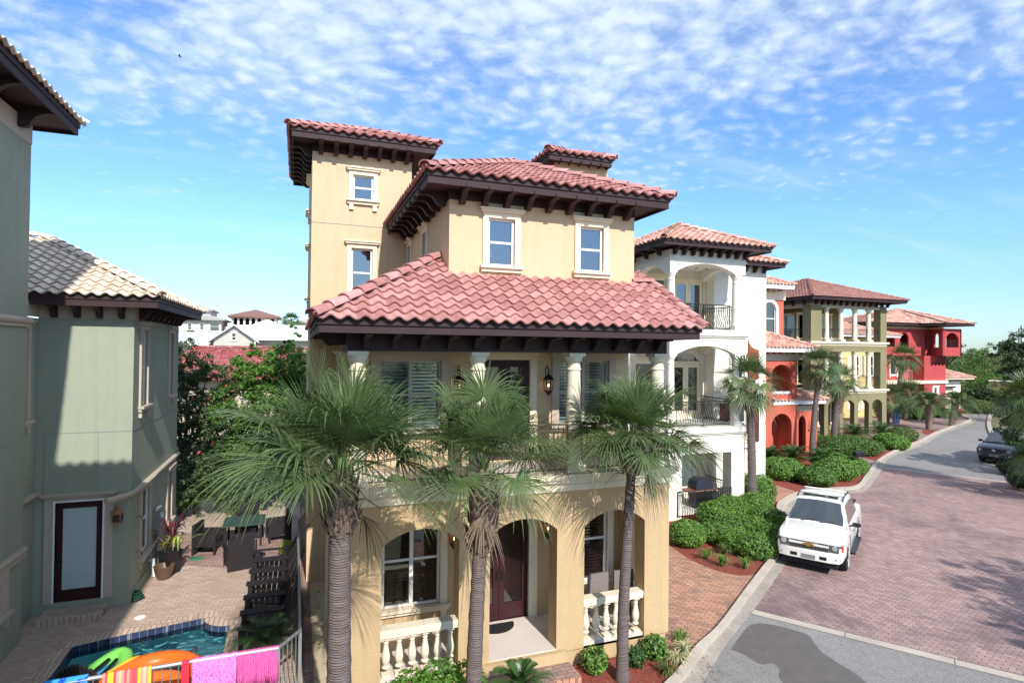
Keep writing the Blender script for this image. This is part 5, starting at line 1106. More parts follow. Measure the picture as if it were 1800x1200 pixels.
def palm(name_, label, base, heart, r=.15, nleaf=34, L=.88, Lp=.78, nseg=40, boots=.9, seed=1, hubs=(), group=None, bootr=.26, thin=1., dead=5, low=-38, bootn=90, ringn=40, w=.017):
    rnd = random.Random(seed); base = Vector(base); heart = Vector(heart)
    t = thing(name_, label, 'palm tree', tuple(base), group)
    m = MB(); n = ringn; vs = []; fs = []; K = 12; lean = (heart-base)
    for i in range(n+1):
        s = i/n; p = base+lean*s+Vector((lean.y, -lean.x, 0))*.0+Vector((lean.x, lean.y, 0))*(-.35*math.sin(math.pi*s)*(1-s)); rr = r*(1.25-.35*s if s > .06 else 1.6-5*s)*(1+.035*math.sin(i*2.4)+rnd.uniform(-.03, .03))
        for k in range(K): a = 2*math.pi*k/K; vs.append((p.x+rr*math.cos(a), p.y+rr*math.sin(a), p.z))
    for i in range(n):
        for k in range(K): fs.append((i*K+k, i*K+(k+1) % K, (i+1)*K+(k+1) % K, (i+1)*K+k))
    m.add(vs, fs); m.build('trunk', BARK, t, smooth=True)
    if boots:
        m = MB(); ax = lean.normalized()
        for i in range(bootn):
            s = i/bootn; h = boots*(1-s); a = i*2.39996; p = heart-ax*h; o = Vector((math.cos(a), math.sin(a), 0)); sd = o.cross(Z)
            rr = r*.8+(bootr-r*.8)*min(1, .45+.9*math.sin(math.pi*min(1, s*.9+.1))); ln = rnd.uniform(.12, .24)
            b0 = p+o*rr*.75; tip = b0+o*ln*.55+Z*ln*.9+sd*rnd.uniform(-.06, .06)
            ww = .055; m.add([b0-sd*ww-Z*.05, b0+sd*ww-Z*.05, b0+sd*ww*.8+Z*.03+o*.04, b0-sd*ww*.8+Z*.03+o*.04, tip-sd*.014, tip+sd*.014], [(0, 1, 2, 3), (3, 2, 5, 4), (0, 3, 4), (1, 2, 5), (0, 1, 5, 4)])
        m.lathe([(r*.9, -boots), (bootr*.8, -boots*.75), (bootr*.9, -boots*.3), (bootr*.5, 0), (.03, .15)], tuple(heart), 10)
        m.build('boots', BOOT, t)
    m = MB()
    for hb in hubs: fan_leaf(m, heart, Z, rnd, L=L*rnd.uniform(.95, 1.1), nseg=nseg, droop=rnd.uniform(.5, .9), hub=heart+Vector(hb), w=w)
    for i in range(nleaf):
        s = (i+.5)/nleaf; el = math.radians(85+(low-85)*s**.85); a = i*2.39996+rnd.uniform(-.3, .3); d = Vector((math.cos(a)*math.cos(el), math.sin(a)*math.cos(el), math.sin(el)))
        k = .55+.45*min(1, s*2.2); fan_leaf(m, heart, d, rnd, Lp*k*rnd.uniform(.9, 1.1), L*rnd.uniform(.88, 1.08), nseg, .12+.55*s+rnd.uniform(-.1, .15), w=w, roll=rnd.uniform(-.5, .5))
    m.build('crown', L_PALM, t, recalc=False)
    if dead:
        m = MB()
        for i in range(dead):
            a = rnd.uniform(0, 6.28); d = Vector((math.cos(a)*.75, math.sin(a)*.75, -.6)); fan_leaf(m, heart-Z*.25, d, rnd, Lp*.5, L*.6, max(8, nseg//4), 1.5, spread=60, w=w)
        for i in range(dead*2):
            a = rnd.uniform(0, 6.28); p = heart-Z*rnd.uniform(.2, .7); o = Vector((math.cos(a), math.sin(a), 0)); m.tube([p+o*.1, p+o*.35+Z*.02, p+o*.55-Z*rnd.uniform(.05, .3)], .016, 4, .005)
        m.build('dead_fronds', L_PALMD, t, recalc=False)
    return t
GP = 'cabbage palms in front of the yellow villa'
hx = lambda px, py, Y: at(px, py, Y=Y)
def hubs_px(heart, lst, Y0): return [tuple(at(x, y, Y=Y0+dy)-heart) for x, y, dy in lst]
h1 = hx(598, 838, 8.2); b1_ = Vector((at(597, 1180, Y=8.2).x, 8.2, 0))
palm('palm_tree', 'biggest front palm with spreading fan crown and smooth ringed trunk beside the pool fence', b1_, h1, .145, 33, .94, .92, 54, .75, 3, hubs_px(h1, [(490, 830, -.4), (470, 750, -.1), (660, 790, -.4), (620, 700, .2), (560, 690, .1), (690, 780, .1), (520, 800, .3), (580, 760, -.5), (730, 800, .2)], 8.2), GP, bootr=.24, low=8, w=.025, dead=2)
h2 = hx(850, 835, 9.2); b2_ = Vector((at(832, 1190, Y=9.2).x, 9.2, 0))
palm('palm_tree', 'middle front palm with thick criss-cross boots and two low hanging fans by the entrance', b2_, h2, .118, 22, .86, .90, 54, 1.25, 5, hubs_px(h2, [(812, 842, -.6), (905, 842, -.6), (795, 740, .0), (800, 720, .4), (935, 780, -.1), (890, 720, .1), (850, 700, -.2), (960, 800, .2), (870, 740, -.3)], 9.2), GP, bootr=.28, low=18, dead=1, w=.025)
h3 = hx(1112, 778, 9.95); b3_ = Vector((6.08, 10.0, .03))
palm('palm_tree', 'front palm with dense round crown standing in red mulch at the villa corner', b3_, h3, .097, 30, .90, .86, 54, .6, 8, hubs_px(h3, [(1060, 740, -.1), (1110, 700, .1), (1165, 710, .1), (1190, 760, -.1), (1075, 765, -.4), (1150, 770, -.4), (1030, 760, .1), (1210, 780, .1), (1060, 700, .2)], 9.95), GP, bootr=.22, low=-2, dead=3, w=.025)
h4 = hx(1318, 668, 18.5)
palm('palm_tree', 'palm in front of the white house with dead brown fronds below its crown', Vector((at(1322, 905, Y=18.5).x, 18.5, 0)), h4, .15, 24, .85, .8, 26, 1.3, 12, (), 'street palms', bootr=.34, low=-50, dead=9, bootn=60, w=.04)
GS = 'street palms'
for (px, py0, ht, hy, Y, lab, sd, n, boot, rr, kk) in (
    (1428, 795, 1440, 642, 26.3, 'tall thin palm rising from the hedge by the orange porch', 14, 28, 1.3, .15, .95),
    (1467, 772, 1476, 668, 31.5, 'thick booted palm in front of the olive house columns', 15, 26, 2.4, .2, 1.0),
    (1558, 752, 1563, 700, 38., 'shaggy low palm at the right corner of the olive house', 17, 28, 1.6, .22, 1.25),
    (1592, 742, 1597, 690, 40., 'palm standing beside the blue bin', 18, 26, .5, .16, 1.15),
    (1575, 700, 1588, 628, 41., 'tall palm against the crimson house side block', 19, 28, 1.4, .18, 1.15)):
    b = at(px, py0, Y=Y); b.z = 0; hh = at(ht, hy, Y=Y); palm('palm_tree', lab, b, hh, rr, n, .95*kk, .95*kk, 22, boot, sd, (), GS, bootr=rr*1.8, low=-45, dead=4, bootn=50, w=.055)
b = Vector((at(1822, 700, Y=17).x, 17, 0)); palm('palm_tree', 'large fan palm leaning in from the right edge of the street', b, at(1812, 700, Y=17), .18, 34, 1.0, .9, 34, .9, 23, (), GS, bootr=.3, low=-50, dead=4, w=.045)
b = Vector((at(1835, 850, Y=16).x, 16, 0)); palm('palm_tree', 'low fan palm below the big one at the right kerb', b, Vector((b.x, b.y, 2.0)), .15, 24, .9, .8, 30, .5, 24, (), GS, bootr=.3, low=-30, dead=2, w=.04)
for (px, py, Y, lab) in ((512, 562, 108, 'distant palm beside the white metal roof'), (531, 580, 100, 'distant low palm behind the white metal roof')):
    h = at(px, py, Y=Y); palm('palm_tree', lab, (h.x, Y, 0), h, .2, 22, 1.1, 1.0, 12, 0, px, (), 'distant palms', low=-40, dead=0, ringn=6, w=.12)
# feather palms and cycads
def feather(mb, heart, d, rnd, L, nl=22, ll=.3, arch=.6, w=.02, vee=.5):
    d = d.normalized(); s = d.cross(Z); s = s.normalized() if s.length > .05 else Vector((1, 0, 0)); pts = []; u0 = rnd.random()
    for i in range(nl+1):
        t = i/nl; pts.append(heart+d*(L*t)-Z*(L*arch*t**2.2))
    for i in range(2, nl+1):
        p = pts[i]; tg = (pts[i]-pts[i-1]).normalized(); up = s.cross(tg); t = i/nl; l = ll*(math.sin(math.pi*(t*.85+.1))**.6)
        for sg in (-1, 1):
            v = (s*sg+tg*.55+up*vee).normalized(); q = p+v*l-Z*l*.12; uu = min(1, max(0, u0*.6+rnd.uniform(0, .4)))
            mb.add([p-tg*w*.5, p+tg*w*.5, q+tg*w*.15, q-tg*w*.15], [(0, 1, 2, 3)], [[(uu, .5)]*4])
    vs = []
    for p in pts[::3]: vs += [p-s*.008, p+s*.008]
    mb.add(vs, [(2*i, 2*i+1, 2*i+3, 2*i+2) for i in range(len(vs)//2-1)], [[(.8, .5)]*4]*(len(vs)//2-1))
def cycad(label, loc, R=.8, n=26, seed=1, group='sago palms in the beds', h=.25, name='sago_palm', cat='cycad', elr=(70, 8), ll=.16, w=.018, mat=None):
    rnd = random.Random(seed); t = thing(name, label, cat, tuple(loc), group); loc = Vector(loc); m = MB(); m.lathe([(.13, 0), (.15, h*.6), (.08, h)], tuple(loc), 8); m.build('stem', BOOT, t)
    m = MB()
    for i in range(n):
        s = (i+.5)/n; el = math.radians(elr[0]+(elr[1]-elr[0])*s); a = i*2.4; feather(m, loc+Z*h, Vector((math.cos(a)*math.cos(el), math.sin(a)*math.cos(el), math.sin(el))), rnd, R*rnd.uniform(.85, 1.1), 24, ll, .45, w)
    m.build('fronds', mat or L_CYC, t, recalc=False); return t
for (px, pb, hy, lab, sd) in ((1633, 755, 710, 'feather palm with arching grey green fronds in a small mulch circle', 31), (1672, 748, 708, 'feather palm with leaning dark trunk at the kerb point', 32)):
    b = at(px, pb, Z=0); h = at(px+(0 if sd == 31 else 8), hy, Y=b.y); rnd = random.Random(sd); t = thing('palm_tree', lab, 'palm tree', tuple(b), 'feather palms at the bend')
    m = MB(); m.tube([b, (b+h)/2, h], .24, 10, .32); m.build('trunk', BOOT, t, smooth=True); m = MB()
    for i in range(30):
        s = (i+.5)/30; el = math.radians(80-95*s); a = i*2.4; feather(m, h, Vector((math.cos(a)*math.cos(el), math.sin(a)*math.cos(el), math.sin(el))), rnd, 2.1, 26, .5, .6, .06, .7)
    m.build('crown', L_PALM, t, recalc=False)
# leafy plants
def leaves(mb, pts, size, rnd, up=.35):
    for p, o in pts:
        n = (o+Vector((rnd.gauss(0, .6), rnd.gauss(0, .6), rnd.gauss(0, .6)+up))).normalized(); a = n.cross(Vector((rnd.gauss(0, 1), rnd.gauss(0, 1), rnd.gauss(0, 1)))).normalized(); b = n.cross(a); s = size*rnd.uniform(.6, 1.3); u = rnd.random()
        mb.add([p-a*s, p-b*s*.42+n*s*.1, p+a*s, p+b*s*.42+n*s*.1], [(0, 1, 2, 3)], [[(u, .5)]*4])
def lobe_pts(c, r, n, rnd, shell=.72, zmin=None, rough=.12):
    o = []
    for _ in range(n):
        v = Vector((rnd.gauss(0, 1), rnd.gauss(0, 1), rnd.gauss(0, 1))).normalized(); k = rnd.uniform(shell, 1.04)+rough*math.sin(v.x*7+c[0]*3)*math.sin(v.y*6+c[1])*math.cos(v.z*7)
        p = Vector((c[0]+v.x*r[0]*k, c[1]+v.y*r[1]*k, c[2]+v.z*r[2]*k))
        if zmin is None or p.z > zmin: o.append((p, v))
    return o
def bush(label, lobes, n, size, mat=None, seed=1, group=None, name='bush', cat='bush', core=True):
    rnd = random.Random(seed); c0 = lobes[0]; t = thing(name, label, cat, (c0[0], c0[1], 0), group); m = MB(); tot = sum(l[3]*l[4] for l in lobes)
    for l in lobes: leaves(m, lobe_pts(l[:3], (l[3], l[3], l[4]), int(1.15*n*l[3]*l[4]/tot), rnd, .84, zmin=.0, rough=.05), size*.9, rnd, .2)
    m.build('foliage', mat or L_HEDGE, t, recalc=False)
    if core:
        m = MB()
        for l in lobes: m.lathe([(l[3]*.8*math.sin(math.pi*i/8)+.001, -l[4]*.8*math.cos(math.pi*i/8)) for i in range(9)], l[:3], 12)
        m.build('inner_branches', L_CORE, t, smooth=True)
    return t
def gz(px, py, r, h, dz=0): p = at(px, py, Z=0); h *= .7; r *= .9; return (p.x, p.y, h*.5+dz, r, h*.55)
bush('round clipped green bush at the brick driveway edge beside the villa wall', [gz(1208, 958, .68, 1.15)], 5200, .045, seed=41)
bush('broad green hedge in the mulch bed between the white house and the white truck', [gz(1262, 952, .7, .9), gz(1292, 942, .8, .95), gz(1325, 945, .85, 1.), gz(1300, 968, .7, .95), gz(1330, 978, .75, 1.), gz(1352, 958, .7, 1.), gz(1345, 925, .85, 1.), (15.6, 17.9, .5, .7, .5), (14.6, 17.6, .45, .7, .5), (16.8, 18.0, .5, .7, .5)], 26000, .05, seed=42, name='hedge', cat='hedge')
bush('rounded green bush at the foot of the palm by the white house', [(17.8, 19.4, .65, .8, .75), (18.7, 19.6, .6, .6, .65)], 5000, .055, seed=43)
GB = 'clipped bushes in the mulch beds'
bs = [('round bush nearest the corner of the white house in the second bed', [(1378, 842, 1.1, 1.5), (1366, 838, .9, 1.4)]), ('small round bush in front of the sago palm in the second bed', [(1436, 852, 1.0, 1.2)]), ('large bush behind the mailbox', [(1472, 842, 1.1, 1.5), (1460, 828, 1.1, 1.5), (1495, 832, 1.0, 1.3)]), ('long rounded hedge bush below the olive house arcade', [(1465, 798, 1.4, 1.6), (1490, 798, 1.5, 1.7), (1515, 799, 1.4, 1.5), (1447, 792, 1.2, 1.4)]), ('round bush at the point of the third bed', [(1571, 790, 1.0, 1.4), (1562, 785, 1.0, 1.3)]), ('low wispy bush past the third bed', [(1586, 774, 1.1, 1.3)]), ('small bush at the foot of the crimson house', [(1660, 733, 1.5, 1.2), (1652, 731, 1.2, 1.2)]), ('low bush by the crimson house porch', [(1612, 736, 1.6, 1.6)]), ('grey green bush beside the white garage', [(1722, 726, 1.6, 2.0), (1730, 725, 1.4, 1.8)])]
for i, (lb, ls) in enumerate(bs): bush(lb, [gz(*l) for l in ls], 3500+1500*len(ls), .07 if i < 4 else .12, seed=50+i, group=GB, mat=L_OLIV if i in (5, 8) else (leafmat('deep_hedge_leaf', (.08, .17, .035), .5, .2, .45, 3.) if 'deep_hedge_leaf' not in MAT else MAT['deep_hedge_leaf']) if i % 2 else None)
for i, (px, py, R, lb) in enumerate(((1392, 822, 1.5, 'sago palm between two round bushes below the orange house'), (1447, 828, 1.5, 'dark sago palm in the middle of the second bed'), (1352, 822, 1.3, 'sago palm half hidden behind the white house corner'), (1502, 778, 1.7, 'sago palm behind the long hedge bush'), (1548, 776, 1.8, 'wide sago palm beside the shaggy low palm'))):
    p = at(px, py, Z=0); cycad(lb, p, R, 30, 60+i, h=.5, ll=.3, w=.04)
cycad('sago palm with stiff fronds poking up below the entrance step', (3.75, 9.6, 0), .75, 22, 70, h=.55, elr=(75, 20), ll=.14, w=.025)
cycad('sago palm at the pool edge inside the metal fence', (-.55, 13.2, 0), .95, 24, 71, h=.35, elr=(60, 5), ll=.15, w=.022)
def small(px, py, r, h, n, lb, sd, mat=None, size=.05): p = at(px, py, Z=0); return bush(lb, [(p.x, p.y, h*.5, r, h*.52)], n, size, mat, sd, 'small shrubs in the front mulch bed')
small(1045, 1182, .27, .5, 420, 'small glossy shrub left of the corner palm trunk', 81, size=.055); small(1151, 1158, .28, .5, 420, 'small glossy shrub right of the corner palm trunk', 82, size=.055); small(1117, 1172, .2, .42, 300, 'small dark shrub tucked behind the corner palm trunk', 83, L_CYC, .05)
L_HEDGE2 = leafmat('warm_hedge_leaf', (.13, .21, .05), .5, .2, .45, 3.)
L_BRIGHT = leafmat('bright_shrub_leaf', (.10, .24, .03), .4, .3, .4, 2.)
bush('bright green leafy shrubs below the left balustrade of the villa', [(1.9, 9.85, .55, .42, .5), (2.4, 9.9, .6, .42, .52), (2.85, 9.9, .5, .4, .5), (1.5, 9.8, .4, .35, .5)], 4200, .045, L_BRIGHT, 84, core=False)
def grass(px, py, r, lb, sd, mat=None, h=.4, n=70, Zg=0, loc=None, grp='tufts of border grass', cat='grass tuft', w=.012):
    p = at(px, py, Z=Zg) if loc is None else Vector(loc); rnd = random.Random(sd); t = tag(thing('grass_tuft', lb, cat, tuple(p)), group=grp); m = MB()
    for i in range(n):
        a = rnd.uniform(0, 6.28); o = Vector((math.cos(a), math.sin(a), 0)); s = o.cross(Z)*w*rnd.uniform(.7, 1.2); l = rnd.uniform(.6, 1.1); q = rnd.uniform(.2, 1); u = rnd.random(); pts = [p+o*.03, p+o*r*.45*q+Z*h*l*.7, p+o*r*.9*q+Z*h*l*.75, p+o*r*1.15*q+Z*h*l*(.35+.4*(1-q))]
        vs = []
        for k, c in enumerate(pts): ww = (1, .9, .6, .1)[k]; vs += [c-s*ww, c+s*ww]
        m.add(vs, [(2*k, 2*k+1, 2*k+3, 2*k+2) for k in range(3)], [[(u, .5)]*4]*3)
    m.build('blades', mat or L_HEDGE, t, recalc=False); return t
for i, (px, py, mt, lb) in enumerate(((1203, 1150, L_VAR, 'pale variegated tuft closest to the brick driveway'), (1188, 1168, L_VAR, 'pale variegated tuft below the first one beside the kerb'), (1172, 1188, L_OLIV, 'dry reddish tuft at the lower kerb end of the front bed'), (1195, 1128, L_HEDGE, 'tiny green tuft at the villa corner'), (1242, 984, L_HEDGE, 'green tuft beside the round clipped bush'), (1270, 996, L_HEDGE, 'green tuft in the middle of the mulch point'), (1310, 1000, L_HEDGE, 'green tuft nearest the kerb in front of the hedge'), (1273, 975, L_OLIV, 'olive tuft touching the hedge'), (1335, 985, L_HEDGE, 'green tuft at the foot of the hedge by the truck'), (1420, 855, L_OLIV, 'yellowish tuft between the two round bushes'))): grass(px, py, .32, lb, 90+i, mt, .32 if i < 4 else .45)
def tree(label, base, lobes, n, size, mat, seed, trunk=.15, group=None, name='tree', limbs=8, bark=None, extra=None):
    rnd = random.Random(seed); b = Vector(base); t = thing(name, label, 'tree', tuple(b), group); m = MB(); cs = [Vector(l[:3]) for l in lobes]; top = max(c.z for c in cs); ctr = sum(cs, Vector())/len(cs); fk = Vector((b.x*.5+ctr.x*.5, b.y*.5+ctr.y*.5, b.z+(ctr.z-b.z)*.5))
    m.tube([b, b.lerp(fk, .5)+Vector((.1, 0, 0)), fk], trunk, 8, trunk*.7)
    for c in cs: m.tube([fk, fk.lerp(c, .5)+Vector((rnd.uniform(-.2, .2), rnd.uniform(-.2, .2), 0)), c], trunk*.55, 6, trunk*.15)
    m.build('trunk', bark or BARKD, t, smooth=True); m = MB(); tot = sum(l[3]*l[3] for l in lobes)
    for l in lobes:
        k = int(n*l[3]*l[3]/tot); rz_ = l[4] if len(l) > 4 else l[3]*.85
        # clumps on the lobe, leaves in each clump
        nc = max(6, int(k/45)); 
        for p, v in lobe_pts(l[:3], (l[3], l[3], rz_), nc, rnd, .45): 
            cr_ = l[3]*rnd.uniform(.14, .3); leaves(m, lobe_pts(p, (cr_, cr_, cr_*.7), int(k/nc), rnd, .2, rough=0), size, rnd, .5)
    m.build('crown', mat, t, recalc=False); 
    if extra:
        m = MB(); leaves(m, [q for l in lobes for q in lobe_pts(l[:3], (l[3], l[3], l[3]*.8), extra[1], rnd, .9)], size*1.2, rnd); m.build('blossom', extra[0], t, recalc=False)
    return t
FLW = leafmat('pink_blossom', (.5, .06, .08), .3, .1)
tree('bright green leafy tree between the green house and the yellow villa', (-1.6, 27, 0), [(-1.6, 27, 5.3, 1.25), (-.5, 27, 5.6, 1.1), (-2.3, 26.6, 3.8, 1.5), (-.8, 26.5, 3.6, 1.7), (.1, 27.2, 4.6, 1.), (-2.0, 26.3, 1.9, 1.6), (-.3, 26.5, 2.0, 1.6), (-1.9, 27.2, 6.4, .45), (-.6, 27.4, 6.6, .4)], 30000, .085, L_TREE, 101, .14)
tree('thin upright sapling reaching above the bright green tree', (-.1, 29.5, 0), [(-.15, 29.5, 7.2, .35, .5), (-.1, 29.5, 6.3, .5, .7), (0, 29.5, 5.2, .7, .8)], 1500, .08, L_TREE, 102, .05)
tree('dark tangled tree with pink blossom beside the green house wing', (-4.2, 26, 0), [(-4.3, 26, 5.6, 1.3), (-3.5, 26.3, 5.0, 1.2), (-4.6, 25.5, 4.0, 1.4), (-3.4, 26, 3.6, 1.3), (-4, 26, 2.2, 1.6), (-5.2, 26.5, 6.0, 1.)], 17000, .08, L_DARK, 103, .16, extra=(FLW, 25))
tree('dark evergreen filling the gap behind the patio', (-2.6, 25.2, 0), [(-3.2, 25.2, 1.6, 1.3), (-2.1, 25.0, 1.2, 1.2), (-1.0, 25.4, 1.1, 1.0), (-3.9, 24.6, 1.2, 1.0)], 11000, .08, L_DARK, 104, .1)
tree('slim tree against the left edge of the villa tower', (.0, 31, 0), [(.2, 31, 5.2, 1.0), (.3, 31, 3.8, 1.3), (.1, 31.4, 6.2, .6)], 5000, .09, L_DARK, 105, .1)
GT = 'dark trees below the pink house'
for i, (px, py, Y, r) in enumerate(((325, 590, 85, 3.6), (345, 588, 88, 3.6), (372, 588, 90, 3.2), (388, 592, 88, 3.), (310, 592, 88, 3.5))):
    p = at(px, py, Y=Y); tree(('olive tree left of', 'second olive tree left of', 'rounded olive tree below', 'olive tree right of', 'leftmost olive tree below')[i]+' the distant pink house', (p.x, Y, 0), [(p.x, Y, p.z-1.5, r*.7), (p.x+1, Y, p.z-3, r)], 2200, .28, L_OLIV, 110+i, .2, GT)
L_OLIV2 = leafmat('yellow_olive_leaf', (.15, .17, .06), .45, .25, .6, .4)
GF = 'trees beyond the end of the street'
tl = [(1700, 605, 95, 6, 0, 'feathery grey green tree just right of the crimson loggia'), (1722, 597, 105, 6, 1, 'bright tree with pale bare branches beyond the garage'), (1745, 600, 100, 6.5, 0, 'tallest rounded grey green tree beyond the street end'), (1712, 645, 88, 6, 2, 'olive bushy tree above the garage roof'), (1742, 640, 84, 6, 1, 'bright green tree in the middle of the wood edge'), (1768, 655, 80, 5, 2, 'olive tree above the yellow garden wall'), (1728, 678, 80, 4.5, 3, 'dark narrow tree at the corner of the garage'), (1775, 632, 95, 6, 1, 'green tree below the bare poles'), (1795, 640, 90, 6, 2, 'olive tree at the far right edge'), (1690, 640, 98, 5.5, 1, 'green tree behind the crimson loggia')]
for i, (px, py, Y, r, k, lb) in enumerate(tl):
    p = at(px, py, Y=Y*.6); Yq = Y*.6; r *= .62
    if k == 3: r *= .6
    rr_ = random.Random(i); tree(lb, (p.x, Yq, 0), [(p.x, Yq, p.z-r*.7, r*.75, r*.7), (p.x+r*.5, Yq, p.z-r*1.4, r), (p.x-r*.5, Yq+.5, p.z-r*1.6, r), (p.x, Yq, max(1, p.z-r*2.6), r*1.1)], 6500, .17, [L_OLIV, L_TREE, L_OLIV2, L_DARK][k], 120+i, .2, GF)
tree('dark glossy magnolia overhanging the black car at the right edge', (at(1792, 800, Y=20).x, 20, 0), [tuple(at(1800, 730, Y=20))+(1.4,), tuple(at(1822, 770, Y=19.5))+(1.5,), tuple(at(1775, 728, Y=21))+(.75,), tuple(at(1825, 720, Y=20))+(1.6,), tuple(at(1818, 795, Y=19))+(1.0,)], 9000, .11, L_DARK, 140, .15)
tree('dark magnolia crown against the sky at the upper right edge', (at(1800, 640, Y=34).x, 34, 0), [tuple(at(1798, 600, Y=34))+(1.7,), tuple(at(1782, 628, Y=34))+(1.9,), tuple(at(1806, 650, Y=34))+(2.4,), tuple(at(1775, 612, Y=34))+(.9,)], 7000, .15, L_DARK, 141, .2)
for i, (px, py, r) in enumerate(((1790, 835, 1.0), (1800, 815, 1.1), (1810, 860, .9))): bush(('dark ground shrub under the magnolia', 'shrub behind the black car', 'shrub at the right kerb bend')[i], [gz(px, py, r, 1.2)], 2500, .09, L_DARK, 145+i, 'shrubs along the right kerb')
tree('broad street tree just outside the right edge whose shade falls on the pavers', (21.0, .5, 0), [(18.6, 1.2, 5.8, 1.8), (20.6, .8, 6.6, 2.1), (22.6, 1., 5.8, 1.8), (19.6, -.6, 5.0, 1.7), (16.6, 1.0, 5.4, 1.3)], 6500, .15, L_TREE, 142, .2)
# far woods, one mass
rnd = random.Random(5); m = MB(); pts = []
for i in range(170):
    X = rnd.uniform(60, 420); Y = rnd.uniform(120, 330); pts += lobe_pts((X, Y, rnd.uniform(1.5, 3.5)), (9, 9, 3.2), 120, rnd, .85)
for i in range(150):
    X = rnd.uniform(-200, 60); Y = rnd.uniform(130, 300); pts += lobe_pts((X, Y, rnd.uniform(1, 3)), (9, 9, 3.5), 90, rnd, .85)
leaves(m, pts, 1.1, rnd, .6); tag(m.build('far_woods', L_OLIV, recalc=False), kind='stuff')

m = MB(); L_ = []; rnd = random.Random(77)
for i in range(420): q = Vector((rnd.uniform(5.4, 8.3), rnd.uniform(8.6, 10.7), .034)); L_.append((q, Vector((0, 0, 1))))
for i in range(700): q = at(rnd.uniform(1190, 1360), rnd.uniform(958, 1004), Z=.02); L_.append((q, Vector((0, 0, 1))))
leaves(m, L_, .03, rnd, 1.5); tag(m.build('bark_chips', BOOT, recalc=False), kind='stuff')
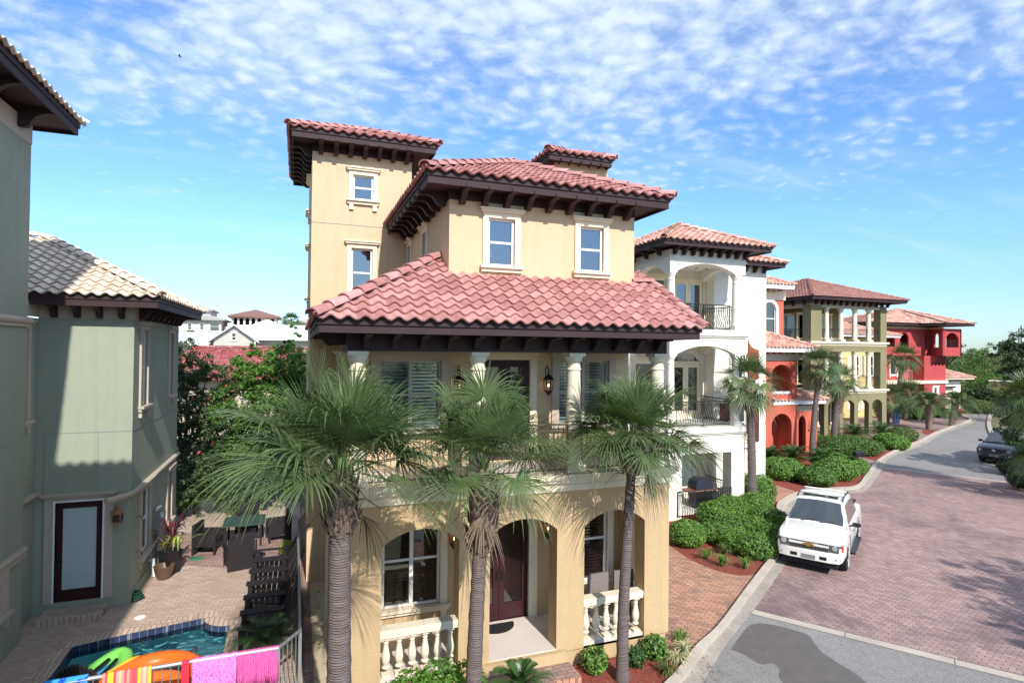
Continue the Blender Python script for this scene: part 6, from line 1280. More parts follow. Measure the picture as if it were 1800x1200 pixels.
# ================================================================ vehicles
CARGL = glass('car_glass', (.15, .18, .2), .10, .12, (.03, .04, .045))
CHROME = pm('chrome', (.7, .7, .7), .15, .02, metal=1.)
HLAMP = pm('headlight_glass', (.55, .56, .58), .12, .1, metal=.5)
ALU = pm('alloy', (.42, .42, .43), .4, .05, metal=.3)
AMBER = pm('amber_lens', (.5, .06, .03), .2)
def carpaint(name, c):
    m, nt, b = newmat(name); b.inputs['Base Color'].default_value = (*c, 1); b.inputs['Roughness'].default_value = .35; b.inputs['Coat Weight'].default_value = 1; b.inputs['Coat Roughness'].default_value = .04; return m
def car(label, loc, rz, paint, L=(2.62, 3.0), W=1.0, hood=1.17, belt=1.23, top=1.88, ws=(-1.28, -.52), rear=(1.25, 1.75), axle=(-1.65, 1.65), bed=True, low=.36, grille='split', rack=True):
    t = thing('parked_car', label, 'car', loc, None, rz, local=True); f, r = -L[0], L[1]
    def sec(y):
        "half section of the lower body"
        s = (y-f)/(r-f)
        nose = max(0, 1-(y-f)/.55); tail = max(0, 1-(r-y)/.35)
        w = W*(1-.10*nose**2-.05*tail**2); zt = hood+(belt-hood)*min(1, max(0, (y-f)/(ws[0]-f)))
        if y > ws[0]: zt = belt
        zt -= .16*nose**2.2+.04*tail**2; zb = low+.10*nose+.08*tail
        return [(0, zb), (w*.85, zb), (w*.97, zb+.06), (w, zb+.22), (w*1.0, .62), (w*.995, .86), (w*.965, zt-.12), (w*.93, zt-.04), (w*.82, zt+.005), (w*.6, zt+.03), (w*.3, zt+.045), (0, zt+.05)]
    ys = [f, f+.03, f+.1, f+.25, f+.5]+[f+.5+(r-f-.85)*i/24 for i in range(1, 24)]+[r-.35, r-.15, r-.04, r]
    rows = []
    for y in ys:
        h = sec(y); k = .0
        if y == f: h = [(x*.96, z*.9+.07) for x, z in h]
        # wheel arches: lift the sill
        o = []
        for j, (x, z) in enumerate(h):
            for a in axle:
                dy = abs(y-a)
                if dy < .50 and 0 < j <= 4: z = max(z, .39+math.sqrt(max(0, .50**2-dy**2))*.92); 
            o.append((x, z))
        rows.append([(-x, y, z) for x, z in o[::-1]]+[(x, y, z) for x, z in o[1:]])
    m = MB(); n = len(rows[0]); vs = [p for q in rows for p in q]; fs = [(i*n+k, i*n+k+1, (i+1)*n+k+1, (i+1)*n+k) for i in range(len(rows)-1) for k in range(n-1)]
    fs += [tuple(range(n)), tuple((len(rows)-1)*n+k for k in range(n))]; m.add(vs, fs); B = m.build('body', paint, t, smooth=True)
    # cabin
    def cab(y):
        if y <= ws[1]: s = (y-ws[0])/(ws[1]-ws[0])
        elif y >= rear[0]: s = (rear[1]-y)/(rear[1]-rear[0])
        else: s = 1
        s = max(0, min(1, s)); z = belt+(top-belt)*s+.05*math.sin(math.pi*min(1, max(0, (y-ws[1])/(rear[0]-ws[1]))))*.5
        wt = W*(.92-.17*s)
        return [(W*.93, belt-.05), (W*.92-(W*.92-wt)*.5, (belt+z)/2), (wt, z-.07), (wt-.05, z-.01), (wt*.6, z+.03), (0, z+.045)]
    cy_ = [ws[0]+(ws[1]-ws[0])*i/5 for i in range(6)]+[ws[1]+(rear[0]-ws[1])*i/8 for i in range(1, 8)]+[rear[0]+(rear[1]-rear[0])*i/4 for i in range(5)]
    rows = [[(-x, y, z) for x, z in cab(y)]+[(x, y, z) for x, z in cab(y)[::-1][1:]] for y in cy_]; m = MB(); n = len(rows[0])
    m.add([p for q in rows for p in q], [(i*n+k, i*n+k+1, (i+1)*n+k+1, (i+1)*n+k) for i in range(len(rows)-1) for k in range(n-1)]); m.build('cabin', paint, t, smooth=True)
    # windscreen
    a = math.atan2(top-belt, ws[1]-ws[0]); nv = (0, -math.sin(a)*.012, math.cos(a)*.012)
    def P(s, x): y = ws[0]+(ws[1]-ws[0])*s; q = cab(y); return (x*q[3][0]*1.02 if s > .5 else x*(W*.88-(W*.88-q[3][0])*s), y+nv[1]*1.5-.01, q[5][1]-.045*abs(x)**2+.012)
    m = MB(); ns, nx = 5, 8; S0, S1 = .06, .93
    m.add([P(S0+(S1-S0)*i/ns, -.93+1.86*k/nx) for i in range(ns+1) for k in range(nx+1)], [(i*(nx+1)+k, i*(nx+1)+k+1, (i+1)*(nx+1)+k+1, (i+1)*(nx+1)+k) for i in range(ns) for k in range(nx)]); m.build('windscreen', CARGL, t, smooth=True)
    wp = MB(); 
    for sx in (-.5, .15): wp.tube([P(.03, sx), P(.12, sx+.5)], .012, 4)
    wp.build('wiper', RUB, t)
    for sg in (-1, 1):
        for (ya, yb) in ((ws[0]+.5, (ws[1]+rear[0])/2-.02), ((ws[1]+rear[0])/2+.06, rear[0]+.05)):
            m = MB(); q0, q1 = cab(max(ya, ws[1]) if ya > ws[1] else ya+.12), cab(yb)
            zb_ = belt+.03; yt = ya+ (.35 if ya < ws[1] else 0)
            qa = cab(yt); xa = lambda z: W*.935-(W*.92-qa[2][0])*(z-belt)/(top-.07-belt)+.004
            zt_ = min(qa[2][1], top-.08)-.02; zt2 = min(cab(yb)[2][1], top-.08)-.02
            m.add([(sg*xa(zb_), ya, zb_), (sg*xa(zb_), yb+.1, zb_), (sg*xa(zt2), yb, zt2), (sg*xa(zt_), yt, zt_)], [(0, 1, 2, 3)]); m.build('side_window', CARGL, t)
        m = MB(); m.lathe([(.02, -.07), (.1, -.05), (.13, 0), (.12, .06), (.03, .08)], (sg*(W+.16), ws[0]+.42, belt+.06), 10, 1, .55); o = m.build('mirror', BLK, t, smooth=True)
        m = MB(); m.tube([(sg*(W-.05), ws[0]+.45, belt), (sg*(W+.12), ws[0]+.45, belt+.03)], .03, 6); m.build('mirror_arm', BLK, o)
        if bed or rack:
            m = MB(); m.tube([(sg*(W*.70), ws[1]+.12, top+.0), (sg*(W*.70), ws[1]+.25, top+.08), (sg*(W*.70), rear[0]-.15, top+.08), (sg*(W*.70), rear[0]-.05, top)], .022, 6); m.build('roof_rail', BLK, t)
        # lamps
        z0, z1 = hood-.41, hood-.17; q = [(.57, -.014), (.84, -.012), (.905, .06), (.95, .17)]; m = MB(); vs = []
        for (x, y) in q: vs += [(sg*W*x, f+y, z0+.02*(x-.57)), (sg*W*x, f+y+.01, z1-.01)]
        for (x, y) in q: vs += [(sg*W*(x-.05), f+y+.15, z0), (sg*W*(x-.05), f+y+.15, z1-.01)]
        fs = []
        for k in range(3): fs += [(2*k, 2*k+2, 2*k+3, 2*k+1), (8+2*k, 8+2*k+2, 8+2*k+3, 8+2*k+1), (2*k, 2*k+2, 8+2*k+2, 8+2*k), (2*k+1, 2*k+3, 8+2*k+3, 8+2*k+1)]
        m.add(vs, fs+[(0, 1, 9, 8), (6, 7, 15, 14)]); h = m.build('headlight', pm('dark_lamp', (.10, .10, .11), .15) if 'dark_lamp' not in MAT else MAT['dark_lamp'], t)
        m = MB(); m.lathe([(.085, 0), (.08, .012), (.02, .02)], (0, 0, 0), 12); m.v = [Vector((sg*(W*.73)+v.x, f-.016-v.z, (z0+z1)/2+.02+v.y)) for v in m.v]; m.build('lamp', HLAMP, h, smooth=True)
        m = MB(); m.add([(sg*(W*.915), f+.055, z0+.02), (sg*(W*.963), f+.175, z0+.02), (sg*(W*.963), f+.175, z1-.02), (sg*(W*.915), f+.055, z1-.02)], [(0, 1, 2, 3)]); m.build('indicator', AMBER, h)
        m = MB(); m.lathe([(.05, -.02), (.05, .01)], (0, 0, 0), 10); m.v = [Vector((sg*W*.74+v.x*1.3, f-.02-v.z, .56+v.y)) for v in m.v]; m.build('fog_lamp', HLAMP, t)
        m = MB(); m.box(sg*W-.02, sg*(W+.14), axle[0]+.6, axle[1]-.6, .36, .42); m.build('running_board', BLK, t)
        for a_ in axle:
            m = MB(); m.lathe([(.30, -.13), (.385, -.11), (.395, -.05), (.395, .05), (.385, .11), (.30, .13)], (0, 0, 0), 24); m.v = [Vector((sg*(W-.13)+v.z, a_+v.x, .395+v.y)) for v in m.v]; wl_ = m.build('wheel', RUB, t, smooth=True)
            m = MB(); m.lathe([(.29, 0), (.27, .02), (.06, .0), (.05, .03), (.0, .03)], (0, 0, 0), 20)
            for k in range(6): an = k*math.pi/3; m.tube([(.05*math.cos(an), .05*math.sin(an), .03), (.27*math.cos(an), .27*math.sin(an), .03)], .03, 4)
            m.v = [Vector((sg*(W-.02+v.z), a_+v.x, .395+v.y)) for v in m.v]; m.build('rim', ALU, wl_, smooth=True)
    m = MB()
    for sg in (-1, 1):
        for yy in (ws[0]+.25, (ws[1]+rear[0])/2+.02, rear[0]+.35): m.box(min(sg*W*.985, sg*W*1.004), max(sg*W*.985, sg*W*1.004), yy-.007, yy+.007, .55, .98)
    m.build('door_seams', RUB, B); m = MB()
    for sg in (-1, 1):
        for yy in (ws[0]+.95, (ws[1]+rear[0])/2+.75): m.box(min(sg*W*.98, sg*W*1.03), max(sg*W*.98, sg*W*1.03), yy, yy+.16, .93, .96)
    m.build('door_handles', CHROME, B)
    m = MB(); g0, g1 = hood-.42, hood-.16; yy = f-.005
    m.box(-W*.56, W*.56, yy-.01, yy+.1, g0, g0+.13); m.box(-W*.56, W*.56, yy+.005, yy+.1, g0+.19, g1-.02); G_ = m.build('grille', BLK, t)
    m = MB(); m.box(-W*.57, W*.57, yy-.03, yy+.08, g0+.131, g0+.189); m.build('grille_bar', paint, G_)
    m = MB(); 
    for k in range(25): x = -W*.55+W*1.1*k/24; m.box(x-.004, x+.004, yy-.014, yy-.0105, g0+.01, g0+.12)
    m.build('mesh', GRY, G_)
    if grille == 'split':
        m = MB(); c = g0+.155; yb = yy-.06
        m.prism([(-.15, c-.035), (-.05, c-.035), (-.06, c-.06), (.045, c-.06), (.06, c-.035), (.17, c-.035), (.14, c+.035), (.06, c+.035), (.07, c+.06), (-.035, c+.06), (-.05, c+.035), (-.12, c+.035)], yb, yb+.025, 1)
        m.build('gold_badge', pm('gold', (.55, .33, .08), .3, metal=.8), G_)
    else:
        m = MB(); m.lathe([(.07, 0), (.06, .01)], (0, 0, 0), 16, 1.3, 1); m.v = [Vector((v.x, yy-.05-v.z, g0+.16+v.y)) for v in m.v]; m.build('badge', CHROME, G_)
    m = MB(); m.prism([(-W*.93, f+.25), (-W*.86, f-.0), (-W*.6, f-.07), (W*.6, f-.07), (W*.86, f-.0), (W*.93, f+.25)], .44, .70); bp = m.build('bumper', paint, t, smooth=True)
    m = MB(); m.box(-.2, .2, f-.085, f-.071, .48, .60); m.build('number_plate', GRY, bp); m = MB()
    for sg in (-1, 1): m.box(sg*.42-.1, sg*.42+.1, f-.078, f-.0705, .5, .6)
    m.build('vents', BLK, bp)
    m = MB(); m.box(-W*.8, W*.8, f+.05, r-.1, .25, low+.1); m.build('underbody', RUB, t)
    if bed: m = MB(); m.box(-W*.8, W*.8, rear[1]+.05, r-.12, belt+.055, belt+.11); m.build('bed_cover', BLK, t)
    if rack:
        m = MB(); m.box(-.55, .55, ws[1]+.22, ws[1]+.55, top+.052, top+.075); m.build('sunroof', CARGL, t)
        for y in (ws[1]+.75, rear[0]-.3): m = MB(); m.tube([(-W*.7, y, top+.09), (W*.7, y, top+.09)], .02, 5); m.build('cross_bar', WHITE, t)
    return t
TR = car('white four door pickup truck parked at the kerb beside the green hedge', (16.2, 14.46, .0), math.radians(-56.2), carpaint('white_car_paint', (.78, .77, .72)))
TR.scale = (.93, .93, .93); TR.location.x += .1
m = MB(); m.box(.35, .75, -1.18, -1.02, 1.30, 1.36); m.v = [v for v in m.v]; m.build('dash_paper', WHITE, TR, off=Vector((0, 0, 0)))
car('dark blue black suv parked under the magnolia at the right side of the street', (41.0, 22.95, 0), math.radians(-75), carpaint('midnight_car_paint', (.012, .016, .035)), L=(2.3, 2.4), W=.93, hood=1.08, belt=1.12, top=1.70, ws=(-1.15, -.5), rear=(1.9, 2.3), axle=(-1.38, 1.38), bed=False, grille='bar')
# ================================================================ street things
p = at(1509, 835, Z=0)
t = thing('mailbox', 'black mailbox on a wooden post at the kerb in front of the bushes', 'mailbox', tuple(p)); m = MB(); m.box(p.x-.06, p.x+.06, p.y-.06, p.y+.06, 0, 1.05); m.build('post', BARK, t)
m = MB(); m.prism([(-.13, 0), (.13, 0), (.13, .15), (.09, .22), (0, .25), (-.09, .22), (-.13, .15)], -.32, .32, 0); m.v = [Vector((v.x+p.x, v.y+p.y, v.z+1.051)) for v in m.v]; m.build('box', BLK, t)
p = at(1575, 744, Z=0); t = thing('wheeled_bin', 'blue wheeled bin beside the palms near the crimson house', 'bin', tuple(p)); m = MB(); BLU = pm('blue_plastic', (.05, .10, .20), .4)
m.lathe([(.35, .05), (.46, 1.15), (.5, 1.2)], tuple(p), 4); m.build('tub', BLU, t); m = MB(); m.lathe([(.52, 1.201), (.52, 1.26), (.3, 1.34)], tuple(p), 4); m.build('lid', BLU, t)
for px, py, hh in ((1795, 572, 0), (1791, 577, 1), (1774, 592, 0), (1768, 597, 0), (1763, 597, 0), (1759, 600, 0), (1756, 600, 0)):
    q = at(px, py, Y=85); t = tag(thing('utility_pole', 'bare dark pole on the horizon at the far right', 'pole', (q.x, 85, 0)), group='bare poles on the horizon'); m = MB(); m.tube([(q.x, 85, 0), (q.x, 85, q.z)], .22, 6, .14); m.build('pole', BARKD, t); m = MB(); m.box(q.x-.9, q.x+.9, 84.9, 85.1, q.z-.8, q.z-.65); m.build('crossarm', BARKD, t)
q = at(316, 100, Y=60); t = thing('bird', 'small dark bird flying in the upper left sky', 'bird', tuple(q)); m = MB(); m.tube([q+Vector((-.16, 0, .05)), q, q+Vector((.17, 0, -.07))], .02, 6, .04); m.build('body', BLK, t)
m = MB(); m.add([q+Vector((-.1, 0, .05)), q+Vector((.1, 0, -.05)), q+Vector((.07, .3, .1)), q+Vector((-.01, .33, .11)), q+Vector((.06, -.3, .08)), q+Vector((-.01, -.33, .09))], [(0, 1, 2, 3), (0, 1, 4, 5)]); m.build('wings', BLK, t)
# ================================================================ pool fence and towels
FN = [(-6.2, 11.3), (-3.54, 11.25), (-1.71, 11.3), (-.25, 11.3), (.12, 11.86), (.10, 15.4), (.07, 18.95)]
t = thing('pool_fence', 'grey metal railing fence around the pool patio', 'fence', (0, 12, 0)); m = MB()
m.tube([(x, y, 1.08) for x, y in FN], .035, 6); m.tube([(x, y, .12) for x, y in FN], .02, 6); m.build('rail', GRY, t)
for x, y in FN[1:]: m = MB(); m.box(x-.03, x+.03, y-.03, y+.03, 0, 1.07); m.build('post', GRY, t)
m = MB()
for (a, b) in zip(FN[:-1], FN[1:]):
    a = Vector(a); b = Vector(b); n = int((b-a).length/.115)
    for i in range(1, n): c = a.lerp(b, i/n); m.tube([(c.x, c.y, .12), (c.x, c.y, 1.07)], .009, 4)
tag(m.build('pickets', GRY, t), kind=None)
t2 = thing('gate', 'open dark metal gate panel at the far end of the pool fence', 'gate', (.07, 19, 0)); m = MB()
for q in (((.09, 19.0, .1), (.34, 19.95, .1)), ((.09, 19.0, 1.2), (.34, 19.95, 1.2)), ((.09, 19.0, .1), (.09, 19.0, 1.2)), ((.34, 19.95, .1), (.34, 19.95, 1.2))): m.tube(q, .03, 4)
m.build('frame', GRY, t2); m = MB()
for i in range(1, 9): m.tube([(.09+.25*i/9, 19+.95*i/9, .1), (.09+.25*i/9, 19+.95*i/9, 1.2)], .01, 4)
m.build('pickets', GRY, t2)
def clothmat(name, kind):
    m, nt, b = newmat(name); b.inputs['Roughness'].default_value = .95; b.inputs['Specular IOR Level'].default_value = .05
    uv = nn(nt, 'ShaderNodeUVMap'); uv.uv_map = 'tile'
    if kind == 'stripes':
        s = nn(nt, 'ShaderNodeSeparateXYZ'); nt.links.new(uv.outputs[0], s.inputs[0]); w = nn(nt, 'ShaderNodeTexWhiteNoise', noise_dimensions='1D'); nt.links.new(M2('FLOOR', M2('MULTIPLY', s.outputs[0], 26., nt=nt), nt=nt), w.inputs['W'])
        cr = nn(nt, 'ShaderNodeValToRGB'); cr.color_ramp.interpolation = 'CONSTANT'; e = cr.color_ramp.elements; e[0].color = (.75, .09, .10, 1); e[1].position = .38; e[1].color = (.8, .28, .22, 1)
        for ps, c in ((.62, (.75, .12, .12, 1)), (.78, (.7, .6, .05, 1)), (.9, (.8, .45, .3, 1))): x = e.new(ps); x.color = c
        nt.links.new(w.outputs[0], cr.inputs[0]); nt.links.new(cr.outputs[0], b.inputs['Base Color'])
    else:
        mp = nn(nt, 'ShaderNodeMapping'); nt.links.new(uv.outputs[0], mp.inputs[0])
        if kind == 'net': v = nn(nt, 'ShaderNodeTexVoronoi', feature='DISTANCE_TO_EDGE', i_Scale=34.); nt.links.new(mp.outputs[0], v.inputs[0]); f = M2('LESS_THAN', v.outputs[0], .09, nt=nt); c1, c2 = (.80, .30, .62), (.72, .10, .42)
        elif kind == 'zebra': v = nn(nt, 'ShaderNodeTexWave', i_Scale=14., i_Distortion=9., i_Detail=1., i_2=9.); nt.links.new(mp.outputs[0], v.inputs[0]); f = M2('GREATER_THAN', v.outputs[1], .58, nt=nt); c1, c2 = (.78, .16, .38), (.30, .03, .22)
        else: v = nn(nt, 'ShaderNodeTexNoise', i_Scale=6.); nt.links.new(mp.outputs[0], v.inputs[0]); f = M2('GREATER_THAN', v.outputs[0], .6, nt=nt); c1, c2 = ((.05, .32, .72), (.02, .08, .45)) if kind == 'blue' else ((.75, .05, .09), (.7, .04, .08))
        mx = nn(nt, 'ShaderNodeMixRGB'); nt.links.new(f, mx.inputs[0]); mx.inputs[1].default_value = (*c1, 1); mx.inputs[2].default_value = (*c2, 1); nt.links.new(mx.outputs[0], b.inputs['Base Color'])
    return m
def towel(label, a, b, mat, lf=.62, lb=.5, seed=1, z=1.125, hem=None, cat='towel'):
    a = Vector((*a, 0)); b = Vector((*b, 0)); L = (b-a).length; d = (b-a)/L; o = Vector((d.y, -d.x, 0)); 
    if o.y > 0: o = -o
    rnd = random.Random(seed); ph = rnd.uniform(0, 6); prof = [(-.045, -lb), (-.05, -lb*.5), (-.045, -.06), (-.02, -.005), (.02, -.003), (.045, -.05), (.055, -lf*.4), (.07, -lf*.7), (.075, -lf)]
    n = 26; m = MB(); vs = []; dist = 0
    for i in range(n+1):
        u = i/n; w = .018*math.sin(u*19+ph)+.01*math.sin(u*41)
        for k, (q, h) in enumerate(prof): p = a+d*(L*u)+o*(q+w*abs(h)*2*(1 if q > 0 else -1)); vs.append((p.x, p.y, z+h+.012*math.sin(u*7+ph)*abs(h)))
    K = len(prof); fs = []; uvs = []
    for i in range(n):
        for k in range(K-1):
            fs.append((i*K+k, (i+1)*K+k, (i+1)*K+k+1, i*K+k+1)); q = [prof[k][1]*(1 if k > 4 else -1), prof[k+1][1]*(1 if k > 3 else -1)]
            uvs.append([(L*i/n, q[0]), (L*(i+1)/n, q[0]), (L*(i+1)/n, q[1]), (L*i/n, q[1])])
    m.add(vs, fs, uvs); o_ = m.build('towel', mat, None, smooth=True, off=a); o_.location = a; OFF[o_.name] = a
    so_ = o_.modifiers.new('thickness', 'SOLIDIFY'); so_.thickness = .012
    return tag(o_, label, cat, 'towels drying on the pool fence')
PSKY = pm('lime_hem', (.55, .62, .05), .9)
towel('red and yellow striped towel hanging over the fence', (-2.92, 11.27), (-2.22, 11.29), clothmat('striped_towel', 'stripes'), seed=2)
towel('narrow plain red towel between the striped and the pink towels', (-1.78, 11.3), (-1.66, 11.3), clothmat('red_towel', 'red'), seed=3)
towel('light pink towel with a net pattern', (-1.62, 11.31), (-.93, 11.31), clothmat('net_towel', 'net'), seed=4)
towel('deep pink zebra patterned towel nearest the fence corner', (-.92, 11.315), (-.24, 11.32), clothmat('zebra_towel', 'zebra'), seed=5)
towel('light blue towel at the left end of the fence', (-3.72, 11.26), (-3.12, 11.28), clothmat('blue_towel', 'blue'), seed=6, z=1.15)
# floats in the pool
def tubeloop(m, pts, r, n=10, sq=1.): 
    N_ = len(pts); vs = []; fs = []
    for i, p in enumerate(pts):
        d = (pts[(i+1) % N_]-pts[i-1]).normalized(); a = d.cross(Z).normalized(); b = a.cross(d)
        rr = r[i] if isinstance(r, list) else r
        for k in range(n): tt = 2*math.pi*k/n; vs.append(p+a*rr*math.cos(tt)+b*rr*sq*math.sin(tt))
    for i in range(N_):
        for k in range(n): j = (i+1) % N_; fs.append((i*n+k, i*n+(k+1) % n, j*n+(k+1) % n, j*n+k))
    m.add(vs, fs)
LIME = pm('lime_vinyl', (.18, .55, .10), .35); BLUV = pm('blue_vinyl', (.05, .28, .60), .35); ORV = pm('orange_vinyl', (.80, .15, .02), .35); YLV = pm('yellow_vinyl', (.8, .55, .05), .35)
c = Vector((-3.75, 12.75, .0)); t = thing('inflatable_kayak', 'green and blue inflatable kayak with black seat floating in the pool', 'kayak', tuple(c)); ax = Vector((.36, 1, 0)).normalized(); sd = Vector((1, -.36, 0)).normalized()
pts = [c+ax*1.35*math.cos(a)+sd*.36*math.sin(a)*(1-.0*math.cos(a))+Z*(.03+.12*abs(math.cos(a))**3) for a in [2*math.pi*i/32 for i in range(32)]]
m = MB(); tubeloop(m, pts, .14); m.build('tube', LIME, t, smooth=True)
m = MB(); m.prism([((c+ax*1.2*math.cos(a)+sd*.3*math.sin(a)).x, (c+ax*1.2*math.cos(a)+sd*.3*math.sin(a)).y) for a in [2*math.pi*i/20 for i in range(20)]], .02, .1); m.build('deck', BLUV, t)
m = MB(); 
for s in (-.13, .13): m.tube([c+sd*s+ax*.35+Z*.14, c+sd*s*.6+ax*1.05+Z*.2], .035, 6)
m.build('deck_strap', BLK, t); m = MB(); sc_ = c+ax*.15; 
for i in range(9):
    a = -.55+i*.1375; m.tube([sc_+sd*a*.55+Z*.12, sc_+sd*a*.6-ax*.1+Z*(.62-.5*a*a)], .045, 6)
m.build('seat_back', BLK, t, smooth=True)
c = Vector((-2.55, 12.75, .0)); t = thing('inflatable_boat', 'orange inflatable boat with black floor floating in the pool', 'inflatable boat', tuple(c)); pts = [c+Vector((.82*math.cos(a), .95*math.sin(a), .04)) for a in [2*math.pi*i/32 for i in range(32)]]
m = MB(); tubeloop(m, pts, .19); m.build('tube', ORV, t, smooth=True); m = MB(); m.prism([(p.x*.9+c.x*.1, p.y*.9+c.y*.1) for p in pts], .0, .06); m.build('floor', RUB, t)
m = MB(); tubeloop(m, [c+Vector((.5*math.cos(a), .2*math.sin(a)-.2, .18)) for a in [2*math.pi*i/16 for i in range(16)]], .13); m.build('seat_cushion', ORV, t, smooth=True)
m = MB(); m.tube([c+Vector((.58, .8, .2)), c+Vector((.62, .84, .27)), c+Vector((.68, .8, .27)), c+Vector((.68, .74, .2))], .02, 6); m.build('oar_ring', BLK, t)
m = MB(); m.tube([c+Vector((-.78, .45, .17)), c+Vector((-.5, .83, .19)), c+Vector((-.38, .95, .16))], .06, 6); m.build('yellow_patch', YLV, t)
# ================================================================ patio furniture
WICK = pm('dark_wicker', (.02, .016, .019), .6, .4, 20., .6, 60.)
def adirondack(label, x, y, grp):
    t = thing('deck_chair', label, 'chair', (x, y, 0), grp); m = MB(); w = .36
    m.F = lambda a, b, z: (x+a, y+b, z)
    for i in range(6): m.box(-.42+.125*i, -.42+.125*i+.11, -w+.05, w-.05, .38-.02*i, .405-.02*i)
    m.build('seat', WICK, t); m = MB()
    for i in range(5):
        b = -w+.06+i*.135; m.add([(x+.28, y+b, .28), (x+.28, y+b+.115, .28), (x+.70, y+b+.115, 1.0), (x+.70, y+b, 1.0), (x+.31, y+b, .27), (x+.31, y+b+.115, .27), (x+.73, y+b+.115, .99), (x+.73, y+b, .99)], [(0, 1, 2, 3), (4, 5, 6, 7), (0, 1, 5, 4), (1, 2, 6, 5), (2, 3, 7, 6), (3, 0, 4, 7)])
    m.build('backrest', WICK, t)
    for s in (-1, 1):
        m = MB(); m.F = lambda a, b, z: (x+a, y+b, z); m.box(-.5, .42, s*w-.06, s*w+.06, .58, .61); m.build('armrest', WICK, t)
        m = MB(); m.F = lambda a, b, z: (x+a, y+b, z); m.box(-.46, -.36, s*w-.03, s*w+.03, 0, .579); m.build('leg', WICK, t); m = MB(); m.F = m.F = lambda a, b, z: (x+a, y+b, z); m.box(.3, .38, s*w-.03, s*w+.03, 0, .579); m.build('leg', WICK, t)
    return t
words = ['nearest', 'second nearest', 'third nearest', 'fourth nearest', 'fifth nearest', 'farthest']
for i, y in enumerate((13.75, 14.6, 15.45, 16.3, 17.15, 18.0)): adirondack('dark wooden deck chair, %s of the row along the fence' % words[i], -.62, y, 'dark deck chairs lined up along the pool fence')
def armchair(label, x, y, rz):
    t = thing('wicker_armchair', label, 'chair', (x, y, 0), 'dark wicker armchairs around the patio table', rz, local=True); m = MB(); m.box(-.30, .30, -.3, .3, .28, .44); m.build('seat', WICK, t); m = MB(); m.box(-.36, .36, .301, .38, .0, .92); m.build('backrest', WICK, t)
    for s in (-1, 1): m = MB(); m.box(s*.335-.035, s*.335+.035, -.34, .3, .26, .66); m.build('armrest', WICK, t); m = MB(); m.box(s*.335-.03, s*.335+.03, -.33, -.27, 0, .259); m.build('leg', WICK, t)
armchair('dark wicker armchair turned away on the sunny patio', -1.55, 18.95, math.radians(195)); armchair('dark wicker armchair on the left side of the glass table', -2.55, 20.6, math.radians(75)); armchair('dark wicker armchair on the right side of the glass table', -.55, 21.2, math.radians(-80)); armchair('dark wicker armchair behind the glass table', -1.6, 22.6, 0)
t = thing('patio_table', 'dark patio table with greenish glass top among the wicker armchairs', 'table', (-1.6, 21.2, 0)); m = MB(); m.box(-2.2, -.95, 20.6, 21.8, .70, .73); m.build('glass_top', pm('green_glass_top', (.05, .08, .075), .25), t)
for x in (-2.1, -1.05):
    for y in (20.7, 21.7): m = MB(); m.box(x-.03, x+.03, y-.03, y+.03, 0, .699); m.build('leg', WICK, t)
for i, (px, py, lb) in enumerate(((459, 1000, 'nearer round umbrella base on the sunny patio'), (450, 976, 'farther round umbrella base beside the wicker armchair'))):
    p = at(px, py, Z=0); t = thing('umbrella_base', lb, 'umbrella base', tuple(p), 'umbrella bases on the patio'); m = MB(); m.lathe([(.28, 0), (.28, .03), (.2, .06), (.05, .08), (.04, .09)], tuple(p), 20); m.build('base', BLK, t, smooth=True); m = MB(); m.lathe([(.025, .09), (.025, .5)], tuple(p), 8); m.build('tube', BLK, t)
# pots and wall fittings of the green house
p = at(299, 1006, Z=0); t = thing('plant_pot', 'tall square black planter with maroon and lime plants beside the green wall', 'planter', tuple(p)); m = MB(); m.lathe([(.24, 0), (.32, .62), (.34, .65), (.30, .651)], tuple(p), 4); m.build('pot', BLK, t)
rnd = random.Random(9)
for mt, dx, n, h_, ll in ((L_CRO, (0, .05, .15), 26, .75, .0), (L_LIME, (.22, -.1, 0), 20, .5, 0), (L_PALMD, (-.12, -.12, 0), 16, .55, 0)):
    m = MB(); b = p+Z*.65+Vector(dx)
    for i in range(n):
        a = rnd.uniform(0, 6.28); o = Vector((math.cos(a), math.sin(a), 0)); s = o.cross(Z)*.035; q = rnd.uniform(.1, .5); pts = [b, b+o*q*.4+Z*h_*.5, b+o*q+Z*h_*rnd.uniform(.5, 1), b+o*q*1.4+Z*h_*rnd.uniform(.3, .8)]; vs = []
        for k, c_ in enumerate(pts): w_ = (.5, 1, .9, .1)[k]; vs += [c_-s*w_, c_+s*w_]
        m.add(vs, [(2*k, 2*k+1, 2*k+3, 2*k+2) for k in range(3)], [[(rnd.random(), .5)]*4]*3)
    m.build({'maroon_leaf': 'maroon_leaves', 'lime_leaf': 'lime_leaves', 'dry_palm_leaf': 'dry_leaves'}[mt.name], mt, t, recalc=False)
p = at(288, 1016, Z=0); t = thing('clay_pot', 'empty round brown pot with reddish rim in front of the planter', 'pot', tuple(p)); m = MB(); m.lathe([(.15, 0), (.23, .2), (.25, .33), (.27, .36), (.24, .37), (.21, .3), (.13, .1)], tuple(p), 20); m.build('pot', pm('brown_glaze', (.12, .075, .05), .35), t, smooth=True)
mx_ = -3.88; t = thing('electric_meter', 'grey electric meter box with conduit on the green house wall', 'meter box', (mx_, 19.7, 1.2)); m = MB(); m.box(mx_+.002, mx_+.16, 19.5, 19.85, 1.0, 1.75); m.build('box', GRY, t); m = MB(); m.tube([(mx_+.08, 19.68, 1.0), (mx_+.08, 19.68, .05)], .06, 8); m.build('conduit', GRY, t); m = MB(); m.lathe([(.1, 0), (.09, .06)], (0, 0, 0), 14); m.v = [Vector((mx_+.16+v.z, 19.68+v.x, 1.5+v.y)) for v in m.v]; m.build('dial', FROST, t)
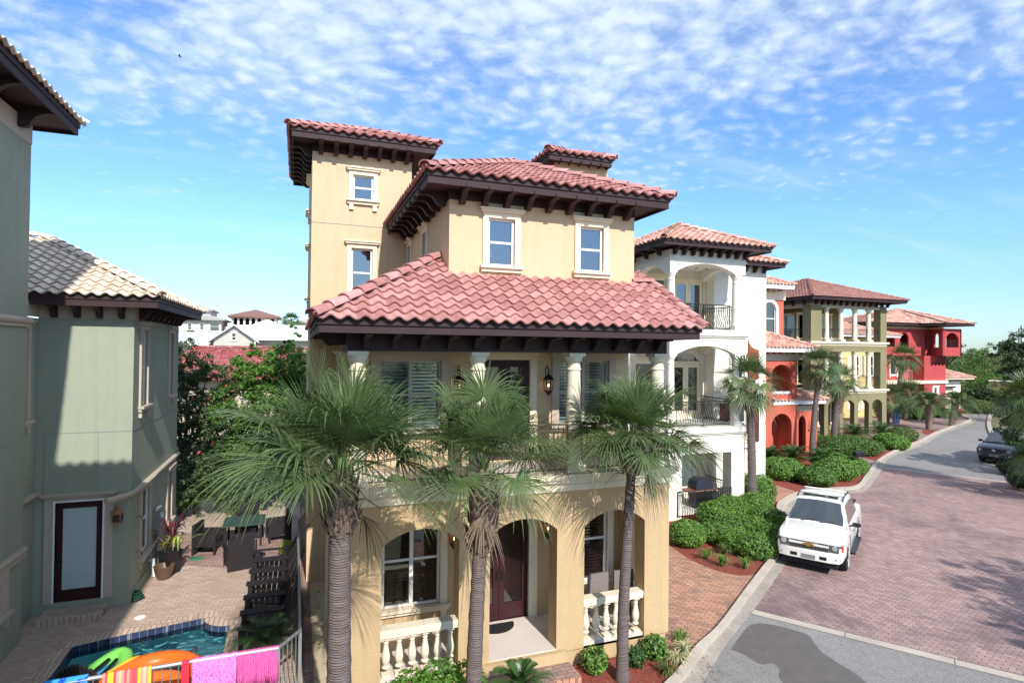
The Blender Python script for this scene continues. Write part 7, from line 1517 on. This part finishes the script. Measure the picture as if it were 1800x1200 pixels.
t = thing('drain_pipe', 'white plastic pipe elbow at the foot of the green wall', 'pipe', (mx_, 18.9, 0)); m = MB(); m.tube([(mx_+.03, 19.0, .42), (mx_+.13, 18.95, .45), (mx_+.16, 18.85, .3), (mx_+.16, 18.8, .02)], .045, 8); m.build('pipe', WHITE, t, smooth=True)
for i, zz in enumerate((2.05, 1.15)): t = tag(thing('wall_tap', ('upper', 'lower')[i]+' chrome tap on the green wall left of the low window', 'tap', (mx_, 17.5, zz)), group='taps on the green wall'); m = MB(); m.tube([(mx_, 17.5, zz), (mx_+.14, 17.5, zz), (mx_+.15, 17.5, zz-.08)], .02, 6); m.build('spout', CHROME, t); m = MB(); m.tube([(mx_+.08, 17.42, zz+.05), (mx_+.08, 17.58, zz+.05)], .015, 6); m.build('handle', CHROME, t)
p = at(237, 1054, Z=0); t = thing('garden_hose', 'coiled dark green garden hose at the corner of the green house', 'hose', tuple(p)); m = MB(); m.tube([p+Vector((.2*math.cos(a)*(1-.008*i), .2*math.sin(a)*(1-.008*i), .03+.003*i+.02*(i//13 % 2))) for i, a in enumerate([k*.5 for k in range(60)])]+[p+Vector((-.2, .1, .4)), p+Vector((-.1, .25, .55))], .025, 5); m.build('hose', pm('green_rubber', (.01, .06, .035), .4), t, smooth=True)
p = at(246, 1085, Z=0); t = thing('pool_skimmer_lid', 'white oval skimmer lid set in the patio beside the pool', 'lid', tuple(p)); m = MB(); m.lathe([(.12, .005), (.12, .018), (.1, .02)], tuple(p), 20); m.build('lid', WHITE, t)
p = at(345, 982, Z=0); t = thing('drain_cover', 'small green rectangular drain cover in the patio', 'cover', tuple(p)); m = MB(); m.box(p.x-.17, p.x+.17, p.y-.12, p.y+.12, .006, .02); m.build('lid', pm('green_plastic', (.03, .22, .12), .6), t)
# plants round the patio
bush('light green weeds at the edge of the paving beside the fence', [gz(505, 975, .28, .6)], 700, .05, L_LIME, 151, core=False)
for i, (px, py, R, lb) in enumerate(((318, 905, .9, 'broad leaved green plant behind the meter box'), (345, 900, .8, 'spiky plant in the shade behind the armchairs'))): cycad(lb, at(px, py, Z=0), R, 18, 155+i, 'leafy plants by the green wall', .4, 'leafy_plant', 'plant', (75, 25), .28, .07, L_HEDGE)
# porch things
PCH = pm('grey_wicker', (.20, .17, .16), .7, .3, 30., .5, 60.)
for i, x in enumerate((6.35, 7.0)):
    y = 11.75; t = tag(thing('porch_chair', ('left', 'right')[i]+' grey wicker chair on the villa porch behind the balustrade', 'chair', (x, y, PF)), group='porch chairs'); m = MB(); m.box(x-.24, x+.24, y-.22, y+.24, PF+.4, PF+.46); m.build('seat', PCH, t); m = MB(); m.box(x-.25, x+.25, y-.28, y-.221, PF+.42, PF+1.12); m.build('backrest', PCH, t)
    for a in (-.2, .2):
        for b in (-.22, .2): m = MB(); m.box(x+a-.02, x+a+.02, y+b-.02, y+b+.02, PF, PF+.399); m.build('leg', PCH, t)
t = thing('doormat', 'half round black doormat on the pale porch floor', 'doormat', (4.1, 12.0, PF)); m = MB(); m.prism([(4.15+.45*math.cos(a), 12.2-.42*math.sin(a)) for a in [math.pi*i/16 for i in range(17)]], PF+.001, PF+.018); m.build('mat', RUB, t)
# loose things
p = at(560, 1040, Z=0); t = thing('ball', 'small green ball lying on the sand strip', 'ball', tuple(p+Z*.03)); m = MB(); m.lathe([(.035*math.sin(math.pi*i/8)+.0005, -.035*math.cos(math.pi*i/8)) for i in range(9)], (p.x, p.y, .04), 10); m.build('ball', LIME, t, smooth=True)
rnd = random.Random(33); m = MB(); L_ = []
for i in range(160): L_.append((Vector((rnd.uniform(.42, .8), rnd.uniform(8, 17), .012)), Vector((0, 0, 1))))
leaves(m, L_, .035, rnd, 2.); tag(m.build('fallen_leaves', L_OLIV, recalc=False), kind='stuff')
m = MB(); L_ = []
for i in range(26): q = at(rnd.uniform(1300, 1800), rnd.uniform(850, 1180), Z=0); L_.append((Vector((q.x, q.y, .012)), Vector((0, 0, 1))))
leaves(m, L_, .04, rnd, 2.); tag(m.build('fallen_leaves', L_PALMD, recalc=False), kind='stuff')
